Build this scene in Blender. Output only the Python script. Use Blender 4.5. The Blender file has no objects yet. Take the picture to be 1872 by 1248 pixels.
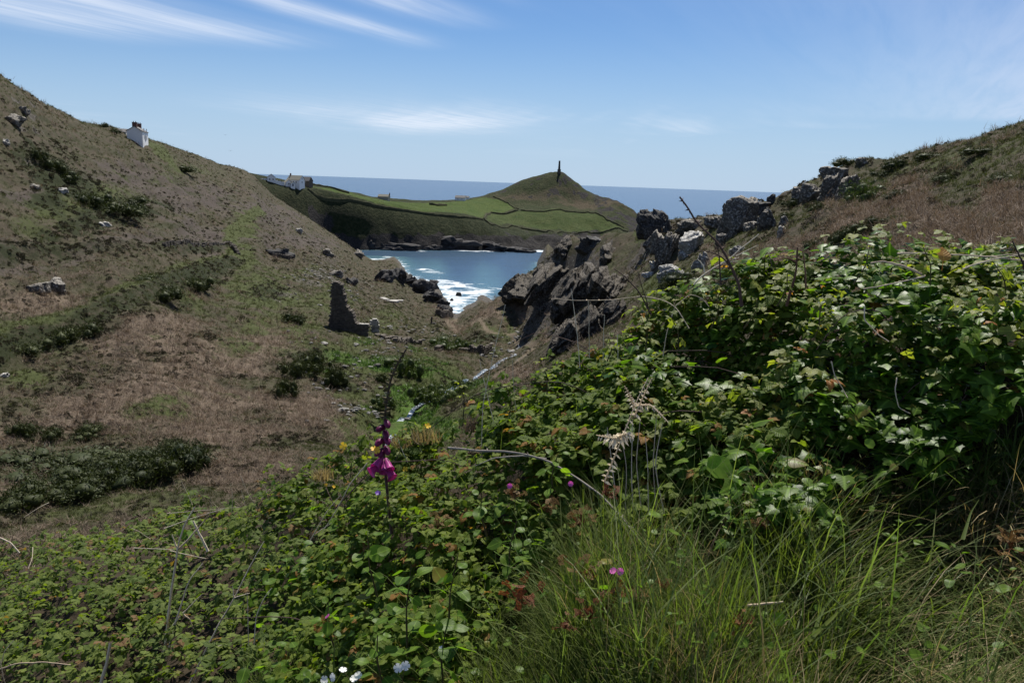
import bpy, math, random
import numpy as np
from mathutils import Vector, Matrix

random.seed(11)
RNG = np.random.default_rng(7)
SC = bpy.context.scene
COL = SC.collection
rad = math.radians

# ------------------------------------------------------------------ camera
EYE = np.array([0.0, 0.0, 55.0])          # metres above the sea
PITCH, ROLL, FOC = rad(10.85), rad(2.04), 1527.0
_f = np.array([0, math.cos(PITCH), -math.sin(PITCH)])
_r0 = np.array([1.0, 0, 0]); _u0 = np.array([0, math.sin(PITCH), math.cos(PITCH)])
_r = math.cos(ROLL) * _r0 + math.sin(ROLL) * _u0
_u = -math.sin(ROLL) * _r0 + math.cos(ROLL) * _u0
cam = bpy.data.cameras.new("camera")
cam.sensor_width = 36.0
cam.lens = 36.0 * FOC / 1872.0
cam.clip_start = 0.05
cam.clip_end = 60000
camo = bpy.data.objects.new("camera", cam)
COL.objects.link(camo)
M = Matrix.Identity(4)
for i in range(3):
    M[i][0], M[i][1], M[i][2], M[i][3] = _r[i], _u[i], -_f[i], EYE[i]
camo.matrix_world = M
SC.camera = camo

# ------------------------------------------------------------------ sun and sky
SUN_EL, SUN_AZ = rad(59), rad(9)          # azimuth from +Y towards +X
sun = bpy.data.lights.new("sun", 'SUN')
sun.energy = 4.9
sun.angle = rad(0.53)
sun.color = (1.0, 0.95, 0.87)
suno = bpy.data.objects.new("sun", sun)
COL.objects.link(suno)
sd = Vector((math.sin(SUN_AZ) * math.cos(SUN_EL), math.cos(SUN_AZ) * math.cos(SUN_EL), math.sin(SUN_EL)))
suno.rotation_euler = (-sd).to_track_quat('-Z', 'Y').to_euler()
SC.view_settings.view_transform = 'Standard'
SC.view_settings.look = 'None'
SC.view_settings.gamma = 1
SC.view_settings.exposure = 0.6
SC.view_settings.use_curve_mapping = False
SC.render.engine = 'CYCLES'
SC.cycles.max_bounces = 6
SC.cycles.transparent_max_bounces = 6
SC.cycles.use_denoising = True


class NT:
    """small helper to write node trees as expressions"""
    def __init__(s, tree):
        s.t = tree; s.n = tree.nodes; s.l = tree.links

    def node(s, typ, **kw):
        n = s.n.new(typ)
        for k, v in kw.items():
            setattr(n, k, v)
        return n

    def put(s, sock, v):
        if isinstance(v, bpy.types.NodeSocket):
            s.l.new(v, sock)
        elif v is not None:
            if hasattr(sock.default_value, '__len__') and not hasattr(v, '__len__'):
                v = (v,) * len(sock.default_value)
            elif hasattr(v, '__len__') and len(v) == 3 and len(sock.default_value) == 4:
                v = (*v, 1)
            sock.default_value = v

    def m(s, op, a, b=None, c=None, clamp=False):
        n = s.node('ShaderNodeMath', operation=op, use_clamp=clamp)
        for i, v in enumerate((a, b, c)):
            if v is not None:
                s.put(n.inputs[i], v)
        return n.outputs[0]

    def vm(s, op, a, b=None):
        n = s.node('ShaderNodeVectorMath', operation=op)
        s.put(n.inputs[0], a)
        if b is not None:
            s.put(n.inputs[3 if op == 'SCALE' else 1], b)
        return n.outputs['Value'] if op in ('DOT_PRODUCT', 'LENGTH') else n.outputs[0]

    def xyz(s, v):
        n = s.node('ShaderNodeSeparateXYZ'); s.put(n.inputs[0], v)
        return n.outputs[0], n.outputs[1], n.outputs[2]

    def comb(s, x, y, z):
        n = s.node('ShaderNodeCombineXYZ')
        for i, v in enumerate((x, y, z)):
            s.put(n.inputs[i], v)
        return n.outputs[0]

    def noise(s, vec, scale, detail=4, rough=.55, dist=0.0, dim='3D'):
        n = s.node('ShaderNodeTexNoise', noise_dimensions=dim)
        if vec is not None:
            s.put(n.inputs['Vector'], vec)
        n.inputs['Scale'].default_value = scale
        n.inputs['Detail'].default_value = detail
        n.inputs['Roughness'].default_value = rough
        n.inputs['Distortion'].default_value = dist
        return n.outputs[0]

    def ramp(s, x, lo, hi, a=0.0, b=1.0, smooth=True):
        n = s.node('ShaderNodeMapRange', interpolation_type='SMOOTHSTEP' if smooth else 'LINEAR')
        s.put(n.inputs['Value'], x)
        for k, v in zip(('From Min', 'From Max', 'To Min', 'To Max'), (lo, hi, a, b)):
            s.put(n.inputs[k], v)
        return n.outputs[0]

    def mix(s, fac, a, b, blend='MIX'):
        n = s.node('ShaderNodeMix', data_type='RGBA', blend_type=blend)
        s.put(n.inputs[0], fac); s.put(n.inputs[6], a); s.put(n.inputs[7], b)
        return n.outputs[2]

    def attr(s, name, out='Fac'):
        n = s.node('ShaderNodeAttribute', attribute_name=name)
        return n.outputs[out]

    def pos(s):
        return s.node('ShaderNodeNewGeometry').outputs['Position']

    def obj(s):
        return s.node('ShaderNodeTexCoord').outputs['Object']

    def bump(s, h, strength=.5, dist=.05, normal=None):
        n = s.node('ShaderNodeBump')
        n.inputs['Strength'].default_value = strength
        n.inputs['Distance'].default_value = dist
        s.put(n.inputs['Height'], h)
        if normal is not None:
            s.put(n.inputs['Normal'], normal)
        return n.outputs[0]


world = bpy.data.worlds.new("World")
SC.world = world
world.use_nodes = True
W = NT(world.node_tree)
W.n.clear()
sky = W.node('ShaderNodeTexSky', sky_type='NISHITA')
sky.sun_disc = False
sky.sun_elevation = SUN_EL
sky.sun_rotation = SUN_AZ
sky.altitude = 50
sky.air_density = 1.0
sky.dust_density = 0.0
sky.ozone_density = 3.0
dirv = W.node('ShaderNodeTexCoord').outputs['Generated']
dx, dy, dz = W.xyz(dirv)
zz = W.m('MAXIMUM', dz, 0.012)
cx, cy = W.m('DIVIDE', dx, zz), W.m('DIVIDE', dy, zz)       # a flat cirrus layer overhead
along = W.m('ADD', W.m('MULTIPLY', cx, .42), W.m('MULTIPLY', cy, .91))
across = W.m('SUBTRACT', W.m('MULTIPLY', cx, .91), W.m('MULTIPLY', cy, .42))
fib = W.noise(W.comb(W.m('MULTIPLY', along, .35), W.m('MULTIPLY', across, 3.2), 0.0), 1.6, 6, .6, .4)
big = W.noise(W.comb(W.m('MULTIPLY', along, .16), W.m('MULTIPLY', across, .42), 3.7), 1.0, 3, .5, .3)
wob = W.m('MULTIPLY', W.m('SUBTRACT', W.noise(W.comb(along, across, 9.0), .5, 3), .5), .5)
acw = W.m('ADD', across, wob)


def streak(c, w, a0, a1, amp):
    g = W.m('DIVIDE', W.m('SUBTRACT', acw, c), w)
    g = W.m('POWER', 2.718, W.m('MULTIPLY', W.m('MULTIPLY', g, g), -1.0))
    e = W.m('MULTIPLY', W.ramp(along, a1, a1 - 1.5), W.ramp(along, a0 - 1.0, a0 + .3))
    return W.m('MULTIPLY', W.m('MULTIPLY', g, e), amp)


dens = streak(-2.78, .22, -9, 5.5, .9)
for q in ((-3.55, .19, -9, 6.2, .85), (-4.7, .42, -9, 6.0, .8), (-5.5, .5, -9, 5.6, .75), (-2.15, .10, -9, 5.0, .3),
          (3.6, 2.8, 2.5, 13.5, .95), (1.4, .7, 3.0, 5.6, .3)):
    dens = W.m('ADD', dens, streak(*q))
low = W.noise(W.comb(W.m('MULTIPLY', cx, .22), W.m('MULTIPLY', cy, .10), 1.3), 1.0, 4, .6, .5)     # soft far wisps
dens = W.m('ADD', dens, W.m('MULTIPLY', W.ramp(low, .52, .72), W.m('MULTIPLY', W.ramp(cy, 9, 15), .5)))
wq = W.m('ADD', W.m('POWER', W.m('DIVIDE', W.m('ADD', cx, 2.2), 1.9), 2.0), W.m('POWER', W.m('DIVIDE', W.m('SUBTRACT', cy, 16.0), 3.4), 2.0))
wq = W.m('MULTIPLY', W.m('POWER', 2.718, W.m('MULTIPLY', wq, -1.0)), W.ramp(low, .38, .6, .2, .95))   # the small cloud over the bay
dens = W.m('ADD', dens, wq)
dens = W.m('MULTIPLY', dens, W.ramp(fib, .2, .72, .35, 1.05), clamp=True)
veil = W.m('DIVIDE', W.m('SUBTRACT', across, 4.2), 3.0)
veil = W.m('MULTIPLY', W.m('POWER', 2.718, W.m('MULTIPLY', W.m('MULTIPLY', veil, veil), -1.0)), W.m('MULTIPLY', W.ramp(along, 15, 7), W.ramp(big, .25, .7, .25, .62)))
dens = W.m('ADD', dens, veil, clamp=True)
dens = W.m('MULTIPLY', dens, W.ramp(dz, .02, .075))
tint = W.ramp(across, -1.0, 4.0)
ccol = W.mix(tint, (10.8, 11.6, 13.0), (9.4, 9.4, 12.2))
skyc = W.mix(1.0, sky.outputs[0], (0.70, 0.90, 1.16), 'MULTIPLY')
hz_ = W.m('MULTIPLY', W.ramp(dz, .19, -.01), .8)
skyc = W.mix(hz_, skyc, (6.0, 7.9, 10.6))
skyc = W.mix(W.m('MULTIPLY', dens, .82), skyc, ccol)
bg = W.node('ShaderNodeBackground')
W.l.new(skyc, bg.inputs[0])
bg.inputs[1].default_value = 0.0525
W.l.new(bg.outputs[0], W.node('ShaderNodeOutputWorld').inputs[0])


# ------------------------------------------------------------------ scene helpers
def unproj(px, py, d):
    v = _f + _r * (px - 936.0) / FOC + _u * (624.0 - py) / FOC
    return EYE + v * (d / v[1])


def ray_dir(px, py):
    v = _f + _r * (px - 936.0) / FOC + _u * (624.0 - py) / FOC
    return v / np.linalg.norm(v)


def project(P):
    q = np.asarray(P) - EYE
    w = q @ _f
    return 936 + FOC * (q @ _r) / w, 624 - FOC * (q @ _u) / w


def mesh_np(name, V, F, mat=None, smooth=True, attrs=None, mats=None, midx=None):
    """mesh from arrays; F is (n,3) or (n,4), or a list of such arrays"""
    me = bpy.data.meshes.new(name)
    V = np.asarray(V, np.float32)
    Fs = F if isinstance(F, list) else [F]
    Fs = [np.asarray(f, np.int32) for f in Fs if len(f)]
    me.vertices.add(len(V)); me.vertices.foreach_set('co', V.ravel())
    li = np.concatenate([f.ravel() for f in Fs])
    tot = np.concatenate([np.full(len(f), f.shape[1], np.int32) for f in Fs])
    st = np.concatenate([[0], np.cumsum(tot)[:-1]]).astype(np.int32)
    me.loops.add(len(li)); me.loops.foreach_set('vertex_index', li)
    me.polygons.add(len(tot)); me.polygons.foreach_set('loop_start', st)
    me.polygons.foreach_set('loop_total', tot)
    me.polygons.foreach_set('use_smooth', np.full(len(tot), smooth, bool))
    for m_ in (mats or ([mat] if mat else [])):
        me.materials.append(m_)
    if midx is not None:
        me.polygons.foreach_set('material_index', np.asarray(midx, np.int32))
    me.update(calc_edges=True)
    for k, a in (attrs or {}).items():
        a = np.asarray(a, np.float32)
        if a.ndim == 1:
            me.attributes.new(k, 'FLOAT', 'POINT').data.foreach_set('value', a)
        else:
            me.attributes.new(k, 'FLOAT_VECTOR', 'POINT').data.foreach_set('vector', a.ravel())
    return me


def link(name, me, parent=None, loc=None, **props):
    o = bpy.data.objects.new(name, me)
    COL.objects.link(o)
    if parent is not None:
        o.parent = parent
    if loc is not None:
        o.location = loc
    for k, v in props.items():
        o[k] = v
    return o


def thing(name, label, cat, loc=(0, 0, 0), rz=0.0, group=None, me=None):
    o = link(name, me, None, loc, label=label, category=cat)
    o.rotation_euler[2] = rz
    if group:
        o['group'] = group
    return o


def material(name):
    m = bpy.data.materials.new(name)
    m.use_nodes = True
    t = NT(m.node_tree)
    t.n.clear()
    return m, t


def finish(t, color, rough=.9, spec=.2, normal=None, **kw):
    p = t.node('ShaderNodeBsdfPrincipled')
    t.put(p.inputs['Base Color'], color)
    t.put(p.inputs['Roughness'], rough)
    t.put(p.inputs['Specular IOR Level'], spec)
    if normal is not None:
        t.l.new(normal, p.inputs['Normal'])
    for k, v in kw.items():
        t.put(p.inputs[k.replace('_', ' ')], v)
    out = t.node('ShaderNodeOutputMaterial')
    t.l.new(p.outputs[0], out.inputs[0])
    return p


# ------------------------------------------------------------------ noise in numpy
def _h(ix, iy, seed):
    h = (ix.astype(np.int64) * 374761393 + iy.astype(np.int64) * 668265263 + seed * 1442695041) & 0xffffffff
    h = ((h ^ (h >> 13)) * 1274126177) & 0xffffffff
    return ((h ^ (h >> 16)) & 0xffffff) / float(0xffffff)


def vnoise(x, y, seed=0):
    x = np.asarray(x, float); y = np.asarray(y, float)
    ix, iy = np.floor(x), np.floor(y)
    fx, fy = x - ix, y - iy
    fx = fx * fx * fx * (fx * (fx * 6 - 15) + 10); fy = fy * fy * fy * (fy * (fy * 6 - 15) + 10)
    a, b = _h(ix, iy, seed), _h(ix + 1, iy, seed)
    c, d = _h(ix, iy + 1, seed), _h(ix + 1, iy + 1, seed)
    return (a + (b - a) * fx) * (1 - fy) + (c + (d - c) * fx) * fy


def fbm(x, y, oct=4, seed=0, gain=.5):
    s, amp, tot = 0, 1.0, 0
    for i in range(oct):
        s = s + amp * vnoise(x, y, seed + i * 17)
        tot += amp; amp *= gain
        x, y = x * 1.62 - y * 1.18 + 3.1, x * 1.18 + y * 1.62 + 7.7
    return s / tot


def ridged(x, y, oct=3, seed=0):
    s, amp, tot = 0, 1.0, 0
    for i in range(oct):
        s = s + amp * (1 - np.abs(2 * vnoise(x, y, seed + i * 31) - 1))
        tot += amp; amp *= .5
        x, y = x * 1.62 - y * 1.18 + 3.1, x * 1.18 + y * 1.62 + 7.7
    return s / tot


def sstep(a, b, x):
    t = np.clip((x - a) / (b - a), 0, 1)
    return t * t * (3 - 2 * t)


def noise3(P, seed=0):
    """cheap 3-D value noise for rocks: mean of three planar slices"""
    x, y, z = P[..., 0], P[..., 1], P[..., 2]
    return (vnoise(x + .37 * z, y - .41 * z, seed) + vnoise(y + .33 * x, z - .29 * x, seed + 5) + vnoise(z + .31 * y, x + .27 * y, seed + 9)) / 3
# ------------------------------------------------------------------ the land: control points (image pixel + assumed distance)
MAINPTS = [
 (-320, -10, 200), (0, 135, 215), (130, 213, 260), (250, 252, 320), (350, 282, 390), (450, 312, 470), (480, 338, 500),
 (-200, 300, 130), (-200, 625, 84), (-200, 900, 50),
 (0, 300, 165), (0, 400, 140), (0, 500, 118), (0, 625, 98), (0, 720, 82), (0, 830, 66), (0, 950, 50),
 (130, 400, 160), (130, 560, 118), (130, 300, 205),
 (250, 400, 190), (250, 330, 245), (250, 500, 145), (250, 600, 112), (250, 700, 92), (250, 800, 74), (250, 900, 58),
 (350, 350, 275), (430, 380, 295), (430, 470, 205), (430, 560, 150), (430, 650, 118), (430, 740, 96), (430, 840, 72),
 (480, 354, 440), (560, 397, 480), (640, 451, 525), (690, 478, 560),
 (560, 480, 260), (560, 560, 175), (560, 640, 132), (560, 720, 106), (560, 800, 80),
 (620, 470, 400), (620, 540, 205), (640, 608, 160), (640, 680, 125), (640, 760, 98),
 (700, 520, 350), (700, 560, 260), (700, 600, 190), (720, 680, 132), (720, 760, 100),
 (770, 560, 335), (760, 620, 192), (800, 660, 155), (830, 700, 128), (830, 590, 290),
 (740, 514, 448), (832, 574, 336),
 (860, 600, 262), (870, 640, 185), (910, 655, 165), (950, 622, 195), (830, 770, 92),
 (850, 568, 334), (930, 542, 262), (1000, 548, 232), (1000, 600, 190), (960, 580, 225),
 (970, 500, 240), (1030, 447, 215), (1100, 434, 195), (1160, 430, 175), (1220, 402, 155), (1330, 388, 138),
 (1420, 362, 126), (1480, 327, 119), (1570, 293, 115), (1700, 270, 95), (1872, 224, 70), (2150, 130, 62),
 (1050, 520, 200), (1100, 545, 150), (1150, 500, 150), (1150, 560, 98), (1060, 600, 110), (1000, 645, 112),
 (1250, 500, 92), (1250, 440, 125), (1400, 480, 62), (1400, 420, 95), (1330, 425, 113), (1520, 372, 100),
 (1600, 420, 47), (1600, 330, 85), (1750, 450, 26), (1750, 350, 52), (1872, 470, 16), (1872, 350, 36), (2150, 350, 20),
 (1000, 690, 84), (930, 690, 108), (900, 730, 94),
]
HIDPTS = [  # ground out of sight: (x, y, z)
 (0, .6, 53.2), (1, 2, 53.0), (3, 3.2, 53.1), (7, 5, 53.4), (-2, 1.5, 52.7), (-3, 3, 51.8), (-6, 3, 51.4), (-7, 7, 49.6), (-3, 9, 49.4),
 (0, 10, 49.4), (4, 11, 51.2), (0, 25, 43), (-14, 25, 42), (8, 28, 47), (0, 45, 36), (11, 45, 43.5), (0, 70, 31.5), (-10, 60, 31.5), (2, 4, 52.6), (-1, 4.5, 51.6), (1.2, 2.6, 52.8), (2.2, 1.2, 53.1),
 (-40, 500, -6), (0, 430, -7), (30, 480, -8), (60, 330, -8), (0, 345, -4), (-10, 560, -12), (100, 560, -14), (140, 380, -12), (260, 340, -12), (-90, 610, -6), (-140, 640, -4),
 (8, 290, -1), (25, 262, 2), (48, 235, 6), (75, 215, 12), (95, 190, 22),
 (-180, 330, 70), (-240, 470, 62), (-200, 640, 48), (-300, 380, 84), (120, 130, 66), (-330, 640, 60),
]


class TPS:
    def __init__(s, Q, v, lam=1e-4):
        s.Q = np.asarray(Q, float)
        n = len(s.Q)
        K = s.k(s.Q) + lam * np.eye(n)
        P = np.c_[np.ones(n), s.Q]
        A = np.block([[K, P], [P.T, np.zeros((3, 3))]])
        w = np.linalg.solve(A, np.r_[v, 0, 0, 0])
        s.w, s.a = w[:n], w[n:]

    def k(s, X):
        r2 = (X[:, None, 0] - s.Q[None, :, 0]) ** 2 + (X[:, None, 1] - s.Q[None, :, 1]) ** 2
        return .5 * r2 * np.log(r2 + 1e-12)

    def __call__(s, X):
        out = np.empty(len(X))
        for i in range(0, len(X), 40000):
            c = X[i:i + 40000]
            out[i:i + 40000] = s.k(c) @ s.w + s.a[0] + c @ s.a[1:]
        return out


def _lp(x, y):
    d = np.hypot(x, y + 1.0)
    return np.c_[3.2 * np.arctan2(x, np.maximum(y + 1.0, .05)), np.log(np.maximum(d, .5))]


_P = np.array([unproj(*q) for q in MAINPTS] + [np.array(h, float) for h in HIDPTS])
_main = TPS(_lp(_P[:, 0], _P[:, 1]), (_P[:, 2] - EYE[2]) / np.hypot(_P[:, 0], _P[:, 1] + 1.0), 2e-3)

def _sea_d(px, py):
    v = ray_dir(px, py)
    return -EYE[2] / v[2] * v[1]


_WALLY = ((560, 347), (640, 366), (700, 380), (760, 389), (791, 393), (840, 398), (885, 402), (905, 412), (952, 418), (999, 425), (1049, 428), (1150, 424))
HEADPTS = [
 (470, 321, 622), (500, 330, 622), (530, 338, 625), (560, 341, 640), (545, 345, 621), (520, 342, 616), (560, 349, 622), (530, 348, 612), (600, 341, 700), (650, 352, 730), (700, 362, 770), (760, 367, 820), (800, 367, 850), (850, 363, 870), (880, 358, 880), (940, 336, 890), (980, 323, 897),
 (1005, 317, 900), (1020, 315, 901), (1035, 318, 900), (1060, 333, 897), (1090, 351, 890), (1130, 366, 882), (1155, 380, 870), (1168, 397, 850), (1172, 412, 820),
 (900, 386, 790), (1000, 386, 800), (1100, 391, 810), (1000, 410, 765), (1100, 414, 780), (850, 381, 775), (750, 380, 745), (700, 374, 715), (960, 356, 870), (1050, 361, 872), (600, 350, 655), (640, 360, 680),
]
for _x in (600, 640, 680, 720, 770, 820, 870, 920, 970, 1030, 1090, 1150):
    _d0 = _sea_d(_x, 457); _yw = np.interp(_x, *zip(*_WALLY))
    HEADPTS += [(_x, 457, _d0), (_x, 457 - .42 * (457 - _yw), _d0 + 6), (_x, _yw, _d0 + np.interp(_x, [600, 900, 1150], [18, 28, 46]))]
HEADHID = [
 (-200, 760, -6), (-150, 850, 12), (-100, 930, 6), (-40, 1000, 3), (30, 1040, 0), (100, 1010, -4), (140, 930, -8), (165, 860, -14), (160, 780, -14), (130, 720, -14), (190, 900, -20),
 (-110, 605, -10), (0, 640, -14), (90, 680, -14), (-60, 620, -13), (-300, 660, 58), (-230, 590, 52), (-195, 590, 46), (-168, 592, 22), (-92, 600, -9), (-320, 760, 40), (-260, 880, -10), (-120, 1040, -14), (40, 1120, -16),
]
_HP = np.array([unproj(*q) for q in HEADPTS] + [np.array(h, float) for h in HEADHID])
_head = TPS(_HP[:, :2] / 100.0, _HP[:, 2], 2e-3)


_fixM = _fixH = None


def _win(x, y):
    a = np.arctan2(x, y)
    return np.interp(a, [-.1, -.05, .06, .14, .2], [110, 190, 190, 110, 35]), np.interp(a, [-.1, -.05, .06, .14, .2], [210, 232, 232, 160, 85])



def zhead(x, y, detail=True):
    x = np.atleast_1d(np.asarray(x, float)); y = np.atleast_1d(np.asarray(y, float))
    z = _head(np.c_[x, y] / 100.0)
    if _fixH is not None:
        z = z - np.interp(np.arctan2(x, y), *_fixH) * np.hypot(x, y) * sstep(630, 690, y) * sstep(-2, 8, z)
    if detail:
        m = sstep(0.5, 6, z) * (1 - sstep(17, 25, z)) * sstep(860, 760, y)      # the cliffs round the cove
        z = z - 6.5 * m * (ridged(x / 30 + .5 * y / 30, y / 60, 3, 4) - .5)
        low = sstep(-3, 1, z) * (1 - sstep(8, 13, z))
        z = z + low * 6.5 * (fbm(x / 7, y / 7, 4, 2) - .42)
        z = z + 1.8 * (fbm(x / 13, y / 13, 5, 8) - .5) * sstep(5, 15, z)
        cap = np.exp(-(((x - 48) / 26) ** 2 + ((y - 900) / 30) ** 2))
        z = z + cap * 2.6 * (fbm(x / 5, y / 5, 3, 15) - .5)
        rc = sstep(55, 100, x) * sstep(760, 820, y)                                   # broken seaward shoulder
        z = z + rc * 4.5 * (ridged(x / 9, y / 14, 3, 21) - .55)
    return z


def zmain(x, y, detail=True):
    x = np.atleast_1d(np.asarray(x, float)); y = np.atleast_1d(np.asarray(y, float))
    d = np.hypot(x, y + 1.0)
    z = EYE[2] + _main(_lp(x, y)) * d
    if _fixM is not None:
        z = z - np.interp(np.arctan2(x, y), *_fixM) * d * sstep(*_win(x, y), d)
    if detail:
        far = sstep(18, 45, d)
        tus = fbm(x / 2.6, y / 2.6, 3, 3) - .5
        lump = fbm(x / 9.0, y / 9.0, 4, 5) - .5
        steep = (x < -5) * sstep(60, 110, d)
        terr = np.sin((z + 2.0 * lump) * 1.7) * .28 * steep                            # sheep-track terracettes
        z = z + far * (.95 * tus + 2.1 * lump + terr) * (1 - .5 * sstep(300, 420, d))
        z = z + (1 - far) * .1 * (fbm(x / .8, y / .8, 3, 6) - .5)
        rocky = sstep(100, 125, y) * sstep(-6, 14, x - (y - 120) * -.02) * sstep(330, 250, y)
        z = z + rocky * 3.2 * (ridged((x + .6 * y) / 11, (y - .5 * x) / 26, 3, 12) - .55) * sstep(-2, 4, z)
    return z


def zall(x, y, detail=True):
    x = np.atleast_1d(np.asarray(x, float)); y = np.atleast_1d(np.asarray(y, float))
    z = np.full(x.shape, -99.0)
    a = (np.hypot(x, y) < 640) & ~((y > 590) & (x > -175))
    if a.any():
        z[a] = zmain(x[a], y[a], detail)
    b = (y > 540)
    if b.any():
        z[b] = np.maximum(z[b], zhead(x[b], y[b], detail))
    return z


def hit(px, py, d0=12.0, d1=1150.0, sea=True):
    """where the sight line through a photo pixel meets the land"""
    v = ray_dir(px, py)
    t = np.exp(np.linspace(math.log(d0), math.log(d1), 900))
    P = EYE + v * t[:, None]
    z = zall(P[:, 0], P[:, 1])
    if sea:
        z = np.maximum(z, 0)
    below = np.nonzero(P[:, 2] < z)[0]
    if not len(below):
        return None
    i = max(below[0], 1)
    a, b = t[i - 1], t[i]
    for _ in range(14):
        c = (a + b) / 2
        p = EYE + v * c
        zc = zall(p[0], p[1])[0]
        if sea: zc = max(zc, 0)
        if p[2] < zc: b = c
        else: a = c
    p = EYE + v * b
    p[2] = zall(p[0], p[1])[0]
    if sea: p[2] = max(p[2], 0)
    return p


_cache = {}
def ground(x, y):
    return float(zall(x, y)[0])


def grid_faces(nr, nc, keep=None):
    i = np.arange(nr - 1)[:, None] * nc + np.arange(nc - 1)[None, :]
    F = np.stack([i, i + 1, i + nc + 1, i + nc], -1).reshape(-1, 4)
    if keep is not None:
        F = F[keep[F].any(1)]
    return F


def compact(V, F, attrs):
    used = np.unique(F)
    m = np.full(len(V), -1, np.int64); m[used] = np.arange(len(used))
    return V[used], m[F], {k: a[used] for k, a in attrs.items()}


def in_poly(x, y, poly):
    inside = np.zeros(np.shape(x), bool)
    n = len(poly)
    for i in range(n):
        x0, y0 = poly[i][:2]; x1, y1 = poly[(i + 1) % n][:2]
        c = ((y0 > y) != (y1 > y)) & (x < (x1 - x0) * (y - y0) / (y1 - y0 + 1e-12) + x0)
        inside ^= c
    return inside


def seg_dist(x, y, line):
    best = np.full(np.shape(x), 1e9)
    for (x0, y0), (x1, y1) in zip(line[:-1], line[1:]):
        dx_, dy_ = x1 - x0, y1 - y0
        t = np.clip(((x - x0) * dx_ + (y - y0) * dy_) / (dx_ * dx_ + dy_ * dy_ + 1e-12), 0, 1)
        best = np.minimum(best, np.hypot(x - x0 - t * dx_, y - y0 - t * dy_))
    return best


# crest lines in image pixels: trim the fitted surface so its crests sit on them
CREST_M = [(-320, -10), (0, 135), (60, 175), (130, 213), (200, 230), (250, 247), (300, 262), (350, 280), (400, 300), (450, 313), (465, 321), (484, 342), (503, 360), (526, 375), (550, 390), (575, 406), (613, 431), (646, 454), (680, 475), (720, 502), (760, 532), (800, 556), (835, 574),
           (860, 564), (880, 556), (905, 546), (930, 536), (950, 518), (975, 494), (1000, 466), (1025, 444), (1060, 437), (1100, 433), (1150, 425), (1180, 418), (1215, 404), (1250, 400), (1290, 396), (1330, 386), (1375, 372), (1420, 360), (1480, 330), (1530, 308), (1570, 292), (1600, 290), (1700, 270), (1800, 245), (1872, 222), (2150, 130)]
CREST_H = [(465, 316), (490, 321), (520, 328), (570, 336), (600, 341), (650, 352), (700, 361), (760, 366), (800, 366), (852, 362), (888, 356), (899, 352), (922, 345), (952, 330), (980, 322), (994, 318), (1008, 314), (1027, 314), (1036, 320), (1049, 330), (1069, 346), (1083, 353), (1097, 359), (1135, 371), (1152, 380), (1166, 392)]


def _crest_fix(crest, zf, t):
    az, dl = [], []
    for px, py in crest:
        v = ray_dir(px, py)
        h_ = math.hypot(v[0], v[1])
        x, y = v[0] / h_ * t, v[1] / h_ * t
        z_ = zf(x, y)
        lim_ = 1e9 if zf is zhead else np.interp(px, [690, 740, 800, 900, 1000, 1300], [600, 470, 345, 345, 270, 330])
        s_ = np.where((z_ > 1.0) & (np.hypot(x, y) < lim_), (z_ - EYE[2]) / np.hypot(x, y), -9).max()
        az.append(math.atan2(v[0], v[1])); dl.append(s_ - v[2] / h_)
    return np.array(az), np.array(dl)


_dm = 0
for _ in range(4):
    a_, d_ = _crest_fix(CREST_M, zmain, np.exp(np.linspace(math.log(45), math.log(600), 300)))
    _dm = _dm + d_
    _fixM = (a_, _dm)
_dh = 0
for _ in range(3):
    a_, d_ = _crest_fix(CREST_H, zhead, np.linspace(560, 1100, 260))
    _dh = _dh + d_
    _fixH = (a_, _dh)
# ------------------------------------------------------------------ land cover (what grows where), painted as world-space patches
def patch_frame(px, py, rx, ry):
    c = hit(px, py)
    a = hit(px + rx, py)
    b = hit(px, py - ry)
    if c is None: return None
    va = (a - c)[:2] if a is not None else np.array([rx / FOC * c[1], 0])
    vb = (b - c)[:2] if b is not None else np.array([0, c[1] * .2])
    lim = np.linalg.norm(c - EYE)
    for v_, k in ((va, rx), (vb, ry)):
        n = np.linalg.norm(v_)
        if n > 8 * k / FOC * lim: v_ *= 8 * k / FOC * lim / n
    Mx = np.array([va, vb]).T
    if abs(np.linalg.det(Mx)) < 1e-3: return None
    return c[:2], np.linalg.inv(Mx)


def cover(x, y, patches):
    """sum of soft patches with ragged edges"""
    rag = (fbm(x / 7, y / 7, 4, 44) - .5) * 2.0
    out = np.zeros(len(x))
    for fr, amp in patches:
        if fr is None: continue
        c, Mi = fr
        q = np.stack([x - c[0], y - c[1]], 0)
        q = Mi @ q
        d = np.hypot(q[0], q[1]) + rag
        out = np.maximum(out, amp * sstep(1.5, .2, d))
    return out


def PT(*lst):
    return [(patch_frame(*q[:4]), q[4] if len(q) > 4 else 1.0) for q in lst]


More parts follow.
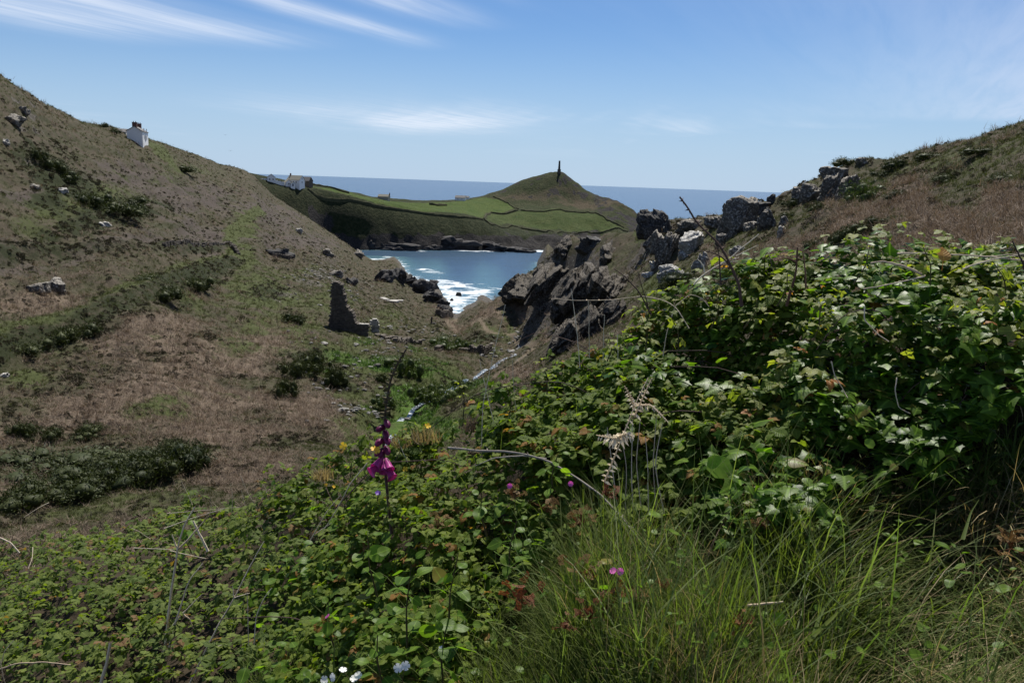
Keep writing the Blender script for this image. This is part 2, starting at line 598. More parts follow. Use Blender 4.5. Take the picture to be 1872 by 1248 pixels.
BRACKEN = PT((90, 560, 110, 28), (300, 590, 110, 24, .9), (400, 650, 130, 50), (150, 760, 170, 38), (330, 720, 190, 46), (560, 740, 70, 50), (400, 800, 130, 28, .9),
             (60, 650, 40, 20, .6), (500, 620, 70, 40, .9), (330, 540, 60, 14, .7), (560, 660, 30, 30, .5), (835, 605, 60, 12, .8), (60, 900, 70, 40, .7), (450, 850, 90, 25, .6),
             (1700, 410, 230, 60), (1850, 380, 90, 60), (1450, 460, 100, 30, .9), (1560, 400, 90, 40, .8), (1330, 480, 60, 20, .5),
             (950, 562, 90, 20), (880, 575, 50, 14, .9), (1010, 570, 40, 20, .8), (1000, 620, 40, 25, .9), (940, 680, 60, 25, .8))
GRASS = PT((650, 660, 100, 44, 1.15), (760, 700, 90, 56, 1.25), (840, 690, 60, 40, 1.4), (880, 640, 50, 16), (900, 600, 110, 14, .7), (300, 740, 60, 22, .9), (170, 365, 100, 44, .8), (60, 690, 60, 22, .9),
           (470, 545, 90, 50, .9), (560, 600, 50, 40, .8), (445, 410, 30, 22, .9), (440, 470, 30, 24, .9), (600, 540, 60, 40, .6), (200, 555, 90, 14, .8), (320, 520, 80, 14, .9), (80, 600, 90, 16, .8),
           (60, 640, 100, 14, .8), (700, 760, 70, 40, 1.0), (640, 720, 50, 30, .8), (780, 760, 60, 30, 1.2), (700, 590, 60, 30, .6), (290, 275, 50, 14, .9), (350, 310, 60, 14, .5), (560, 500, 50, 20, .6),
           (80, 880, 120, 30, .5), (250, 920, 200, 30, .7),
           (1700, 300, 160, 36, .55), (1500, 370, 60, 20, .6), (1330, 450, 60, 24, .7), (1200, 520, 60, 40, .8), (1175, 430, 30, 16, 1.0), (1120, 500, 40, 30, .4), (1560, 350, 40, 20, .6), (950, 610, 70, 10, .8))
DARK = PT((200, 385, 90, 30, .9), (60, 300, 70, 50, .6), (120, 340, 70, 40, .8), (560, 660, 40, 30, .9), (70, 640, 90, 14, .7), (160, 600, 60, 14, .7), (350, 520, 60, 14, .6), (330, 560, 30, 10, .6),
          (480, 530, 50, 14, .6), (380, 610, 40, 12, .6), (420, 690, 60, 10, .6), (640, 710, 60, 14, .6), (1480, 520, 60, 14, .5), (1650, 320, 100, 14, .5), (870, 620, 60, 12, .7), (760, 680, 50, 14, .5))
PURPLE = PT((60, 360, 60, 30), (240, 330, 90, 30), (330, 360, 120, 40), (400, 430, 90, 24), (500, 400, 60, 40), (560, 440, 60, 24), (200, 450, 180, 20, .7), (30, 450, 90, 30, .7), (260, 690, 60, 10, .5), (600, 470, 40, 20, .6))

_field1 = [hit(*q)[:2] for q in ((563, 341), (640, 357), (690, 372), (760, 387), (880, 399), (887, 389), (945, 381), (928, 371), (905, 364), (880, 361), (850, 366), (800, 370), (720, 368), (650, 355), (600, 343))]
_field2 = [hit(*q)[:2] for q in ((888, 402), (896, 391), (948, 386), (1075, 389), (1110, 403), (1142, 419), (1050, 424), (1000, 419), (950, 411), (905, 409))]
_trackpx = [(-40, 640), (60, 610), (130, 583), (200, 556), (270, 530), (340, 505), (400, 485), (430, 470)]
TRACK = [tuple(hit(*q)[:2]) for q in _trackpx]
_trackpx2 = [(430, 470), (420, 445), (425, 420), (450, 400), (480, 385)]
TRACK2 = [tuple(hit(*q)[:2]) for q in _trackpx2]
_bankpx = [(-30, 462), (60, 456), (150, 452), (250, 450), (320, 452), (425, 446)]
BANK = [tuple(hit(*q)[:2]) for q in _bankpx]
PATHR = [tuple(hit(*q)[:2]) for q in ((838, 580), (815, 592), (850, 600), (890, 604), (935, 610), (968, 618), (978, 630), (960, 650), (935, 668), (905, 690))]
STREAM = [tuple(hit(*q)[:2]) for q in ((700, 800), (712, 782), (722, 765), (728, 748), (760, 725), (800, 705), (845, 685), (880, 668), (905, 658), (922, 645), (945, 634), (952, 622), (948, 616))]


def zland(x, y):
    """final near-land height: terrain + track bench + hedge-bank + stream bed"""
    z = zmain(x, y)
    near = (y > 40) & (y < 400)
    if near.any():
        X, Y = x[near], y[near]
        t = seg_dist(X, Y, TRACK)
        zc = zmain(X, Y, False)
        k = sstep(5.0, 1.2, t)
        z0 = z[near]
        z0 = z0 * (1 - .8 * k) + .8 * k * (zc + .15)
        z0 = z0 + 1.1 * np.exp(-((t - 0) / 2.0) ** 2) + .9 * np.exp(-(seg_dist(X, Y, BANK) / 1.6) ** 2)
        s = seg_dist(X, Y, STREAM)
        z0 = z0 - 1.6 * sstep(6, 1.2, s) * sstep(.5, 6, z0)
        z[near] = z0
    return z


_nth, _nr = 780, 600
_th = np.linspace(rad(-47), rad(47), _nth)
_rr = np.exp(np.concatenate([np.linspace(math.log(.9), math.log(40), 90, endpoint=False), np.linspace(math.log(40), math.log(680), _nr - 90)]))
RR, TH = np.meshgrid(_rr, _th, indexing='ij')
gx, gy = (RR * np.sin(TH)).ravel(), (RR * np.cos(TH) - 1.0).ravel()
jit = RR.ravel() * .0012
gx = gx + (RNG.random(gx.size) - .5) * jit; gy = gy + (RNG.random(gx.size) - .5) * jit
gz = zland(gx, gy)
keep = (gz > -2.5) & ~((gy > 590) & (gx > -175))


def slope_of(zgrid_shape, x, y, z):
    Z = z.reshape(zgrid_shape); X = x.reshape(zgrid_shape); Y = y.reshape(zgrid_shape)
    a = np.stack([np.gradient(X, axis=0), np.gradient(Y, axis=0), np.gradient(Z, axis=0)], -1)
    b = np.stack([np.gradient(X, axis=1), np.gradient(Y, axis=1), np.gradient(Z, axis=1)], -1)
    n = np.cross(a, b)
    n /= np.linalg.norm(n, axis=-1, keepdims=True) + 1e-12
    return np.abs(n[..., 2]).ravel()


gnz = slope_of(RR.shape, gx, gy, gz)
A_b = cover(gx, gy, BRACKEN); A_g = cover(gx, gy, GRASS); A_d = cover(gx, gy, DARK); A_p = cover(gx, gy, PURPLE)
_t = np.minimum(seg_dist(gx, gy, TRACK), seg_dist(gx, gy, TRACK2) * 1.6)
A_g = np.maximum(A_g, .9 * sstep(5, 1.5, _t))
A_b = A_b * sstep(1.5, 5, _t)
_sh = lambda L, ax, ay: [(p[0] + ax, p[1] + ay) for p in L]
SHADE1, SHADE2 = _sh(TRACK, 1.8, -5.5), _sh(BANK, .5, -3.0)


def shade_strips(x, y):
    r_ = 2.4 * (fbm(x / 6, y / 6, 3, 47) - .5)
    return .8 * np.maximum(sstep(3.6, 1.0, seg_dist(x, y, SHADE1) + r_), .8 * sstep(3.2, 1.2, seg_dist(x, y, SHADE2) + r_))  # dark bands below track and bank, their shade painted into the ground colour


A_shade = shade_strips(gx, gy)
A_d = np.maximum(A_d, .85 * A_shade); A_b = A_b * (1 - A_shade); A_g = A_g * (1 - .7 * A_shade)
A_path = sstep(1.0, .4, seg_dist(gx, gy, PATHR))
A_rock = sstep(.62, .42, gnz + .25 * (fbm(gx / 5, gy / 5, 3, 30) - .5)) * sstep(60, 90, np.hypot(gx, gy))
_ridge = sstep(100, 125, gy) * sstep(-14, 6, gx - 6) * sstep(330, 260, gy)
A_rock = np.maximum(A_rock, _ridge * sstep(.6, .74, fbm(gx / 14 + 3, gy / 14, 4, 31) + .16 * _ridge * sstep(.85, .6, gnz)))
A_rock = np.maximum(A_rock, sstep(3.2, .8, gz + 3 * (fbm(gx / 6, gy / 6, 3, 33) - .5)))
A_rock = np.maximum(A_rock, .8 * cover(gx, gy, PT((605, 500, 55, 24, .75), (660, 520, 30, 20, .6))))

F = grid_faces(*RR.shape, keep)
fc = gx[F].mean(1), gy[F].mean(1)
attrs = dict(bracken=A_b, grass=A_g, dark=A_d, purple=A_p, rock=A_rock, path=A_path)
V = np.stack([gx, gy, gz], 1)
fr = np.hypot(*fc)

# ---- material of the open land
lm, t = material("hillside_turf")
P = t.pos()
n1 = t.noise(P, .33, 5, .6)
n2 = t.noise(P, 1.7, 4, .65)
n3 = t.noise(t.vm('MULTIPLY', P, (1, 1, .6)), 7.5, 3, .7)
n0 = t.noise(P, .06, 3, .5)


def brk(a, k1=.6, k2=.55, lo=.25, hi=.75):
    v = t.m('ADD', t.attr(a), t.m('ADD', t.m('MULTIPLY', t.m('SUBTRACT', n1, .5), k1 * 2), t.m('MULTIPLY', t.m('SUBTRACT', n2, .5), k2 * 2)))
    return t.ramp(v, lo, hi)


base = t.mix(t.ramp(n1, .35, .65), (.064, .052, .037), (.046, .046, .024))
base = t.mix(t.ramp(n2, .5, .75, 0, .7), base, (.12, .095, .066))
purple = t.mix(n2, (.058, .047, .042), (.080, .065, .057))
base = t.mix(t.m('MULTIPLY', brk('purple'), .8), base, purple)
ns_ = t.noise(t.vm('MULTIPLY', P, (1, .16, 1)), .30, 5, .62)
base = t.mix(t.ramp(ns_, .52, .66, 0, .75), base, (.036, .038, .018))
base = t.mix(t.ramp(ns_, .42, .30, 0, .5), base, (.105, .088, .062))
brc = t.mix(t.ramp(n3, .35, .7), (.088, .066, .049), (.19, .152, .113))
brc = t.mix(t.ramp(n0, .4, .6), brc, t.mix(n3, (.10, .073, .053), (.16, .13, .095)))
base = t.mix(brk('bracken'), base, brc)
grs = t.mix(n2, (.036, .048, .016), (.072, .080, .030))
grs = t.mix(t.ramp(t.attr('grass'), .95, 1.35), grs, t.mix(n2, (.04, .085, .012), (.07, .13, .02)))
base = t.mix(brk('grass'), base, grs)
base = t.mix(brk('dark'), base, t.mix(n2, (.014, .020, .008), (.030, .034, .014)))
speck = t.ramp(t.noise(P, 2.6, 2, .5), .66, .74)
base = t.mix(t.m('MULTIPLY', speck, .85), base, (.022, .026, .012))
base = t.mix(t.attr('path'), base, (.13, .105, .074))
rk = t.mix(t.ramp(t.noise(P, .8, 6, .7), .3, .7), (.038, .034, .029), (.105, .094, .078))
rk = t.mix(t.ramp(n2, .58, .66), rk, (.22, .205, .175))
base = t.mix(brk('rock', .35, .35, .4, .6), base, rk)
h = t.m('ADD', t.m('MULTIPLY', n2, .7), t.m('MULTIPLY', n3, .35))
finish(t, base, .95, .1, t.bump(h, .9, .35))

# split where the ground is really different: the verge we stand on, the left and right valley sides
xs = np.array([s_[0] for s_ in STREAM]); ys = np.array([s_[1] for s_ in STREAM])
o_ = np.argsort(ys)
mid = np.interp(fc[1], np.r_[30, ys[o_]], np.r_[-14, xs[o_]])
sel = np.where(fr < 30, 0, np.where(fc[0] < mid, 1, 2))
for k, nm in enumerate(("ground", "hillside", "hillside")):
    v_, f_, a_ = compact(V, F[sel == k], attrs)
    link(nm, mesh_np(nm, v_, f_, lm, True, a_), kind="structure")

# ------------------------------------------------------------------ the headland
hx, hy = np.meshgrid(np.arange(-340, 215, 1.6), np.arange(575, 1110, 2.0), indexing='xy')
hshape = hx.shape
hx, hy = hx.ravel(), hy.ravel()
hz = zhead(hx, hy)
hn = slope_of(hshape, hx, hy, hz)
H_f = np.maximum(in_poly(hx, hy, _field1), .58 * in_poly(hx, hy, _field2)).astype(float)
H_f = H_f * (1 - .25 * fbm(hx / 20, hy / 50, 3, 61))
H_r = sstep(9.5, 5.5, hz - 3 + 10 * (fbm(hx / 9, hy / 9, 4, 51) - .5)) 
H_r = np.maximum(H_r, sstep(.42, .28, hn + .3 * (fbm(hx / 8, hy / 8, 3, 55) - .5)) * .9)
H_r = np.maximum(H_r, sstep(60, 95, hx) * sstep(765, 800, hy) * sstep(.47, .6, fbm(hx / 10, hy / 10, 3, 71)) * .8)
H_r = np.maximum(H_r, .8 * sstep(.60, .70, fbm(hx / 7 + 9, hy / 7, 4, 81)) * sstep(30, 45, hz) * sstep(700, 800, hy) * (1 - H_f))
H_r = np.maximum(H_r, np.exp(-(((hx - 50) / 12) ** 2 + ((hy - 900) / 14) ** 2)) * .55)
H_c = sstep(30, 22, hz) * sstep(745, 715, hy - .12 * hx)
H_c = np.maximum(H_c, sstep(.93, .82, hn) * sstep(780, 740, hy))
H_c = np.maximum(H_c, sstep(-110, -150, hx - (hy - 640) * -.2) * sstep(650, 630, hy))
H_b = cover(hx, hy, PT((960, 362, 60, 8, .8), (1080, 375, 70, 10, .9), (720, 395, 60, 5, .9), (790, 402, 60, 5, .8), (1000, 350, 50, 6, .6)))
keep = hz > -2.5
F2 = grid_faces(*hshape, keep)
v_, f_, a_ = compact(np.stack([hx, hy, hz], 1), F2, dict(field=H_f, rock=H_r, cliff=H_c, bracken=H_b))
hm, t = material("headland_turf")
P = t.pos()
n1 = t.noise(P, .09, 5, .6); n2 = t.noise(P, .42, 5, .65); n3 = t.noise(P, 1.6, 3, .6)
base = t.mix(t.ramp(n1, .35, .65), (.036, .047, .018), (.054, .058, .027))
base = t.mix(t.ramp(n2, .46, .62, 0, .85), base, (.024, .030, .013))
base = t.mix(t.m('MULTIPLY', t.attr('bracken'), .8), base, t.mix(n2, (.075, .055, .038), (.13, .10, .07)))
cl = t.mix(t.ramp(n2, .35, .65), (.017, .025, .010), (.042, .047, .022))  # dark cliff scrub, darkened further to put the cliffs' shade into the colour
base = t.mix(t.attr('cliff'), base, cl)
fg = t.mix(t.ramp(n1, .3, .7), (.054, .090, .020), (.080, .110, .029))
fg = t.mix(t.ramp(n2, .4, .7, 0, .55), fg, (.06, .072, .024))
base = t.mix(t.ramp(t.attr('field'), .0, .9, 0, 1, False), base, fg)
rk = t.mix(t.ramp(n3, .3, .7), (.018, .017, .017), (.060, .056, .052))
base = t.mix(t.ramp(t.m('ADD', t.attr('rock'), t.m('SUBTRACT', n2, .5)), .4, .6), base, rk)
finish(t, base, .95, .1, t.bump(t.m('ADD', n2, t.m('MULTIPLY', n3, .5)), 1.0, 2.6))
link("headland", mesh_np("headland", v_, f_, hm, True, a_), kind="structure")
_shore_h = (hx, hy, hz)

# ------------------------------------------------------------------ sea
_sr = np.concatenate([np.linspace(250, 760, 230), np.exp(np.linspace(math.log(764), math.log(26000), 50))])
_st = np.linspace(rad(-60), rad(60), 340)
SR, ST = np.meshgrid(_sr, _st, indexing='ij')
sx, sy = (SR * np.sin(ST)).ravel(), (SR * np.cos(ST)).ravel()
depth = np.full(sx.size, -25.0)
nr_ = (np.hypot(sx, sy) < 900)
zz_ = zall(sx[nr_], sy[nr_])
depth[nr_] = zz_
shal = sstep(-9, -.5, depth)
shal[depth < -24] = 0


def pxpts(*l):
    return [tuple((EYE + ray_dir(*q) * (-EYE[2] / ray_dir(*q)[2]))[:2]) for q in l]


foam = np.zeros(sx.size)
def surf(line, w, amp):
    global foam
    foam = np.maximum(foam, .93 * amp * sstep(w, w * .15, seg_dist(sx, sy, pxpts(*line))))
surf([(690, 478), (720, 484), (735, 488)], 9, .8)
surf([(772, 492), (800, 499)], 10, .95)
surf([(740, 508), (790, 520), (815, 545), (832, 572)], 22, .95)
surf([(800, 512), (840, 520), (868, 528), (884, 530)], 12, .95)
surf([(800, 535), (850, 535), (885, 533)], 11, .95)
surf([(815, 550), (845, 545), (870, 540)], 10, .9)
surf([(835, 566), (856, 560)], 8, .8)
surf([(895, 526), (915, 528)], 3, .6)
surf([(770, 455), (800, 456), (870, 459), (900, 459)], 9, .95)
surf([(950, 457), (985, 459), (1015, 460)], 15, 1.1)
surf([(690, 456), (770, 459)], 8, .85)
surf([(1150, 371), (1185, 376)], 6, .6)
foam = np.maximum(foam, .62 * sstep(-3.0, -.4, depth) * (nr_))
sm, t = material("sea_water")
P = t.pos()
_, py_, _ = t.xyz(P)
f1 = t.noise(t.vm('MULTIPLY', P, (.55, .9, 1)), .14, 6, .72, .8)
f2 = t.noise(P, .55, 4, .6, .5)
fm = t.m('ADD', t.attr('foam'), t.m('ADD', t.m('MULTIPLY', t.m('SUBTRACT', f1, .56), 3.4), t.m('MULTIPLY', t.m('SUBTRACT', f2, .5), 1.3)))
fm = t.m('MULTIPLY', t.ramp(fm, .22, 1.2), t.ramp(t.attr('foam'), .05, .3))
wcol = t.mix(t.attr('shallow'), (.016, .052, .098), (.055, .140, .160))
w1 = t.noise(t.vm('MULTIPLY', P, (.5, 1.2, 1)), .22, 5, .6)
w2 = t.noise(t.vm('MULTIPLY', P, (.6, 1.3, 1)), .035, 4, .55)
patchy = t.noise(t.vm('MULTIPLY', P, (.35, 1.0, 1)), .004, 4, .6)
wcol = t.mix(t.ramp(patchy, .3, .7), wcol, t.mix(.5, wcol, (.02, .06, .11)))
col = t.mix(fm, wcol, (.74, .78, .80))
hh = t.m('ADD', t.m('MULTIPLY', w1, .5), w2)
nm = t.bump(hh, .55, 2.0)
finish(t, col, t.mix(fm, .26, .9), .45, nm)
link("sea", mesh_np("sea", np.stack([sx, sy, np.zeros_like(sx)], 1), grid_faces(*SR.shape), sm, True, dict(foam=foam, shallow=shal)), kind="structure")

# ------------------------------------------------------------------ stream
def resample(line, step):
    L = np.array(line); s_ = np.r_[0, np.cumsum(np.hypot(*np.diff(L, axis=0).T))]
    q = np.arange(0, s_[-1], step)
    return np.stack([np.interp(q, s_, L[:, 0]), np.interp(q, s_, L[:, 1])], 1)


SL = resample(STREAM, 1.2)
for _ in range(6):
    SL[1:-1] = (SL[:-2] + 2 * SL[1:-1] + SL[2:]) / 4
tg = np.gradient(SL, axis=0); tg /= np.linalg.norm(tg, axis=1, keepdims=True)
nn = np.stack([-tg[:, 1], tg[:, 0]], 1)
wd = .22 + .42 * fbm(np.arange(len(SL)) * .15, np.zeros(len(SL)), 2, 5)
zc = np.minimum.accumulate(zland(SL[:, 0].copy(), SL[:, 1].copy())) + .25
rows = []
for u_ in (-1, -.5, 0, .5, 1):
    pp = SL + nn * (wd * u_)[:, None]
    rows.append(np.c_[pp, zc])
SV = np.stack(rows, 1).reshape(-1, 3)
wm, t = material("stream_water")
P = t.pos()
r1 = t.noise(P, 1.9, 4, .6, .6)
wf = t.ramp(r1, .48, .66)
finish(t, t.mix(wf, (.03, .04, .045), (.5, .54, .58)), t.mix(wf, .12, .7), .5, t.bump(t.noise(P, 3, 3), .5, .15))
link("stream", mesh_np("stream", SV, grid_faces(len(SL), 5), wm), kind="structure")
# ------------------------------------------------------------------ rocks
def icosphere(sub):
    p = (1 + 5 ** .5) / 2
    V = [(-1, p, 0), (1, p, 0), (-1, -p, 0), (1, -p, 0), (0, -1, p), (0, 1, p), (0, -1, -p), (0, 1, -p), (p, 0, -1), (p, 0, 1), (-p, 0, -1), (-p, 0, 1)]
    F = [(0, 11, 5), (0, 5, 1), (0, 1, 7), (0, 7, 10), (0, 10, 11), (1, 5, 9), (5, 11, 4), (11, 10, 2), (10, 7, 6), (7, 1, 8),
         (3, 9, 4), (3, 4, 2), (3, 2, 6), (3, 6, 8), (3, 8, 9), (4, 9, 5), (2, 4, 11), (6, 2, 10), (8, 6, 7), (9, 8, 1)]
    V = [np.array(v) / np.linalg.norm(v) for v in V]
    for _ in range(sub):
        mid, G = {}, []
        def mp(a, b):
            k = (min(a, b), max(a, b))
            if k not in mid:
                m = V[a] + V[b]; V.append(m / np.linalg.norm(m)); mid[k] = len(V) - 1
            return mid[k]
        for a, b, c in F:
            x, y, z = mp(a, b), mp(b, c), mp(c, a)
            G += [(a, x, z), (b, y, x), (c, z, y), (x, y, z)]
        F = G
    return np.array(V), np.array(F)


_ICO = {k: icosphere(k) for k in (1, 2, 3, 4, 5)}


def rock_mesh(seed, sub=4, cuts=14, rough=.10, strata=0.0, dip=.5, boxy=.45):
    rg = np.random.default_rng(seed)
    V, F = _ICO[sub]
    V = V.copy()
    inf = V / np.abs(V).max(1, keepdims=True)
    V = V * (1 - boxy) + inf * boxy * .85
    V *= 1 + .35 * (noise3(V * 1.1 + seed, seed) - .5)[:, None]
    for _ in range(cuts):
        n = rg.normal(size=3); n /= np.linalg.norm(n)
        c = rg.uniform(.55, .9)
        V -= np.maximum(0, V @ n - c)[:, None] * n
    # joint-bounded blocks: nearest of a set of seed points, in axes stretched along the bedding
    R3 = np.linalg.qr(rg.normal(size=(3, 3)))[0] if not strata else np.array(Matrix.Rotation(dip, 3, 'Y'))
    for nb, amp in ((26, rough * 1.5), (110, rough * .75)):
        Sd = rg.uniform(-1, 1, (nb, 3)); off = rg.uniform(-1, 1, nb)
        ax = np.array([1, .8, .55]) if not strata else np.array([2.6, .9, .5])
        W_ = V + .10 * (np.stack([noise3(V * 4 + k * 7.3, seed + k) for k in range(3)], 1) - .5)
        q = (W_ @ R3) * ax; p = (Sd @ R3) * ax
        D = ((q[:, None] - p[None]) ** 2).sum(-1)
        k = D.argmin(1)
        N = V / (np.linalg.norm(V, axis=1, keepdims=True) + 1e-9)
        V = V + N * (amp * off[k])[:, None]
    N = V / (np.linalg.norm(V, axis=1, keepdims=True) + 1e-9)
    d = rough * .6 * (noise3(V * 5 + seed, seed + 4) - .5) + rough * .3 * (noise3(V * 12 + seed, seed + 6) - .5)
    return V + N * d[:, None], F


def rock_material(name, dark, mid_, pale, lich=.6, sc=1.0, bd=.12):
    m, t = material(name)
    P = t.obj()
    n1 = t.noise(P, 1.1 * sc, 6, .7); n2 = t.noise(P, 3.7 * sc, 5, .7); n3 = t.noise(P, 14 * sc, 4, .65)
    up = t.xyz(t.node('ShaderNodeNewGeometry').outputs['Normal'])[2]
    c = t.mix(t.ramp(n1, .32, .68), dark, mid_)
    c = t.mix(t.ramp(n2, .5, .62, 0, .8), c, pale)
    li = t.ramp(t.m('ADD', n2, t.m('MULTIPLY', up, .16)), .56, .66, 0, lich)          # lichen grows on upward faces
    c = t.mix(li, c, tuple(min(1, k * 1.35) for k in pale))
    c = t.mix(t.ramp(n3, .58, .75, 0, .7), c, tuple(k * .35 for k in dark))
    h = t.m('ADD', t.m('MULTIPLY', n2, .8), t.m('MULTIPLY', n3, .5))
    finish(t, c, .9, .25, t.bump(h, 1.0, bd))
    return m


M_ROCK = rock_material("lichened_rock", (.042, .038, .033), (.105, .096, .082), (.27, .25, .215), .6)
M_CLIFF = rock_material("cliff_rock", (.022, .019, .0155), (.066, .057, .046), (.20, .178, .145), .45, .8, .55)
M_PALE = rock_material("pale_lichen_rock", (.12, .115, .105), (.26, .25, .225), (.44, .425, .385), .8)
M_DARK = rock_material("black_rock", (.018, .018, .019), (.048, .046, .044), (.12, .115, .108), .3)
M_SHORE = rock_material("wet_shore_rock", (.016, .016, .018), (.042, .040, .040), (.10, .096, .09), .12)


def put_rock(px, py, w, h, label, mat, seed, name="boulder", cat="rock", group=None, depth=.8, sub=4, rz=None, cuts=14, rough=.10, strata=0., sink=.75, tilt=0., at=None, boxy=.45):
    """px,py: foot of the rock; w,h its size in photo pixels, turned into metres at its distance"""
    b = hit(px, py) if at is None else np.array(at, float)
    if b is None:
        print("no hit", label); return None
    k = float((b - EYE) @ _f) / FOC
    W_, H_ = w * k, h * k
    if sub == 5 and h < 40: sub = 4
    V, F = rock_mesh(seed, sub, cuts, rough, strata, boxy=boxy)
    V = V / np.abs(V).max(0)
    rg = random.Random(seed)
    a = rz if rz is not None else rg.uniform(-.5, .5)
    sx_, sy_, sz_ = W_ / 2, W_ / 2 * depth, H_ / 2 * (1 + sink)
    Mt = Matrix.Rotation(a, 3, 'Z') @ Matrix.Rotation(tilt, 3, 'Y')
    V = V * np.array([sx_, sy_, sz_])
    V = V @ np.array(Mt).T
    V[:, 2] += H_ / 2 * (1 - sink)
    me = mesh_np(name, V, F, mat, True)
    o = thing(name, label, cat, (float(b[0]), float(b[1]) + sy_ * .55, float(b[2])), 0, group, me)
    return o


ROCKS_R = "rocks on the right headland slope"
put_rock(1196, 438, 66, 56, "squat black rock stack on the ridge, sea showing behind it", M_DARK, 3, "rock_stack", "rock", ROCKS_R, .8, 5, cuts=10, rough=.16, sink=.25)
put_rock(1222, 425, 22, 30, "small black pinnacle just right of the squat black stack", M_DARK, 13, "rock_stack", "rock", ROCKS_R, .8, 4, cuts=8, rough=.18)
put_rock(1350, 424, 66, 66, "big square dark block standing on the ridge against the sea", M_ROCK, 21, "rock_stack", "rock", ROCKS_R, .9, 5, cuts=5, rough=.10, rz=.5, boxy=.85)
put_rock(1382, 392, 60, 24, "low black ledge running right from the big square block", M_DARK, 8, "rock_ledge", "rock", ROCKS_R, .7, 4)
put_rock(1409, 372, 20, 20, "little pointed black rock on the skyline at ledge end", M_DARK, 4, "rock_pinnacle", "rock", ROCKS_R, .8, 3, cuts=9)
put_rock(1404, 418, 36, 42, "upright grey boulder below the black ledge", M_ROCK, 31, "boulder", "rock", ROCKS_R, .9, 5, cuts=9, rough=.13, boxy=.6)
put_rock(1374, 420, 30, 16, "low grey slab at the foot of the upright grey boulder", M_ROCK, 32, "boulder", "rock", ROCKS_R, .8)
put_rock(1433, 412, 20, 18, "grey stone uphill of the pale triangular stone", M_ROCK, 36, "boulder", "rock", ROCKS_R, .8)
put_rock(1428, 432, 18, 20, "small pale triangular stone on brown bracken slope", M_PALE, 37, "boulder", "rock", ROCKS_R, .8, 3, cuts=8)
put_rock(1268, 456, 54, 34, "broad whitish flat-topped boulder in the rock cluster", M_PALE, 41, "boulder", "rock", ROCKS_R, .8, 5, rz=.1)
put_rock(1256, 468, 30, 16, "broken pale stone under the broad whitish boulder", M_PALE, 42, "boulder", "rock", ROCKS_R, .8)
put_rock(1216, 474, 66, 58, "dark craggy rock pile left of the whitish boulder", M_ROCK, 43, "rock_outcrop", "rock", ROCKS_R, .8, 5, cuts=9, rough=.15, strata=.1)
put_rock(1192, 452, 34, 22, "grey block on the upper left of the dark rock pile", M_ROCK, 44, "boulder", "rock", ROCKS_R, .8)
put_rock(1262, 422, 60, 22, "grey rock rib on the ridge behind the whitish boulder", M_ROCK, 45, "rock_outcrop", "rock", ROCKS_R, .6, 5, cuts=9, rough=.15)
put_rock(1312, 412, 50, 18, "dark scrub-topped rock on ridge left of square block", M_ROCK, 46, "rock_outcrop", "rock", ROCKS_R, .6, 4, rough=.15)
put_rock(1320, 452, 26, 26, "grey boulder right of the whitish boulder", M_ROCK, 47, "boulder", "rock", ROCKS_R, .8)
put_rock(1350, 465, 34, 18, "pale rounded boulder crossed by the bleached stalks", M_PALE, 48, "boulder", "rock", ROCKS_R, .7)
put_rock(1282, 492, 34, 34, "tall pale rock end above the long white slab", M_PALE, 49, "boulder", "rock", ROCKS_R, .8, 5)
put_rock(1232, 510, 62, 26, "long white slab half sunk in the green slope", M_PALE, 50, "boulder", "rock", ROCKS_R, .6, 5, cuts=12)
put_rock(1188, 505, 30, 8, "flat pale stone in grass left of the long slab", M_PALE, 51, "boulder", "rock", ROCKS_R, .7, 3)
put_rock(1198, 488, 26, 12, "thin pale ledge in grass below the dark pile", M_PALE, 52, "boulder", "rock", ROCKS_R, .5, 3)
put_rock(1345, 478, 14, 8, "tiny pale stone below the pale rounded boulder", M_PALE, 53, "boulder", "rock", ROCKS_R, .7, 3)
# crag on the skyline
G_ = "blocks of the skyline crag"
put_rock(1468, 362, 44, 24, "leftmost sloping block of the grey skyline crag", M_ROCK, 61, "crag_block", "rock", G_, .9, 5, tilt=-.35)
put_rock(1490, 366, 46, 42, "second sloping block of the grey skyline crag", M_ROCK, 62, "crag_block", "rock", G_, .9, 5, tilt=-.3)
put_rock(1520, 364, 40, 48, "ribbed middle block of the grey skyline crag", M_ROCK, 63, "crag_block", "rock", G_, .9, 5, strata=.05)
put_rock(1512, 368, 16, 32, "narrow pale rib at the front of the skyline crag", M_PALE, 64, "crag_block", "rock", G_, .8, 4, tilt=-.3)
put_rock(1556, 360, 46, 44, "largest square block at the right of the skyline crag", M_ROCK, 65, "crag_block", "rock", G_, .9, 5, cuts=6, rough=.09, boxy=.8)
put_rock(1530, 326, 60, 22, "dark top block of the skyline crag", M_ROCK, 66, "crag_block", "rock", G_, .7, 4)
put_rock(1578, 300, 26, 12, "small grey rock on the skyline above the crag", M_ROCK, 67, "boulder", "rock", None, .8, 3)
# cliff above the cove
G_ = "cliff buttresses beside the cove"
CB = dict(name="cliff_buttress", cat="cliff", group=G_, sub=5, cuts=12, rough=.135, strata=.08, sink=.8)
put_rock(966, 546, 104, 44, "low seaward buttress of the dark cliff beside the cove", M_CLIFF, 71, depth=1.7, rz=.3, **CB)
put_rock(1008, 548, 104, 66, "dark middle buttress of the cliff beside the cove", M_CLIFF, 172, depth=1.6, rz=-.2, **CB)
put_rock(1064, 554, 118, 78, "tallest grey buttress of the cliff beside the cove", M_CLIFF, 173, depth=1.5, rz=.1, **CB)
put_rock(1122, 548, 96, 56, "pale-flecked right buttress of the cliff beside the cove", M_CLIFF, 174, depth=1.5, rz=-.3, **CB)
put_rock(1034, 462, 50, 30, "jagged grey top of the cove cliff", M_CLIFF, 75, "boulder", "rock", None, 1.8, 4, rough=.14, sink=1.1)
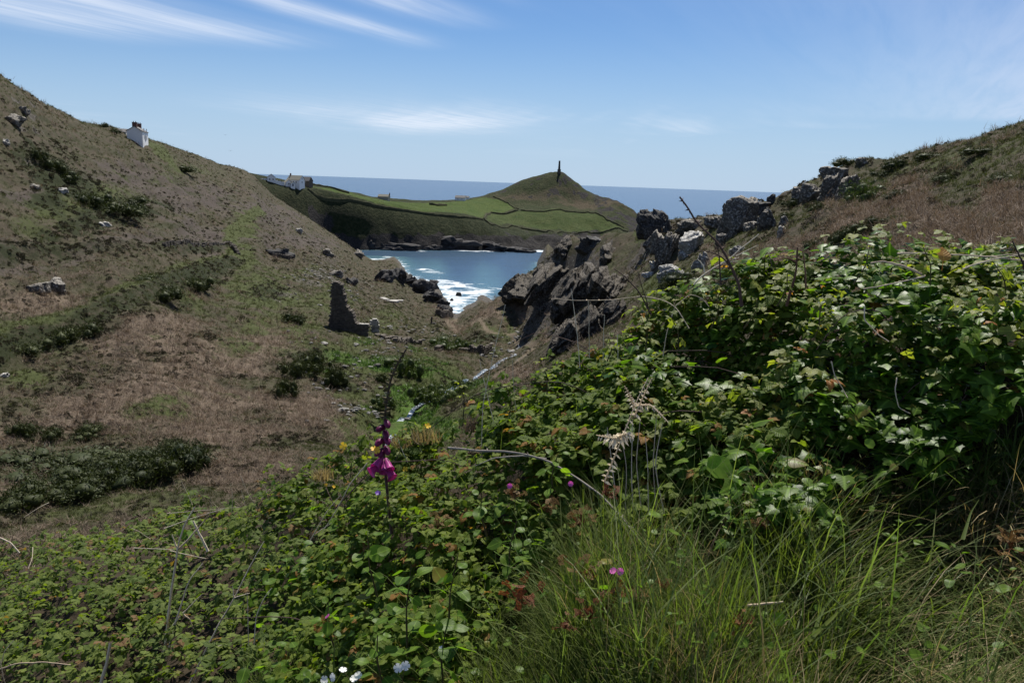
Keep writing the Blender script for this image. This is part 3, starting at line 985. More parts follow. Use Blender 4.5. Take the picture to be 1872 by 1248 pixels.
put_rock(1085, 452, 60, 24, "dark scrubby top ledge of the cove cliff", M_DARK, 77, "boulder", "rock", None, 1.8, 4, rough=.14, sink=1.1)
put_rock(1118, 474, 50, 28, "grey ledge above the tallest cliff buttress", M_CLIFF, 76, "boulder", "rock", None, 1.8, 4, rough=.14, sink=1.1)
G_ = "slanting rock ribs below the cliff"
CB = dict(name="rock_rib", cat="rock", group=G_, sub=5, cuts=9, rough=.12, strata=.14, sink=.7, tilt=.4)
put_rock(1078, 616, 50, 62, "slanting slabby rib running down to the bramble hedge", M_CLIFF, 81, depth=1.6, rz=.3, **CB)
put_rock(1036, 642, 50, 56, "lower dark slanting rib with sharp layered edges", M_CLIFF, 82, depth=1.6, rz=.2, **CB)
put_rock(1118, 590, 54, 48, "upper slanting rib below the cliff, next to bramble leaves", M_CLIFF, 83, depth=1.6, rz=.35, **CB)
# shore
G_ = "dark rocks along the shore"
for q in ((748, 522, 40, 20, "dark shore rock at the uphill end of the left shore"), (770, 536, 56, 26, "large dark shore rock beside the white surf"), (790, 552, 44, 20, "dark shore rock below the large one"),
          (808, 560, 30, 14, "dark rock ledge reaching into the surf"), (786, 530, 40, 18, "black rock at the waterline of the left shore"), (812, 572, 36, 16, "dark rock by the stream mouth"),
          (726, 512, 44, 22, "dark hump of rock above the left shore"), (700, 516, 50, 24, "dark overhung rock on the slope above the shore")):
    put_rock(*q, M_SHORE, int(q[0]), "shore_rock", "rock", G_, .9, 5, rough=.2, boxy=.1, cuts=8)


def sea_pt(px, py):
    v = ray_dir(px, py)
    return EYE + v * (-EYE[2] / v[2])


for q in ((838, 541, 12, 7, "small black rock awash in the white surf"), (826, 550, 8, 5, "tiny black rock nearest the shore in the surf"), (770, 516, 9, 6, "lone little rock at the edge of the foam"), (719, 479, 5, 4, "black speck of rock beyond the left shore")):
    put_rock(*q, M_SHORE, int(q[0]), "sea_rock", "rock", "small rocks in the surf", .9, 3, at=sea_pt(q[0], q[1]))
G_ = "rocks at the foot of the far cliffs"
for q in ((668, 455, 60, 22, "dark rocks at left foot of far cliff"), (722, 457, 76, 24, "long dark rock hump under the far cliff"), (780, 456, 50, 16, "low dark rock ledge in the middle of the far shore"), (832, 456, 84, 30, "largest rounded rock islet under the far cliff"),
          (905, 458, 66, 20, "dark rock ledge right of the largest islet"), (948, 460, 60, 10, "flat skerry pointing at the white surf"), (958, 452, 30, 18, "small rounded rock behind the flat skerry"), (1000, 452, 56, 22, "dark rock behind the white surf"), (876, 449, 26, 16, "small green-topped stack near the islet")):
    put_rock(q[0], q[1], q[2] * 1.25, q[3] * .85, q[4], M_SHORE, int(q[0]) + 1, "sea_rock", "rock", G_, .6, 5, at=sea_pt(q[0], q[1] + 1), rough=.2, boxy=.05, cuts=6)
# left hillside
put_rock(100, 532, 42, 22, "squared boulder with pale flat top on left slope", M_ROCK, 91, "boulder", "rock", None, .8, 4, cuts=5, rough=.08, boxy=.8, tilt=.25)
put_rock(62, 534, 42, 15, "dark boulder with a thin pale slab on top", M_ROCK, 92, "boulder", "rock", None, .8, 4, cuts=5, rough=.08, boxy=.8, tilt=-.2)
put_rock(190, 414, 30, 10, "pale flat rock lying on upper left slope", M_PALE, 93, "boulder", "rock", None, .7, 3)
for i, q in enumerate(((18, 222, 50, 18, "grey outcrop at the picture edge under the left skyline"), (40, 205, 24, 14, "small grey rock above the edge outcrop"), (60, 345, 30, 9, "grey rock in dark scrub on upper left slope"),
                       (112, 352, 22, 9, "pale flat stone in the dark scrub"), (8, 262, 18, 8, "pale stone at the picture edge below the outcrop"), (6, 690, 24, 10, "pale slab at the picture edge in the bracken"),
                       (510, 470, 56, 16, "low dark outcrop across the middle left slope"), (545, 425, 16, 10, "small grey stone high on the left slope"), (600, 468, 26, 14, "grey rock above the scree"), (655, 470, 30, 14, "grey rock near the slope edge above cove"),
                       (640, 520, 30, 14, "dark rock right of the scree"), (615, 505, 30, 12, "grey stones heap in the scree"))):
    put_rock(*q, (M_ROCK, M_ROCK, M_ROCK, M_PALE, M_PALE, M_PALE, M_DARK, M_PALE, M_ROCK, M_ROCK, M_DARK, M_ROCK)[i], 100 + i, "boulder", "rock", None, .8, 3, rough=.15)


# ------------------------------------------------------------------ masonry
def box_arrays(c, s, rz=0.0, jit=0.0, rg=None):
    B = np.array([(x, y, z) for z in (-.5, .5) for y in (-.5, .5) for x in (-.5, .5)]) * np.array(s)
    if jit and rg is not None:
        B = B + rg.uniform(-jit, jit, B.shape)
    ca, sa = math.cos(rz), math.sin(rz)
    B = np.stack([B[:, 0] * ca - B[:, 1] * sa, B[:, 0] * sa + B[:, 1] * ca, B[:, 2]], 1) + np.array(c)
    Fq = np.array([(0, 2, 3, 1), (4, 5, 7, 6), (0, 1, 5, 4), (2, 6, 7, 3), (0, 4, 6, 2), (1, 3, 7, 5)])
    return B, Fq


class Soup:
    def __init__(s): s.V, s.F, s.n, s.A = [], [], 0, []

    def add(s, V, F, a=0.0):
        s.V.append(np.asarray(V, float)); s.F.append(np.asarray(F) + s.n); s.n += len(V)
        s.A.append(np.full(len(V), a))

    def box(s, c, sz, rz=0., jit=0., rg=None, a=0.):
        s.add(*box_arrays(c, sz, rz, jit, rg), a)

    def mesh(s, name, mat, smooth=False):
        F4 = [f for f in s.F if f.shape[1] == 4]; F3 = [f for f in s.F if f.shape[1] == 3]
        Fs = ([np.concatenate(F4)] if F4 else []) + ([np.concatenate(F3)] if F3 else [])
        return mesh_np(name, np.concatenate(s.V), Fs, mat, smooth, dict(rnd=np.concatenate(s.A)))


def simple_mat(name, c0, c1, scale=6.0, rough=.9, bump=.3, spec=.2):
    m, t = material(name)
    P = t.obj()
    n = t.noise(P, scale, 5, .65)
    r_ = t.attr('rnd')
    f = t.m('ADD', t.m('MULTIPLY', n, .6), t.m('MULTIPLY', r_, .5), clamp=True)
    finish(t, t.mix(t.ramp(f, .2, .8, smooth=False), c0, c1), rough, spec, t.bump(n, bump, .03))
    return m


M_MASON = simple_mat("weathered_masonry", (.052, .045, .038), (.125, .108, .088), 3)
M_MASONP = simple_mat("lichened_masonry", (.11, .105, .095), (.36, .345, .31), 3)
M_BUFF = simple_mat("buff_stone", (.26, .23, .19), (.36, .33, .28), 3)
M_STONES = simple_mat("loose_stones", (.06, .057, .052), (.27, .26, .235), 3)
M_WHITE = simple_mat("limewash", (.66, .66, .64), (.80, .80, .78), 1.2, .85, .1)
M_SLATE = simple_mat("slate", (.09, .085, .085), (.155, .15, .145), 2.0, .7, .3)
M_SLATEG = simple_mat("mossy_slate", (.15, .145, .115), (.22, .21, .17), 2.0, .8, .3)
M_BRICK = simple_mat("chimney_brick", (.10, .055, .045), (.17, .09, .07), 5)
M_GLASS = simple_mat("window_glass", (.012, .014, .018), (.02, .024, .03), 1, .12, 0, .5)
M_FRAME = simple_mat("painted_frame", (.55, .55, .53), (.62, .62, .6), 4, .6, .05)
M_DOOR = simple_mat("painted_door", (.05, .07, .10), (.07, .09, .13), 4, .6, .05)


def laid_stones(profile, thick, seed, sw=.6, sh=.32, pale=.0):
    """rough courses of stone filling an (x,z) outline, one stone deep on each face; returns a Soup in local axes"""
    rg = np.random.default_rng(seed)
    S = Soup()
    pz = [p[1] for p in profile]; pxx = [p[0] for p in profile]
    z = min(pz)
    while z < max(pz):
        hh_ = sh * rg.uniform(.7, 1.3)
        x = min(pxx) - rg.uniform(0, sw)
        while x < max(pxx):
            ww = sw * rg.uniform(.5, 1.6)
            if in_poly(np.array([x + ww / 2]), np.array([z + hh_ / 2]), profile)[0]:
                for sy in (-1, 1):
                    tk = thick * .5
                    S.box((x + ww / 2, sy * (thick / 2 - tk / 2) + sy * rg.uniform(-.05, .07), z + hh_ / 2), (ww * .97, tk, hh_ * .95), rg.uniform(-.03, .03), .04, rg, rg.random() + pale * (rg.random() < .3))
            x += ww
        z += hh_
    return S


def oriented(name, label, cat, b, rz, S, mat, group=None, smooth=False):
    return thing(name, label, cat, (float(b[0]), float(b[1]), float(b[2])), rz, group, S.mesh(name, mat, smooth))


# ruined chimney stack of the mine
b = hit(640, 606)
k_ = float((b - EYE) @ _f) / FOC
def prof(pts, cx_, base):
    return [((x - cx_) * k_, (base - y) * k_) for x, y in pts]
ru = thing("ruined_mine_chimney", "tall broken dark stone chimney stack with stepped ruined wall in valley", "ruin", tuple(map(float, b - np.array([0, 0, .6]))))
pr = prof([(603, 612), (603, 590), (606, 560), (608, 530), (608, 513), (611, 509), (620, 510), (627, 514), (630, 530), (633, 548), (638, 558), (644, 562), (648, 572), (652, 582), (658, 585), (659, 612)], 640, 606)
link("stack_masonry", laid_stones(pr, 2.2, 5, .42, .24).mesh("stack_masonry", M_MASON), ru, kind="stuff")
pr = prof([(656, 612), (656, 587), (664, 586), (675, 587), (675, 612)], 640, 606)
link("side_wall", laid_stones(pr, 1.0, 6, .42, .25, 1).mesh("side_wall", M_MASON), ru, (0, -.3, 0), kind="stuff")
sc_ = Soup()
rg_ = np.random.default_rng(4)
for i in range(7):
    sc_.box(((654 - 640 + 3.2 * i) * k_, -.3, (606 - 586) * k_ + .1), (.42, 1.1, .16), 0, .05, rg_, .9)
link("capstones", sc_.mesh("capstones", M_MASONP), ru)
b = hit(686, 606)
pl = oriented("ruined_gate_pillar", "short square pillar of pale and dark stones right of ruined chimney", "ruin", b - np.array([0, 0, .3]), .2, laid_stones([(-.75, 0), (-.75, 2.9), (-.4, 3.3), (.3, 3.35), (.72, 2.7), (.75, 0)], 1.3, 9, .6, .34, 1.), M_MASONP)


def dry_wall(pts, h, w, label, seed, mat=M_MASON, name="stone_wall", cat="wall", group=None, pale=.3, step=.55):
    L = resample([tuple(p) for p in pts], step)
    tg_ = np.gradient(L, axis=0)
    rg = np.random.default_rng(seed)
    z = zall(L[:, 0], L[:, 1])
    S = Soup()
    c0 = L[len(L) // 2]; z0 = float(z[len(L) // 2])
    nrow = max(2, int(h / .38))
    for i in range(len(L)):
        a = math.atan2(tg_[i, 1], tg_[i, 0])
        hh_ = h * (.88 + .24 * rg.random())
        for j in range(nrow):
            zz2 = z[i] - .3 + (j + .5) * (hh_ + .3) / nrow
            S.box((L[i, 0] - c0[0] + rg.uniform(-.1, .1), L[i, 1] - c0[1] + rg.uniform(-.1, .1), zz2 - z0), (step * rg.uniform(.9, 1.3), w * rg.uniform(.8, 1.1) * (1 - .25 * j / nrow), (hh_ + .3) / nrow * rg.uniform(.9, 1.12)),
                  a + rg.uniform(-.12, .12), .06, rg, rg.random() * (1.0 if j == nrow - 1 else .55) + (pale if j == nrow - 1 else 0))
    return oriented(name, label, cat, (c0[0], c0[1], z0), 0, S, mat, group)


H2 = lambda *l: [hit(*q)[:2] for q in l]
dry_wall(H2((722, 626), (745, 625), (770, 628)), .9, 1.0, "low terrace wall with pale capstones below the gate pillar", 21)
dry_wall(H2((690, 614), (706, 620), (720, 618)), .5, 1.2, "tumbled wall footing beside the gate pillar", 22, pale=.8)
dry_wall(H2((862, 644), (880, 646), (897, 640)), 1.6, 1.0, "dark retaining wall of old works left of the stream", 23)
dry_wall(H2((800, 640), (830, 640), (862, 644)), .8, 1.4, "overgrown dark bank wall left of the retaining wall", 24, pale=0)
dry_wall(H2((800, 577), (812, 579), (824, 577)), 2.2, 2.0, "square dark stone hut ruin beside the shore", 25, pale=0)
dry_wall(H2((300, 456), (360, 454), (420, 450)), 1.3, 1.0, "old dark field wall along the bank on left slope", 26, pale=0)
dry_wall(H2((420, 450), (432, 462), (436, 470)), 1.1, .9, "short end of the old field wall turning downhill", 27, pale=0)
dry_wall(H2((500, 470), (530, 474)), 1.0, 1.2, "dark broken wall on the middle left slope", 28, pale=0)
b = hit(712, 552); S = Soup()
rg_ = np.random.default_rng(8)
S.box((0, 0, .35), (6.2, 2.2, .5), -.35, .08, rg_, .9)
S.box((-2.0, 2.2, .7), (2.0, 5.2, .4), .5, .08, rg_, .8)
S.box((2.2, 2.0, .3), (4.0, 1.4, .4), .05, .08, rg_, .9)
oriented("concrete_slab", "angled pale concrete slab of old works above the shore", "ruin", b, 0, S, M_MASONP)
b = hit(789, 590); S = Soup()
S.box((0, 0, .9), (.5, .5, 2.2), .2, .06, rg_, .1)
oriented("stone_post", "dark upright stone post near the stream mouth", "post", b, 0, S, M_MASON)

# loose stones about the ruins and stream
S = Soup()
rg = np.random.default_rng(77)
for cx_, cy_, rx_, ry_, n in ((640, 690, 80, 50, 60), (700, 640, 60, 30, 60), (600, 500, 60, 30, 120), (760, 600, 60, 20, 50), (900, 640, 40, 14, 40), (560, 620, 30, 20, 14), (650, 750, 50, 20, 30), (930, 615, 30, 15, 20), (660, 540, 50, 20, 40)):
    for _ in range(n):
        p = hit(cx_ + rg.normal() * rx_ * .6, cy_ + rg.normal() * ry_ * .6)
        if p is None or p[2] < .5: continue
        V_, F_ = _ICO[1]
        s_ = rg.uniform(.12, .36) * (1.5 if rg.random() < .12 else 1)
        V_ = (V_ * (1 + .35 * rg.normal(size=(len(V_), 1)) * .5)) * np.array([s_ * rg.uniform(.8, 1.7), s_, s_ * .6])
        S.add(V_ + p + np.array([0, 0, s_ * .25]), F_, rg.random() * 1.1)
link("rubble", S.mesh("rubble", M_STONES), kind="stuff", label="pale loose stones scattered about the ruins and scree")


# ------------------------------------------------------------------ houses
def house(name, label, loc, yaw, W_, L_, eave, ridge, wallm, roofm, chim=(), wins=(), door=None, base=1.2, group=None, cat="house", over=.25):
    """W_: gable width (x), L_: length (y). wins: (side, pos, z, w, h) with side in 'gable','back','right','left'"""
    t_ = thing(name, label, cat, tuple(map(float, loc)), yaw, group)
    w, l = W_ / 2, L_ / 2
    V = [(-w, -l, -base), (w, -l, -base), (w, l, -base), (-w, l, -base), (-w, -l, eave), (w, -l, eave), (w, l, eave), (-w, l, eave), (0, -l, ridge), (0, l, ridge)]
    S = Soup()
    S.add(V, np.array([(1, 2, 6, 5), (3, 0, 4, 7)]), .6)
    S.add(V, np.array([(0, 1, 5, 4), (2, 3, 7, 6)]), .6)
    S.add(V, np.array([(4, 5, 8), (6, 7, 9)]), .6)
    link("wall", S.mesh("wall", wallm), t_)
    S = Soup()
    th = .16
    sl = (ridge - eave) / w
    for sgn in (-1, 1):
        e = sgn * (w + over); ez = eave - over * sl
        R = [(e, -l - over, ez), (0, -l - over, ridge), (0, l + over, ridge), (e, l + over, ez)]
        R = R + [(x, y, z + th) for x, y, z in R]
        S.add(R, np.array([(0, 1, 2, 3), (4, 7, 6, 5), (0, 3, 7, 4), (1, 5, 6, 2), (0, 4, 5, 1), (3, 2, 6, 7)]), .5)
    rf = link("roof", S.mesh("roof", roofm), t_, (0, 0, .02))
    for cy_, cw, ch in chim:
        S = Soup()
        S.box((0, cy_, ridge + ch / 2 - .3), (cw, cw * .8, ch + .6), 0, 0, None, .4)
        S.box((0, cy_, ridge + ch + .06), (cw * 1.15, cw * .95, .14), 0, 0, None, .2)
        co = link("chimney", S.mesh("chimney", M_BRICK), t_)
        for k in (-1, 1):
            S = Soup(); S.box((k * cw * .25, cy_, ridge + ch + .32), (.22, .22, .4), .3, 0, None, .8)
            link("chimney_pot", S.mesh("chimney_pot", M_BRICK), co)
    for side, p_, z_, ww, wh in wins:
        ax = {'gable': (p_, -l - .03, 0), 'back': (p_, l + .03, 0), 'right': (w + .03, p_, math.pi / 2), 'left': (-w - .03, p_, math.pi / 2)}[side]
        S = Soup()
        for dx_, dz_, sx_, sz_ in ((0, wh / 2, ww + .16, .09), (0, -wh / 2, ww + .2, .1), (-ww / 2, 0, .09, wh), (ww / 2, 0, .09, wh), (0, 0, .05, wh), (0, 0, ww, .05)):
            c, s_ = math.cos(ax[2]), math.sin(ax[2])
            S.box((ax[0] + dx_ * c, ax[1] + dx_ * s_, z_ + dz_), (sx_, .1, sz_), ax[2], 0, None, .5)
        fo = link("window", S.mesh("window", M_FRAME), t_)
        S = Soup(); S.box((ax[0], ax[1], z_), (ww, .05, wh), ax[2], 0, None, .5)
        link("pane", S.mesh("pane", M_GLASS), fo)
    if door:
        side, p_, ww, wh = door
        ax = {'gable': (p_, -l - .03, 0), 'right': (w + .03, p_, math.pi / 2), 'left': (-w - .03, p_, math.pi / 2)}[side]
        S = Soup(); S.box((ax[0], ax[1], wh / 2), (ww, .1, wh), ax[2], 0, None, .5)
        link("door", S.mesh("door", M_DOOR), t_)
    return t_


b = hit(252, 264); b = b if b is not None else unproj(252, 260, 320)
k_ = float((b - EYE) @ _f) / FOC
yaw_ = .22
hl = unproj(252, 258, b[1] + 5)
COT = house("cottage", "tall white cottage with two brick chimneys high on left hillside", hl, yaw_, 27 * k_, 9.5, 17 * k_, 25 * k_, M_WHITE, M_SLATE,
            chim=((-3.9, 1.5, 1.35), (3.6, 1.3, 1.3)), wins=(('right', -2.2, 1.4, 1, 1.2), ('right', 2.2, 1.4, 1, 1.2), ('right', -2.2, 3.8, 1, 1.2), ('right', 2.2, 3.8, 1, 1.2)), door=('right', 0, 1, 2), base=4)
hl2 = unproj(225, 249, b[1] + 7)
house("outbuilding", "low white lean-to beside the tall white cottage", hl2, yaw_ + math.pi / 2, 4.2, 14 * k_, 7 * k_, 12.5 * k_, M_WHITE, M_SLATE, wins=(('left', 0, .9, .7, .7),), base=4, cat="shed")

D_ = 625
p = unproj(541, 340, D_) + np.array([0, 0, 1.2]); k_ = D_ / FOC
house("farmhouse", "white farmhouse with grey roof and end chimney on far headland", p, 1.25, 7.0, 10.5, 3.2, 6.3, M_WHITE, M_SLATEG,
      chim=((4.4, .9, 1.2),), wins=(('right', -2.5, 1.6, .9, 1.2), ('right', 1.8, 1.6, .9, 1.2), ('left', -2.5, 1.6, .9, 1.2), ('left', 0, 1.6, .9, 1.2), ('left', 3, 1.6, .9, 1.2), ('gable', 0, 1.6, .9, 1.3), ('gable', 0, 4.3, .8, 1.0)), door=('left', 1.5, 1, 2), base=4)
p = unproj(526, 339, D_ - 3)
house("cottage_wing", "low white gabled wing left of the far farmhouse", p, .5, 4.4, 6.5, 2.2, 4.2, M_WHITE, M_SLATEG, wins=(('gable', 0, 1.2, .9, .9),), base=3, cat="house")
p = unproj(535, 340.5, D_ - 6)
house("porch", "small white gabled porch in front of the far farmhouse", p, .4, 3.0, 3.0, 1.9, 3.1, M_WHITE, M_SLATEG, door=('gable', 0, .9, 1.8), base=3, cat="house")
p = unproj(561, 336, D_ + 14)
house("barn", "dark roofed barn behind the far farmhouse", p, 1.25, 5.5, 7.0, 2.2, 5.0, M_MASON, M_SLATE, wins=(('left', 0, 1.2, .8, .8),), base=3, cat="barn")
p = unproj(496, 331.5, D_ - 5)
house("small_house", "small white gabled house left of the far farmhouse", p, .3, 5.6, 8.0, 3.0, 5.2, M_WHITE, M_SLATE, wins=(('gable', -1.2, 1.5, .8, 1), ('gable', 1.2, 1.5, .8, 1)), base=3, cat="house")


def white_wall(px0, py0, px1, py1, d0, d1, h, label):
    a, c = unproj(px0, py0, d0), unproj(px1, py1, d1)
    L_ = np.linalg.norm((c - a)[:2]); yaw = math.atan2(c[1] - a[1], c[0] - a[0])
    S = Soup()
    n = max(2, int(L_ / 2))
    for i in range(n):
        q = a + (c - a) * (i + .5) / n
        S.box(tuple(q - a + np.array([0, 0, h / 2 - 1.2])), (L_ / n * .99, .4, h + 2.4), yaw, .03, RNG, RNG.random())
    thing("garden_wall", label, "wall", tuple(map(float, a)), 0, None, S.mesh("garden_wall", M_WHITE))


white_wall(476, 329, 490, 329, D_ - 10, D_ - 8, 1.0, "low white terrace wall left of the small white house")
white_wall(502, 333, 520, 337, D_ - 8, D_ - 6, 1.6, "low white garden wall between the two white houses")
p = hit(702, 364)
RST = house("stone_barn", "roofless buff stone chapel ruin in the green field", p + np.array([0, 0, .2]), 1.35, 5, 9.5, 2.0, 3.8, M_BUFF, M_SLATEG, chim=((-5.2, .8, 1.2),), base=2, cat="ruin")
RST['label'] = "small buff stone building on the green headland field skyline"
p = hit(842, 366)
house("white_house", "tiny white house at the foot of the chimney hill", p, 1.4, 5.5, 10, 2.4, 4.4, M_WHITE, M_SLATE, wins=(('left', -2, 1.2, .8, .9), ('left', 2, 1.2, .8, .9)), base=2)
p = hit(852, 364)
house("white_shed", "tiny white shed right of the tiny white house", p, 1.4, 3.5, 6, 1.8, 3.0, M_WHITE, M_SLATE, base=2, cat="shed")

# chimney monument on the summit
sx0 = unproj(1022, 316, 900)
tp = np.array([sx0[0], 900.0, 0]); tp[2] = ground(tp[0], tp[1])
mt = thing("summit_chimney", "tall tapering stone chimney standing on top of far hill", "chimney", tuple(map(float, tp)))


def lathe(prof_, seg=14):
    a = np.linspace(0, 2 * math.pi, seg, endpoint=False)
    V = np.concatenate([np.stack([r_ * np.cos(a), r_ * np.sin(a), np.full(seg, z)], 1) for r_, z in prof_])
    i = np.arange(len(prof_) - 1)[:, None] * seg + np.arange(seg)[None]
    j = np.arange(len(prof_) - 1)[:, None] * seg + (np.arange(seg)[None] + 1) % seg
    return V, np.stack([i, j, j + seg, i + seg], -1).reshape(-1, 4)


V_, F_ = lathe([(1.2, 4.0), (.85, 12.6), (.98, 12.65), (.98, 13.0), (.8, 13.05), (.7, 12.7)])
link("shaft", mesh_np("shaft", V_, F_, M_MASON, True), mt)
S = Soup(); S.box((0, 0, 1.4), (2.7, 2.7, 5.2), .4, .08, RNG, .3); S.box((0, 0, 4.05), (2.9, 2.9, .25), .4, .02, RNG, .6)
link("plinth", S.mesh("plinth", M_MASON), mt)

# field walls of the headland: overgrown stone banks
wb, t = material("overgrown_bank")
P = t.obj()
n = t.noise(P, 1.1, 5, .7)
finish(t, t.mix(t.ramp(n, .35, .65), (.032, .037, .017), (.075, .072, .040)), .95, .1, t.bump(n, .8, .4))


def field_bank(pxs, h, w, label):
    L = resample([tuple(hit(*q)[:2]) for q in pxs], 1.5)
    tg_ = np.gradient(L, axis=0); tg_ /= np.linalg.norm(tg_, axis=1, keepdims=True) + 1e-9
    nn_ = np.stack([-tg_[:, 1], tg_[:, 0]], 1)
    c0 = L[len(L) // 2]; z0 = ground(*c0)
    s_ = np.arange(len(L)) * .35
    rows = []
    for u_, q in ((-1, -.6), (-.75, .55), (-.3, 1.0), (.3, 1.0), (.75, .55), (1, -.6)):
        pp = L + nn_ * (u_ * w / 2 * (1 + .5 * (fbm(s_, s_ * 0 + u_ * 3, 3, 3) - .5)))[:, None]
        z = zall(pp[:, 0], pp[:, 1]) + q * h * (.75 + .6 * fbm(s_ * 1.3, s_ * 0 + u_, 3, 9))
        rows.append(np.c_[pp - c0, z - z0])
    V = np.stack(rows, 1).reshape(-1, 3)
    thing("field_wall", label, "wall", (float(c0[0]), float(c0[1]), float(z0)), 0, "field walls on the far headland", mesh_np("field_wall", V, grid_faces(len(L), 6), wb, False))


field_bank(((563, 347), (640, 366), (700, 380), (760, 389), (791, 393), (840, 398), (884, 403)), 1.4, 1.9, "long dark field wall along the cliff top under the houses")
field_bank(((886, 403), (899, 412), (952, 418), (999, 425), (1049, 428), (1149, 424)), 1.1, 1.6, "dark field wall along the foot of the lower green field")
field_bank(((885, 401), (889, 393), (897, 389), (948, 385)), 1.3, 1.6, "dark field wall between the bright field and lower field")
field_bank(((952, 385), (1000, 387), (1075, 388), (1112, 404), (1140, 417)), 1.1, 1.5, "dark field wall along the top of the lower field")
field_bank(((902, 360), (930, 372), (948, 383)), 1.0, 1.4, "short field wall climbing the foot of the chimney hill")
field_bank(((566, 338), (600, 343), (640, 354)), 1.3, 1.5, "dark hedge bank on the skyline right of the farmhouse")
field_bank(((785, 374), (800, 376), (816, 376)), 1.7, 3.1, "small dark scrub patch in the bright green field")

# gulls over the sea
gm = simple_mat("gull_feathers", (.10, .10, .11), (.2, .2, .21), 3)
for px_, py_g, s_, lb in ((412, 247, 1.0, "upper of two small dark gulls gliding in the sky"), (421, 276, 1.1, "lower of two small gulls gliding in the sky")):
    V, F = [], []
    body = _ICO[2][0] * np.array([.09, .26, .08]); fb = _ICO[2][1]
    S = Soup(); S.add(body, fb, .5)
    for sg in (-1, 1):
        Wg = np.array([(0, .1, .02), (0, -.1, .02), (sg * .35, -.06, .17), (sg * .35, .12, .17), (sg * .75, -.16, .08), (sg * .7, 0, .09), (0, .1, .04), (0, -.1, .04), (sg * .35, -.06, .19), (sg * .35, .12, .19), (sg * .75, -.16, .095), (sg * .7, 0, .105)])
        S.add(Wg, np.array([(0, 1, 2, 3), (3, 2, 4, 5), (6, 9, 8, 7), (9, 11, 10, 8), (0, 3, 9, 6), (1, 7, 8, 2), (3, 5, 11, 9), (2, 8, 10, 4)]), .3)
    S.add(np.array([(0, -.2, .02), (-.08, -.42, .02), (.08, -.42, .02)]), np.array([(0, 1, 2)]), .5)
    thing("gull", lb, "bird", tuple(map(float, unproj(px_, py_g, 330))), .4, "gulls over the valley", S.mesh("gull", gm, True))
# ------------------------------------------------------------------ plants of the open land
def leafmat(name, c0, c1, rough=.55, trans=.35, tcol=(1.1, 1.25, .45), spec=.3, scale=None, instrand=True, tip=None):
    """thin-leaf material: colour varies from leaf to leaf, light passes through"""
    m, t = material(name)
    r_ = t.attr('rnd')
    if instrand:
        r_ = t.m('FRACT', t.m('ADD', r_, t.node('ShaderNodeObjectInfo').outputs['Random']))
    c = t.mix(r_, c0, c1)
    if tip is not None:
        c = t.mix(t.m('MULTIPLY', t.attr('tip'), .9), c, tip)
    d = t.node('ShaderNodeBsdfPrincipled')
    t.put(d.inputs['Base Color'], c); t.put(d.inputs['Roughness'], rough); t.put(d.inputs['Specular IOR Level'], spec)
    tr = t.node('ShaderNodeBsdfTranslucent')
    t.put(tr.inputs[0], t.mix(1.0, c, tcol, 'MULTIPLY'))
    mx = t.node('ShaderNodeMixShader')
    mx.inputs[0].default_value = trans
    t.l.new(d.outputs[0], mx.inputs[1]); t.l.new(tr.outputs[0], mx.inputs[2])
    t.l.new(mx.outputs[0], t.node('ShaderNodeOutputMaterial').inputs[0])
    return m


def blades(n, h, w, spread, bend, seed, lean=.3, segs=2, base_r=.1):
    """n curved tapering blades in one clump; returns V,F,rnd"""
    rg = np.random.default_rng(seed)
    az = rg.uniform(0, 2 * math.pi, n); r0 = base_r * np.sqrt(rg.random(n))
    a2 = rg.uniform(0, 2 * math.pi, n)
    L = h * rg.uniform(.5, 1.15, n); ln = np.abs(rg.normal(lean, spread, n)); bd = bend * rg.uniform(.4, 1.4, n)
    return blade_arrays(np.stack([r0 * np.cos(a2), r0 * np.sin(a2), np.zeros(n)], 1), az, L, np.full(n, w) * rg.uniform(.6, 1.3, n), ln, bd, segs, rg.random(n))


def blade_arrays(base, az, L, w, lean, bend, segs, rnd):
    n = len(base)
    d = np.stack([np.cos(az), np.sin(az)], 1); sdv = np.stack([-np.sin(az), np.cos(az)], 1)
    V = np.zeros((n, 2 * segs + 1, 3)); tipa = np.zeros((n, 2 * segs + 1))
    p = base.copy(); ang = lean.copy()
    for k in range(segs + 1):
        u = k / segs
        wk = w * (1 - u) ** .7
        if k < segs:
            V[:, 2 * k, :2] = p[:, :2] - sdv * (wk / 2)[:, None]; V[:, 2 * k + 1, :2] = p[:, :2] + sdv * (wk / 2)[:, None]
            V[:, 2 * k, 2] = p[:, 2]; V[:, 2 * k + 1, 2] = p[:, 2]
            tipa[:, 2 * k] = u; tipa[:, 2 * k + 1] = u
            st = L / segs
            p = p + np.concatenate([d * (np.sin(ang) * st)[:, None], (np.cos(ang) * st)[:, None]], 1)
            ang = ang + bend / segs
        else:
            V[:, 2 * k] = p; tipa[:, 2 * k] = 1
    m = 2 * segs + 1
    o = np.arange(n)[:, None] * m
    Fq = np.concatenate([o + np.array([[2 * k, 2 * k + 1, 2 * k + 3, 2 * k + 2]]) for k in range(segs - 1)]) if segs > 1 else np.zeros((0, 4), int)
    Ft = (o + np.array([[2 * segs - 2, 2 * segs - 1, 2 * segs]]))
    return V.reshape(-1, 3), Fq, Ft, np.repeat(rnd, m), tipa.ravel()


def blade_mesh(name, arr, mat):
    V, Fq, Ft, r_, tp_ = arr
    return mesh_np(name, V, [f for f in (Fq, Ft) if len(f)], mat, True, dict(rnd=r_, tip=tp_))


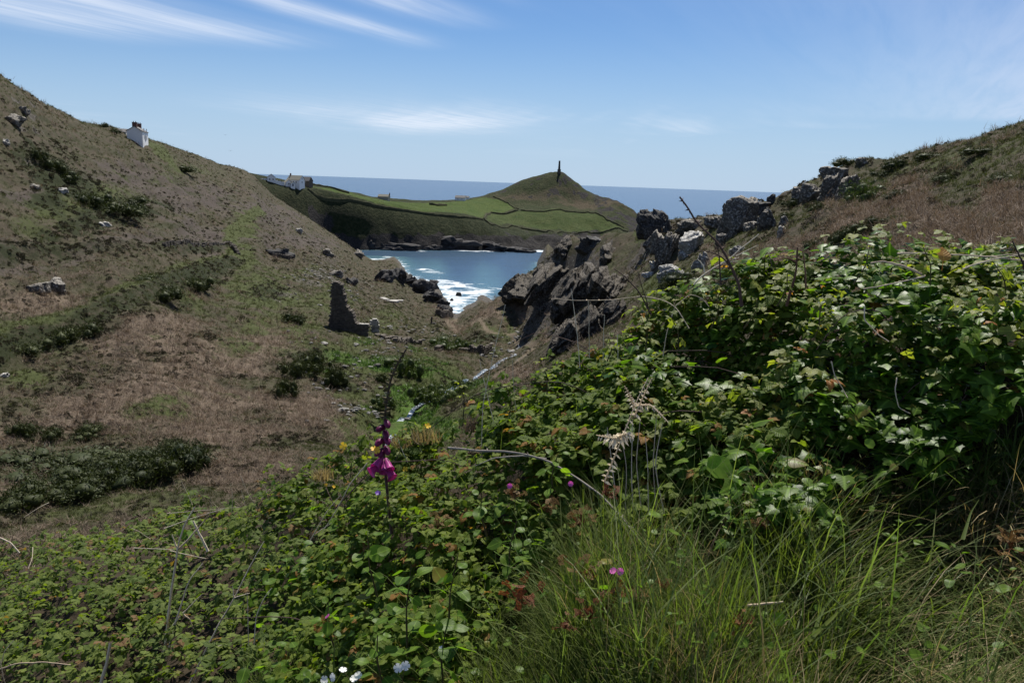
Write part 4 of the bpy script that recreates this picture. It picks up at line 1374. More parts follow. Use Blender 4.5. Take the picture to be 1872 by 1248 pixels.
M_BRACK = leafmat("dead_bracken", (.078, .057, .042), (.245, .192, .145), .8, .2, (1, .9, .7), .1)
M_TURF = leafmat("rough_turf", (.028, .040, .013), (.086, .085, .034), .6, .3, spec=.15)
M_HEATH = leafmat("dark_heath", (.040, .041, .022), (.095, .082, .056), .8, .15, (1, 1, .8), .1)
M_GREEN = leafmat("lush_growth", (.030, .070, .012), (.075, .14, .025), .5, .35)
M_GORSE = leafmat("gorse_needles", (.019, .028, .009), (.058, .069, .022), .6, .15, spec=.15, instrand=True)
M_GORSEF = leafmat("bush_leaves", (.030, .050, .014), (.080, .105, .028), .5, .25, spec=.2)


def litter(n, size, seed, w):
    """flattened straw-like fronds"""
    rg = np.random.default_rng(seed)
    base = np.c_[rg.normal(0, size * .35, (n, 2)), rg.uniform(0, size * .25, n)]
    return blade_arrays(base, rg.uniform(0, 6.28, n), size * rg.uniform(.4, 1.1, n), np.full(n, w) * rg.uniform(.6, 1.4, n), rg.uniform(.5, 1.5, n), rg.uniform(-.2, .9, n), 2, rg.random(n))


def twiglump(n, size, seed):
    rg = np.random.default_rng(seed)
    v = rg.normal(size=(n, 3)); v /= np.linalg.norm(v, axis=1, keepdims=True); v[:, 2] = np.abs(v[:, 2]) * .8
    c = v * (size * .5 * rg.uniform(.5, 1.0, n))[:, None]
    a = rg.normal(size=(n, 3)); b = rg.normal(size=(n, 3))
    s_ = size * .17
    V = np.stack([c + a * s_ * .5, c - a * s_ * .5, c + v * s_ * 1.3 + b * s_ * .4], 1).reshape(-1, 3)
    F = np.arange(3 * n).reshape(-1, 3)
    return V, np.zeros((0, 4), int), F, np.repeat(rg.random(n), 3), np.zeros(3 * n)


def proto(arrs, mat, nm):
    c = bpy.data.collections.new("plants_" + nm)
    for i, a in enumerate(arrs):
        o = bpy.data.objects.new(nm, blade_mesh(nm, a, mat))
        c.objects.link(o)
    return c


_gnt = None
def scatter(name, P, scl, rot, col, **props):
    """one stuff object that draws a clump at each of its points"""
    me = bpy.data.meshes.new(name)
    me.vertices.add(len(P)); me.vertices.foreach_set('co', np.asarray(P, np.float32).ravel())
    me.attributes.new('scl', 'FLOAT', 'POINT').data.foreach_set('value', np.asarray(scl, np.float32))
    me.attributes.new('rot', 'FLOAT_VECTOR', 'POINT').data.foreach_set('vector', np.asarray(rot, np.float32).ravel())
    o = link(name, me, kind="stuff", **props)
    g_ = bpy.data.node_groups.new("scatter_" + name, 'GeometryNodeTree')
    g_.interface.new_socket("Geometry", in_out='INPUT', socket_type='NodeSocketGeometry')
    g_.interface.new_socket("Geometry", in_out='OUTPUT', socket_type='NodeSocketGeometry')
    N = g_.nodes; L = g_.links
    gi, go = N.new('NodeGroupInput'), N.new('NodeGroupOutput')
    iop = N.new('GeometryNodeInstanceOnPoints')
    ci = N.new('GeometryNodeCollectionInfo')
    ci.inputs['Collection'].default_value = col
    ci.inputs['Separate Children'].default_value = True
    ci.inputs['Reset Children'].default_value = True
    iop.inputs['Pick Instance'].default_value = True
    a1 = N.new('GeometryNodeInputNamedAttribute'); a1.data_type = 'FLOAT'; a1.inputs['Name'].default_value = 'scl'
    a2 = N.new('GeometryNodeInputNamedAttribute'); a2.data_type = 'FLOAT_VECTOR'; a2.inputs['Name'].default_value = 'rot'
    rv = N.new('FunctionNodeRandomValue'); rv.data_type = 'INT'
    rv.inputs['Min'].default_value = 0; rv.inputs['Max'].default_value = len(col.objects) - 1
    L.new(gi.outputs[0], iop.inputs['Points']); L.new(ci.outputs[0], iop.inputs['Instance'])
    L.new(a1.outputs[0], iop.inputs['Scale']); L.new(a2.outputs[0], iop.inputs['Rotation'])
    L.new([s_ for s_ in rv.outputs if s_.type == 'INT'][0], iop.inputs['Instance Index'])
    L.new(iop.outputs[0], go.inputs[0])
    md = o.modifiers.new("scatter", 'NODES'); md.node_group = g_
    return o


C_BRACK = proto([litter(16, .75, i, .035) for i in range(5)], M_BRACK, "bracken_litter")
C_TURF = proto([blades(16, .42, .03, .35, .9, 20 + i, .45, 2, .22) for i in range(5)], M_TURF, "turf_tussock")
C_GREEN = proto([blades(16, .5, .045, .35, 1.0, 40 + i, .4, 2, .25) for i in range(4)], M_GREEN, "lush_tussock")
C_HEATH = proto([twiglump(60, 1.0, 30 + i) for i in range(5)], M_HEATH, "heath_clump")

_N = 235000
q1, q2 = RNG.random(_N), RNG.random(_N)
pt = rad(-40) + q1 * rad(80)
pr_ = np.exp(math.log(14) + q2 * math.log(520 / 14))
px_, py2 = pr_ * np.sin(pt), pr_ * np.cos(pt)
pz = zland(px_.copy(), py2.copy())
ok = (pz > 2.5) & (seg_dist(px_, py2, STREAM) > 1.0) & (seg_dist(px_, py2, PATHR) > .5)
px_, py2, pz, pr_ = px_[ok], py2[ok], pz[ok], pr_[ok]
cb, cg, cd, cp = (cover(px_, py2, Q) for Q in (BRACKEN, GRASS, DARK, PURPLE))
tk = np.minimum(seg_dist(px_, py2, TRACK), seg_dist(px_, py2, TRACK2) * 1.6)
patch1 = .5 * fbm(px_ / 4.5, py2 / 4.5, 4, 90) + .5 * fbm(px_ / 3.5, py2 / 22, 4, 92); patch2 = fbm(px_ / 11, py2 / 11, 4, 95); patch3 = fbm(px_ / 3.0, py2 / 3.0, 3, 99)
rnd_ = RNG.random(len(px_))
right_rock = (py2 > 105) & (py2 < 290) & (px_ > 2)
wB = .25 * sstep(.45, .62, patch2) + 1.3 * cb
wG = .5 + 1.2 * cg * (cg < .98) + .7 * sstep(5, 2, tk)
wL = 1.6 * sstep(.95, 1.25, cg)
wH = (.50 * sstep(.47, .58, patch1) * np.where(px_ > 8, .45, 1) * np.where(pr_ > 140, .4, .9) + 1.2 * cd + .2 * cp) * (tk > 2)
shade5 = shade_strips(px_, py2); wH = wH + .9 * shade5; wB = wB * (1 - shade5)  # more dark heath in the painted shade bands, less bracken
wN = .15 + .6 * cp + .7 * right_rock; wH = wH + .5 * right_rock * sstep(.48, .6, patch2)
W5 = np.stack([wB, wG, wL, wH, wN], 1) * (.6 + .8 * RNG.random((len(px_), 5)))
W5 = W5 ** 1.6
cum = np.cumsum(W5 / W5.sum(1, keepdims=True), 1)
typ = (rnd_[:, None] > cum).sum(1)
ds = np.clip((pr_ / 90) ** .55, .55, 1.9)
rot = np.stack([RNG.normal(0, .25, len(px_)), RNG.normal(0, .25, len(px_)), RNG.uniform(0, 6.28, len(px_))], 1)
P_ = np.stack([px_, py2, pz - .03], 1)
for k, nm, col, s0, lab in ((0, "bracken_litter", C_BRACK, 1.0, "dead brown bracken litter over the valley sides"), (1, "turf", C_TURF, .85, "short olive turf tussocks over the valley sides"),
                            (2, "lush_growth", C_GREEN, 1.1, "bright green growth along the stream"), (3, "heath", C_HEATH, .42, "small dark heath and gorse clumps on the slopes")):
    s_ = typ == k
    sc = s0 * ds[s_] * RNG.uniform(.6, 1.4, s_.sum())
    if k == 3: sc = sc * (.5 + 1.3 * patch3[s_])
    scatter(nm, P_[s_], sc, rot[s_], col, label=lab)


# ------------------------------------------------------------------ bushes
def bush_mesh(name, seed, n=2600, mat=None, spiky=True):
    rg = np.random.default_rng(seed)
    lob = [np.r_[rg.uniform(-.75, .75, 2), rg.uniform(.0, .42), rg.uniform(.16, .46)] for _ in range(15)]
    v = rg.normal(size=(n, 3)); v /= np.linalg.norm(v, axis=1, keepdims=True)
    wt = np.array([l_[3] ** 2 for l_ in lob]); li = rg.choice(len(lob), n, p=wt / wt.sum())
    lb = np.array(lob)[li]
    rag_ = noise3(v * 2.2 + lb[:, :3] * 5, seed)[:, None]
    c = lb[:, :3] + v * (lb[:, 3:] * (.62 + .75 * rag_) * rg.uniform(.8, 1.1, (n, 1)))
    k_ = c[:, 2] > -.15
    c, n = c[k_], int(k_.sum())
    v = c - np.array([0, 0, -.3]); v /= np.linalg.norm(v, axis=1, keepdims=True)
    a = rg.normal(size=(n, 3)); a /= np.linalg.norm(a, axis=1, keepdims=True)
    s_ = rg.uniform(.024, .066, (n, 1))
    up = v * .8 + rg.normal(0, .7, (n, 3))
    V = np.stack([c + a * s_ * .5, c - a * s_ * .5, c + up * s_ * (1.2 if spiky else .9)], 1).reshape(-1, 3)
    rn = np.repeat(rg.random(n), 3)
    F = np.arange(3 * n).reshape(-1, 3)
    Vc, Fc = _ICO[1]
    Vs, Fs_, R_ = [V], [F], [rn]
    o = len(V)
    for b_ in lob:                                    # the dense woody heart of the bush
        Vs.append(Vc * (b_[3] * .8 * (.4 + .6 * noise3(Vc * 2 + b_[:3] * 5, seed)))[:, None] + b_[:3]); Fs_.append(Fc + o); R_.append(np.full(len(Vc), .0)); o += len(Vc)
    return mesh_np(name, np.concatenate(Vs), np.concatenate(Fs_), mat, True, dict(rnd=np.concatenate(R_)))


BM = {k: [bush_mesh(k, 200 + 10 * j + i, 3600, M_GORSE if j == 0 else M_GORSEF, j == 0) for i in range(6)] for j, k in enumerate(("gorse_bush", "green_bush"))}


def bush(px, py, w, h, label, kind="gorse_bush", group=None):
    b_ = hit(px, py)
    if b_ is None: return
    k = float((b_ - EYE) @ _f) / FOC
    o = thing(kind, label, "bush", (float(b_[0]), float(b_[1] + .25 * w * k), float(b_[2]) - .15), random.uniform(0, 6.28), group, random.choice(BM[kind]))
    o.scale = (w * k / 1.75, w * k / 1.75 * random.uniform(.8, 1.3), h * k / .85)
    return o


G_ = "gorse in the dark band at lower left"
for q in ((30, 930, 121, 52, "dark bush at the left end of the gorse band, by the picture edge"), (100, 915, 132, 55, "second bush from the left end in the gorse band"), (165, 900, 121, 55, "broad dark bush in the left half of the gorse band"),
          (225, 890, 121, 55, "dark bush in the middle of the gorse band"), (285, 880, 121, 58, "dark bush right of the middle of the gorse band"), (338, 862, 88, 55, "tall rounded bush ending the gorse band on the right"),
          (60, 870, 143, 35, "low spreading bush behind the left of the gorse band"), (140, 858, 143, 30, "olive topped bush behind the middle of the gorse band"), (215, 850, 99, 23, "small bush behind the gorse band, above its middle"), (270, 850, 99, 29, "rounded bush behind the right of the gorse band"),
          (310, 835, 66, 29, "small high bush near the right end of the gorse band")):
    bush(*q, group=G_)
G_ = "scattered gorse on the left valley side"
LB = "dark gorse bush on left slope, "
for q in ((25, 800, 60, 34, "at the picture edge above the gorse band"), (80, 805, 50, 28, "lowest of the upper row near the edge"), (140, 800, 77, 26, "roundest of the upper row above the gorse band"), 
          (520, 725, 40, 36, "beside the dark bank left of the ruin"), (545, 690, 60, 40, "on the dark bank below the ruin"), (575, 680, 60, 44, "tallest on the dark bank below the ruin"), (600, 700, 50, 34, "at the right of the dark bank below the ruin"),
          (260, 520, 60, 20, "under the green track, left part"), (300, 548, 60, 26, "just under the green track, middle"), (350, 528, 60, 28, "just under the green track, right part"), 
          (150, 615, 70, 34, "large one below the track at left"), (100, 628, 70, 34, "largest below the track at left"), (40, 645, 70, 28, "below the track at the picture edge"), (210, 390, 80, 30, "biggest in the high dark scrub"), (160, 375, 60, 30, "in the left of the high dark scrub"), (120, 330, 60, 26, "highest in the dark scrub"), (90, 310, 50, 26, "left and highest of the scrub"), (240, 372, 50, 18, "right end of the high scrub"),
          (60, 290, 40, 24, "under the skyline outcrop"), (330, 312, 50, 12, "right of and below the white cottage"), (205, 243, 24, 12, "behind the white cottage lean-to"), (190, 232, 20, 10, "left of the cottage lean-to on the skyline"), 
          (530, 590, 44, 24, "close left of the ruin"), (700, 700, 30, 22, "under the fallen walls in the valley"), ):
    bush(*q[:4], LB + q[4], group=G_)
G_ = "green bushes by the stream"
for q in ((745, 690, 56, 44, "brown-green rounded bush in front of the terrace wall"), (760, 735, 60, 40, "bright bush on the near stream bank"), (800, 740, 70, 40, "biggest green bush on the stream bank"), (850, 715, 50, 26, "green bush at the stream bend"), (700, 745, 44, 26, "green bush left of the near stream pool"), (820, 640, 60, 24, "dark bush on the old bank wall"), (850, 638, 40, 24, "dark bush at the right of the old bank wall"), (880, 735, 40, 20, "small green bush on the right bank"), (730, 668, 60, 20, "low green bush in front of terrace wall")):
    bush(*q, kind="green_bush", group=G_)
G_ = "gorse on the right slope"
for q in ((1500, 456, 50, 24, "lowest left bush of the diagonal gorse line on right slope"), (1530, 446, 50, 28, "second bush of the diagonal gorse line on right slope"), (1560, 436, 50, 28, "middle bush of the diagonal gorse line on right slope"), (1590, 424, 50, 26, "fourth bush of the diagonal gorse line on right slope"), (1618, 410, 40, 20, "topmost bush of the diagonal gorse line on right slope"),
          (1440, 398, 24, 16, "small dark bush below the skyline crag"), (1500, 384, 36, 20, "dark round bush under the middle of the skyline crag"), (1455, 376, 40, 16, "low dark bush at left foot of the skyline crag"), (1255, 524, 70, 34, "dark green bush under the long white slab"), (1225, 535, 50, 30, "dark bush left under the long white slab"), (1405, 480, 30, 16, "little bush behind the bleached stalks"), (1470, 500, 60, 30, "bush just behind the bramble top"),
          (1560, 300, 50, 16, "bush on the skyline right of the crag"), (1650, 305, 60, 22, "olive bush high on the right slope"), (1740, 330, 50, 18, "bush on the upper right slope among olive heath"), (1800, 280, 60, 16, "bush near the right skyline"), (1700, 290, 60, 16, "wide low bush under the right skyline"), (1620, 320, 40, 14, "small bush right of the crag's mossy end"), (1330, 505, 40, 20, "bush on the slope behind the tall bare stem"), (1840, 330, 60, 20, "bush at the far right of the upper slope"),
          (1660, 360, 50, 18, "bush in the middle of the right slope")):
    bush(*q, group=G_)
bush(1588, 366, 60, 44, "mossy bright green bush against the right end of the crag", "green_bush")
# ------------------------------------------------------------------ the hedge bank in front of us
SPTS = [(-500, 1160, 6.5), (0, 1040, 5.6), (120, 985, 5.5), (250, 945, 5.4), (430, 935, 4.9), (480, 895, 4.5), (600, 850, 4.15), (650, 792, 4.0), (800, 765, 3.85), (900, 720, 3.75), (1000, 678, 3.75), (1100, 622, 3.75), (1200, 590, 3.7),
        (1300, 550, 3.65), (1400, 522, 3.6), (1500, 488, 3.55), (1600, 462, 3.5), (1700, 485, 3.4), (1872, 480, 3.3), (2400, 440, 3.1),
        (-500, 1400, 4.2), (0, 1150, 4.3), (0, 1248, 3.6), (0, 1450, 2.9), (300, 1050, 4.2), (300, 1248, 3.0), (300, 1450, 2.5), (500, 1000, 3.6), (500, 1120, 3.1), (500, 1248, 2.6), (500, 1450, 2.2),
        (700, 900, 3.35), (700, 1000, 2.95), (700, 1120, 2.55), (700, 1248, 2.2), (700, 1450, 1.9), (900, 800, 3.4), (900, 900, 3.0), (900, 1050, 2.5), (900, 1248, 2.0), (900, 1450, 1.7),
        (1100, 720, 3.3), (1100, 820, 2.95), (1100, 930, 2.6), (1100, 1050, 2.3), (1100, 1248, 1.9), (1100, 1450, 1.6), (1300, 640, 3.3), (1300, 740, 3.0), (1300, 850, 2.7), (1300, 950, 2.5), (1300, 1050, 2.25), (1300, 1248, 1.85), (1300, 1450, 1.55),
        (1500, 580, 3.2), (1500, 720, 2.85), (1500, 860, 2.55), (1500, 960, 2.4), (1500, 1080, 2.1), (1500, 1248, 1.8), (1600, 1450, 1.5), (1700, 600, 3.0), (1700, 720, 2.75), (1700, 860, 2.5), (1700, 960, 2.35), (1700, 1100, 2.0), (1700, 1248, 1.75),
        (1872, 600, 2.9), (1872, 820, 2.45), (1872, 950, 2.3), (1872, 1100, 1.95), (1872, 1248, 1.7), (2400, 800, 2.5), (2400, 1248, 1.7), (2400, 1450, 1.5)]
_sp = np.array(SPTS, float)
_S = TPS(_sp[:, :2] / 400.0, np.log(_sp[:, 2]), 3e-3)
RIDGE = np.array([(p_[0], p_[1]) for p_ in SPTS[:20]], float)
RIDGE = RIDGE[np.argsort(RIDGE[:, 0])]


def surf_pts(px, py):
    px = np.asarray(px, float).ravel(); py = np.asarray(py, float).ravel()
    d = np.exp(_S(np.c_[px, py] / 400.0))
    v = _f + _r * ((px - 936) / FOC)[:, None] + _u * ((624 - py) / FOC)[:, None]
    return EYE + v * (d / v[:, 1])[:, None]


# lattice of the bank: front rows from our feet up to the crest, then the far side falling away
_cu = np.arange(-520, 2421, 14.0)
_nv = 110
_ry = np.interp(_cu, RIDGE[:, 0], RIDGE[:, 1])
vv = np.linspace(0, 1, _nv)
PX = np.repeat(_cu[None], _nv, 0); PY = 1440 + (_ry[None] - 1440) * vv[:, None]
SURF = surf_pts(PX, PY).reshape(_nv, len(_cu), 3)
du = np.gradient(SURF, axis=1); dv_ = np.gradient(SURF, axis=0)
SN = np.cross(du, dv_); SN /= np.linalg.norm(SN, axis=-1, keepdims=True)
SN *= np.sign((SN * (EYE - SURF)).sum(-1, keepdims=True))
lob = (fbm(SURF[..., 0] / .42 + 5, (SURF[..., 2] * 1.2 + SURF[..., 1] * .6) / .42, 4, 120) - .5)
lob2 = (fbm(SURF[..., 0] / 1.3 + 5, (SURF[..., 2] * 1.2 + SURF[..., 1] * .6) / 1.3, 2, 126) - .5)
edge_f = 1 - .35 * sstep(.85, 1, vv)[:, None]
SURF = SURF + SN * ((.40 * lob + .42 * lob2) * edge_f)[..., None]
thick = .26
BANKS = SURF - SN * thick - np.array([0, 0, .04])
back = [BANKS]
for g_, dz_ in ((.25, -.02), (.55, -.12), (.9, -.5), (1.3, -1.3), (1.7, -2.4)):
    q = BANKS[-1:].copy(); dirh = q[..., :2] / np.linalg.norm(q[..., :2], axis=-1, keepdims=True)
    q[..., :2] += dirh * g_; q[..., 2] += dz_
    back.append(q)
BV = np.concatenate(back, 0)
bm_, t = material("bank_earth")
P = t.pos()
n = t.noise(P, 9, 5, .7)
finish(t, t.mix(n, (.018, .014, .009), (.055, .042, .027)), .95, .1, t.bump(n, .8, .05))
link("bank", mesh_np("bank", BV.reshape(-1, 3), grid_faces(BV.shape[0], BV.shape[1]), bm_), kind="structure")


# ------------------------------------------------------------------ leaves
def leaflet(L=1.0, Wd=.62, fold=.22, curl=.25, serr=.0, st=6, seed=0):
    rg = np.random.default_rng(seed)
    V, A = [], []
    for i in range(st + 1):
        u = i / st
        w = Wd / 2 * (math.sin(math.pi * min(1, u ** .75 * .98 + .01)) ** .8) * (1 + serr * (1 if i % 2 else -1))
        if i == st: w = 0.012
        z = -curl * u * u * .6 + .05 * math.sin(u * 6 + seed)
        for s_ in (-1, 0, 1):
            V.append((s_ * w, u * L, z + (fold * w if s_ else 0) - (.05 * abs(s_) * u)))
            A.append((s_, u, 0))
    F = []
    for i in range(st):
        a = 3 * i
        F += [(a, a + 1, a + 4, a + 3), (a + 1, a + 2, a + 5, a + 4)]
    return np.array(V), np.array(F), np.array(A, float)


def stalk(a, b, r_=.012):
    a, b = np.array(a, float), np.array(b, float)
    d = b - a; d /= np.linalg.norm(d)
    n1_ = np.cross(d, [0, 0, 1.0]); n1_ /= np.linalg.norm(n1_) + 1e-9; n2_ = np.cross(d, n1_)
    V = [p + r_ * (math.cos(k) * n1_ + math.sin(k) * n2_) for p in (a, b) for k in (0, 2.1, 4.2)]
    F = [(0, 1, 4, 3), (1, 2, 5, 4), (2, 0, 3, 5)]
    return np.array(V), np.array(F), np.zeros((6, 3))


def join(*parts):
    V, F, A, o = [], [], [], 0
    for v, f, a in parts:
        V.append(v); F.append(f + o); A.append(a); o += len(v)
    return np.concatenate(V), np.concatenate(F), np.concatenate(A)


def xf(p, rz=0, rx=0, t_=(0, 0, 0), s_=1.0):
    v, f, a = p
    R = np.array(Matrix.Rotation(rz, 3, 'Z') @ Matrix.Rotation(rx, 3, 'X'))
    return (v * s_) @ R.T + np.array(t_), f, a


def bramble_leaf(seed, st=5, five=False):
    rg = random.Random(seed)
    ps = [stalk((0, -.55, .02), (0, .05, .0)),
          xf(leaflet(.95, .68, .25, .3, .12, st, seed), 0, rg.uniform(-.3, .1), (0, .05, 0)),
          xf(leaflet(.75, .54, .25, .3, .12, st, seed + 1), 1.25, rg.uniform(-.35, .1), (-.03, -.02, 0)),
          xf(leaflet(.75, .54, .25, .3, .12, st, seed + 2), -1.25, rg.uniform(-.35, .1), (.03, -.02, 0))]
    return join(*ps)


def ivy_leaf(seed):
    rg = random.Random(seed)
    out = [(0, -.05), (.30, -.22), (.55, -.12), (.50, .12), (.66, .30), (.40, .40), (.22, .62), (0, 1.0), (-.22, .62), (-.40, .40), (-.66, .30), (-.50, .12), (-.55, -.12), (-.30, -.22)]
    if seed % 3 == 0:       # the plainer leaves of the flowering shoots
        out = [(0, -.05), (.26, -.10), (.42, .08), (.44, .28), (.36, .50), (.2, .74), (.1, .9), (0, 1.05), (-.1, .9), (-.2, .74), (-.36, .5), (-.44, .28), (-.42, .08), (-.26, -.10)]
    V = [(0, .22, .05)]; A = [(0, .3, 0)]
    for x, y in out:
        V.append((x * rg.uniform(.93, 1.07), y, -.10 * abs(x) - .22 * max(0, y - .3) ** 2 + rg.uniform(-.02, .03))); A.append((x, y, 0))
    n = len(out)
    mid = []
    F = [(0, i + 1, (i + 1) % n + 1) for i in range(n)]
    F = np.array([(a, b, c, c) for a, b, c in F])
    v, f, a = np.array(V), F, np.array(A, float)
    s = stalk((0, -.7, -.12), (0, 0, .03), .014)
    return join((v, f, a), s)


def broad_leaf(seed):
    rg = random.Random(seed)
    return join(stalk((0, -.6, -.05), (0, .02, 0), .016), leaflet(1.0, .74, .18, .35, .0, 7, seed))


def round_leaf(seed):
    n = 14
    V = [(0, .5, -.06)]; A = [(0, .5, 0)]
    for i in range(n):
        a = 2 * math.pi * i / n
        r_ = .5 * (1 + .05 * (-1) ** i)
        V.append((r_ * math.sin(a), .5 - r_ * math.cos(a) + (.1 if i == 0 else 0), .03 * math.sin(3 * a))); A.append((math.sin(a), .5 - .5 * math.cos(a), 0))
    F = np.array([(0, i + 1, (i + 1) % n + 1, (i + 1) % n + 1) for i in range(n)])
    return join((np.array(V), F, np.array(A, float)), stalk((0, .5, -.06), (0, .1, -.9), .02))


def tri(F):
    """split quads (a quad with a doubled corner is one triangle)"""
    T = np.concatenate([F[:, [0, 1, 2]], F[:, [0, 2, 3]]])
    return T[(T[:, 0] != T[:, 1]) & (T[:, 1] != T[:, 2]) & (T[:, 0] != T[:, 2])]


def glossleaf(name, c0, c1, old, rough, trans, spec, vein, tcol, pleat=.35):
    m, t = material(name)
    r_ = t.m('FRACT', t.m('ADD', t.attr('rnd'), t.node('ShaderNodeObjectInfo').outputs['Random']))
    lf = t.attr('lf', 'Vector'); s_, u_, _ = t.xyz(lf)
    ab = t.m('ABSOLUTE', s_)
    vw = t.m('SINE', t.m('MULTIPLY', t.m('SUBTRACT', u_, t.m('MULTIPLY', ab, .28)), 44.0))
    ribs = t.ramp(ab, .0, .12, 1, 0)
    c = t.mix(r_, c0, c1)
    c = t.mix(t.ramp(r_, .93, .95), c, old)
    c = t.mix(t.m('MULTIPLY', ribs, vein), c, tuple(min(1, k * 2.6) for k in c1))
    c = t.mix(t.m('MULTIPLY', t.ramp(vw, .2, 1.0), vein * pleat), c, tuple(k * 1.6 for k in c1))
    P = t.pos()
    c = t.mix(t.m('MULTIPLY', t.ramp(t.noise(P, 60, 3, .6), .5, .8), .35), c, tuple(k * .55 for k in c0))
    nm_ = t.bump(t.m('ADD', vw, t.m('MULTIPLY', ribs, -2.0)), max(pleat, .05), .002)
    d = t.node('ShaderNodeBsdfPrincipled')
    t.put(d.inputs['Base Color'], c); t.put(d.inputs['Roughness'], rough); t.put(d.inputs['Specular IOR Level'], spec)
    t.l.new(nm_, d.inputs['Normal'])
    tr = t.node('ShaderNodeBsdfTranslucent')
    t.put(tr.inputs[0], t.mix(1.0, c, tcol, 'MULTIPLY'))
    mx = t.node('ShaderNodeMixShader'); mx.inputs[0].default_value = trans
    t.l.new(d.outputs[0], mx.inputs[1]); t.l.new(tr.outputs[0], mx.inputs[2])
    t.l.new(mx.outputs[0], t.node('ShaderNodeOutputMaterial').inputs[0])
    return m


TC = (1.9, 2.1, .55)
M_BRA = glossleaf("bramble_leaf", (.038, .076, .009), (.138, .175, .026), (.20, .10, .03), .55, .42, .12, .28, TC, .30)
M_BRD = glossleaf("dull_bramble_leaf", (.044, .072, .014), (.136, .170, .036), (.16, .09, .045), .6, .36, .14, .3, TC, .30)
M_SHOOT = glossleaf("young_bramble_leaf", (.095, .125, .022), (.19, .20, .04), (.30, .12, .04), .5, .45, .3, .35, TC, .3)
M_IVY = glossleaf("ivy_leaf", (.020, .058, .006), (.090, .152, .018), (.13, .12, .03), .40, .42, .13, .45, TC, 0.0)
M_BROAD = glossleaf("broad_leaf", (.055, .110, .013), (.120, .190, .026), (.18, .16, .03), .45, .48, .16, .4, TC, .05)
M_STEM = simple_mat("green_brown_stem", (.035, .035, .014), (.09, .07, .03), 20, .7)
M_DEAD = simple_mat("dead_stalk", (.42, .35, .25), (.64, .55, .42), 25, .8)
M_DEADB = simple_mat("brown_dead_stem", (.34, .26, .175), (.55, .45, .33), 25, .8)
M_DARKST = simple_mat("dark_bare_stem", (.030, .020, .016), (.075, .045, .035), 25, .7)

LT = {"bramble": [bramble_leaf(k * 7 + 1) for k in range(5)], "ivy": [ivy_leaf(k) for k in range(6)], "broad": [broad_leaf(k) for k in range(4)]}
def plain_bramble(seed):
    rg = random.Random(seed)
    return join(xf(leaflet(.95, .68, .25, .3, .0, 3, seed), 0, rg.uniform(-.4, .15), (0, .05, 0)), xf(leaflet(.75, .54, .25, .3, .0, 3, seed + 1), 1.25, rg.uniform(-.45, .15), (-.03, -.02, 0)), xf(leaflet(.75, .54, .25, .3, .0, 3, seed + 2), -1.25, rg.uniform(-.45, .15), (.03, -.02, 0)))


LT["plain"] = [plain_bramble(k * 5 + 2) for k in range(8)]
for k in LT:
    LT[k] = [(v, tri(f), a) for v, f, a in LT[k]]
LMESH = {}
for k, mm in (("bramble", M_BRA), ("dull", M_BRD), ("shoot", M_SHOOT), ("ivy", M_IVY), ("broad", M_BROAD)):
    LMESH[k] = []
    for i, (v, f, a) in enumerate(LT["bramble" if k in ("dull", "shoot") else k]):
        LMESH[k].append(mesh_np("leaf", v, f, mm, True, dict(lf=a, rnd=np.full(len(v), .137 * i))))
LM = dict(bramble=M_BRA, dull=M_BRD, shoot=M_SHOOT, ivy=M_IVY, broad=M_BROAD)


def frames(nrm, tipdir):
    """rotation matrices (n,3,3) with z = leaf normal, y = towards the tip"""
    z = nrm / np.linalg.norm(nrm, axis=1, keepdims=True)
    y = tipdir - (tipdir * z).sum(1, keepdims=True) * z
    y /= np.linalg.norm(y, axis=1, keepdims=True) + 1e-9
    x = np.cross(y, z)
    return np.stack([x, y, z], -1)


def sample_surface(n, px0, px1, v0, v1, rg, region=None):
    """even scatter over the bank surface; returns index coordinates, points, normals, photo column and row"""
    A = np.linalg.norm(np.cross(du, dv_), axis=-1)
    w = A * ((PX >= px0) & (PX <= px1) & (vv[:, None] >= v0) & (vv[:, None] <= v1))
    if region is not None: w = w * region
    w = w.ravel() / w.sum()
    k = rg.choice(len(w), n, p=w)
    i, j = np.divmod(k, len(_cu))
    fi = np.clip(i + rg.uniform(-.5, .5, n), 0, _nv - 1.001); fj = np.clip(j + rg.uniform(-.5, .5, n), 0, len(_cu) - 1.001)
    a, b = fi.astype(int), fj.astype(int); s_, t_ = (fi - a)[:, None], (fj - b)[:, None]
    bl = lambda G: (G[a, b] * (1 - s_) * (1 - t_) + G[a + 1, b] * s_ * (1 - t_) + G[a, b + 1] * (1 - s_) * t_ + G[a + 1, b + 1] * s_ * t_)
    return bl(SURF), bl(SN), PX[a, b], PY[a, b], vv[a]


def leaf_set(P, N, size, rg, droop=.35, face=.55, updir=.75):
    """orientation: blades face outwards and upwards, tips hang"""
    n = len(P)
    nr = N * face + np.array([0, 0, updir]) + rg.normal(0, .42, (n, 3))
    tip = N * .6 + np.array([0, 0, -droop]) + rg.normal(0, .6, (n, 3))
    return frames(nr, tip), size


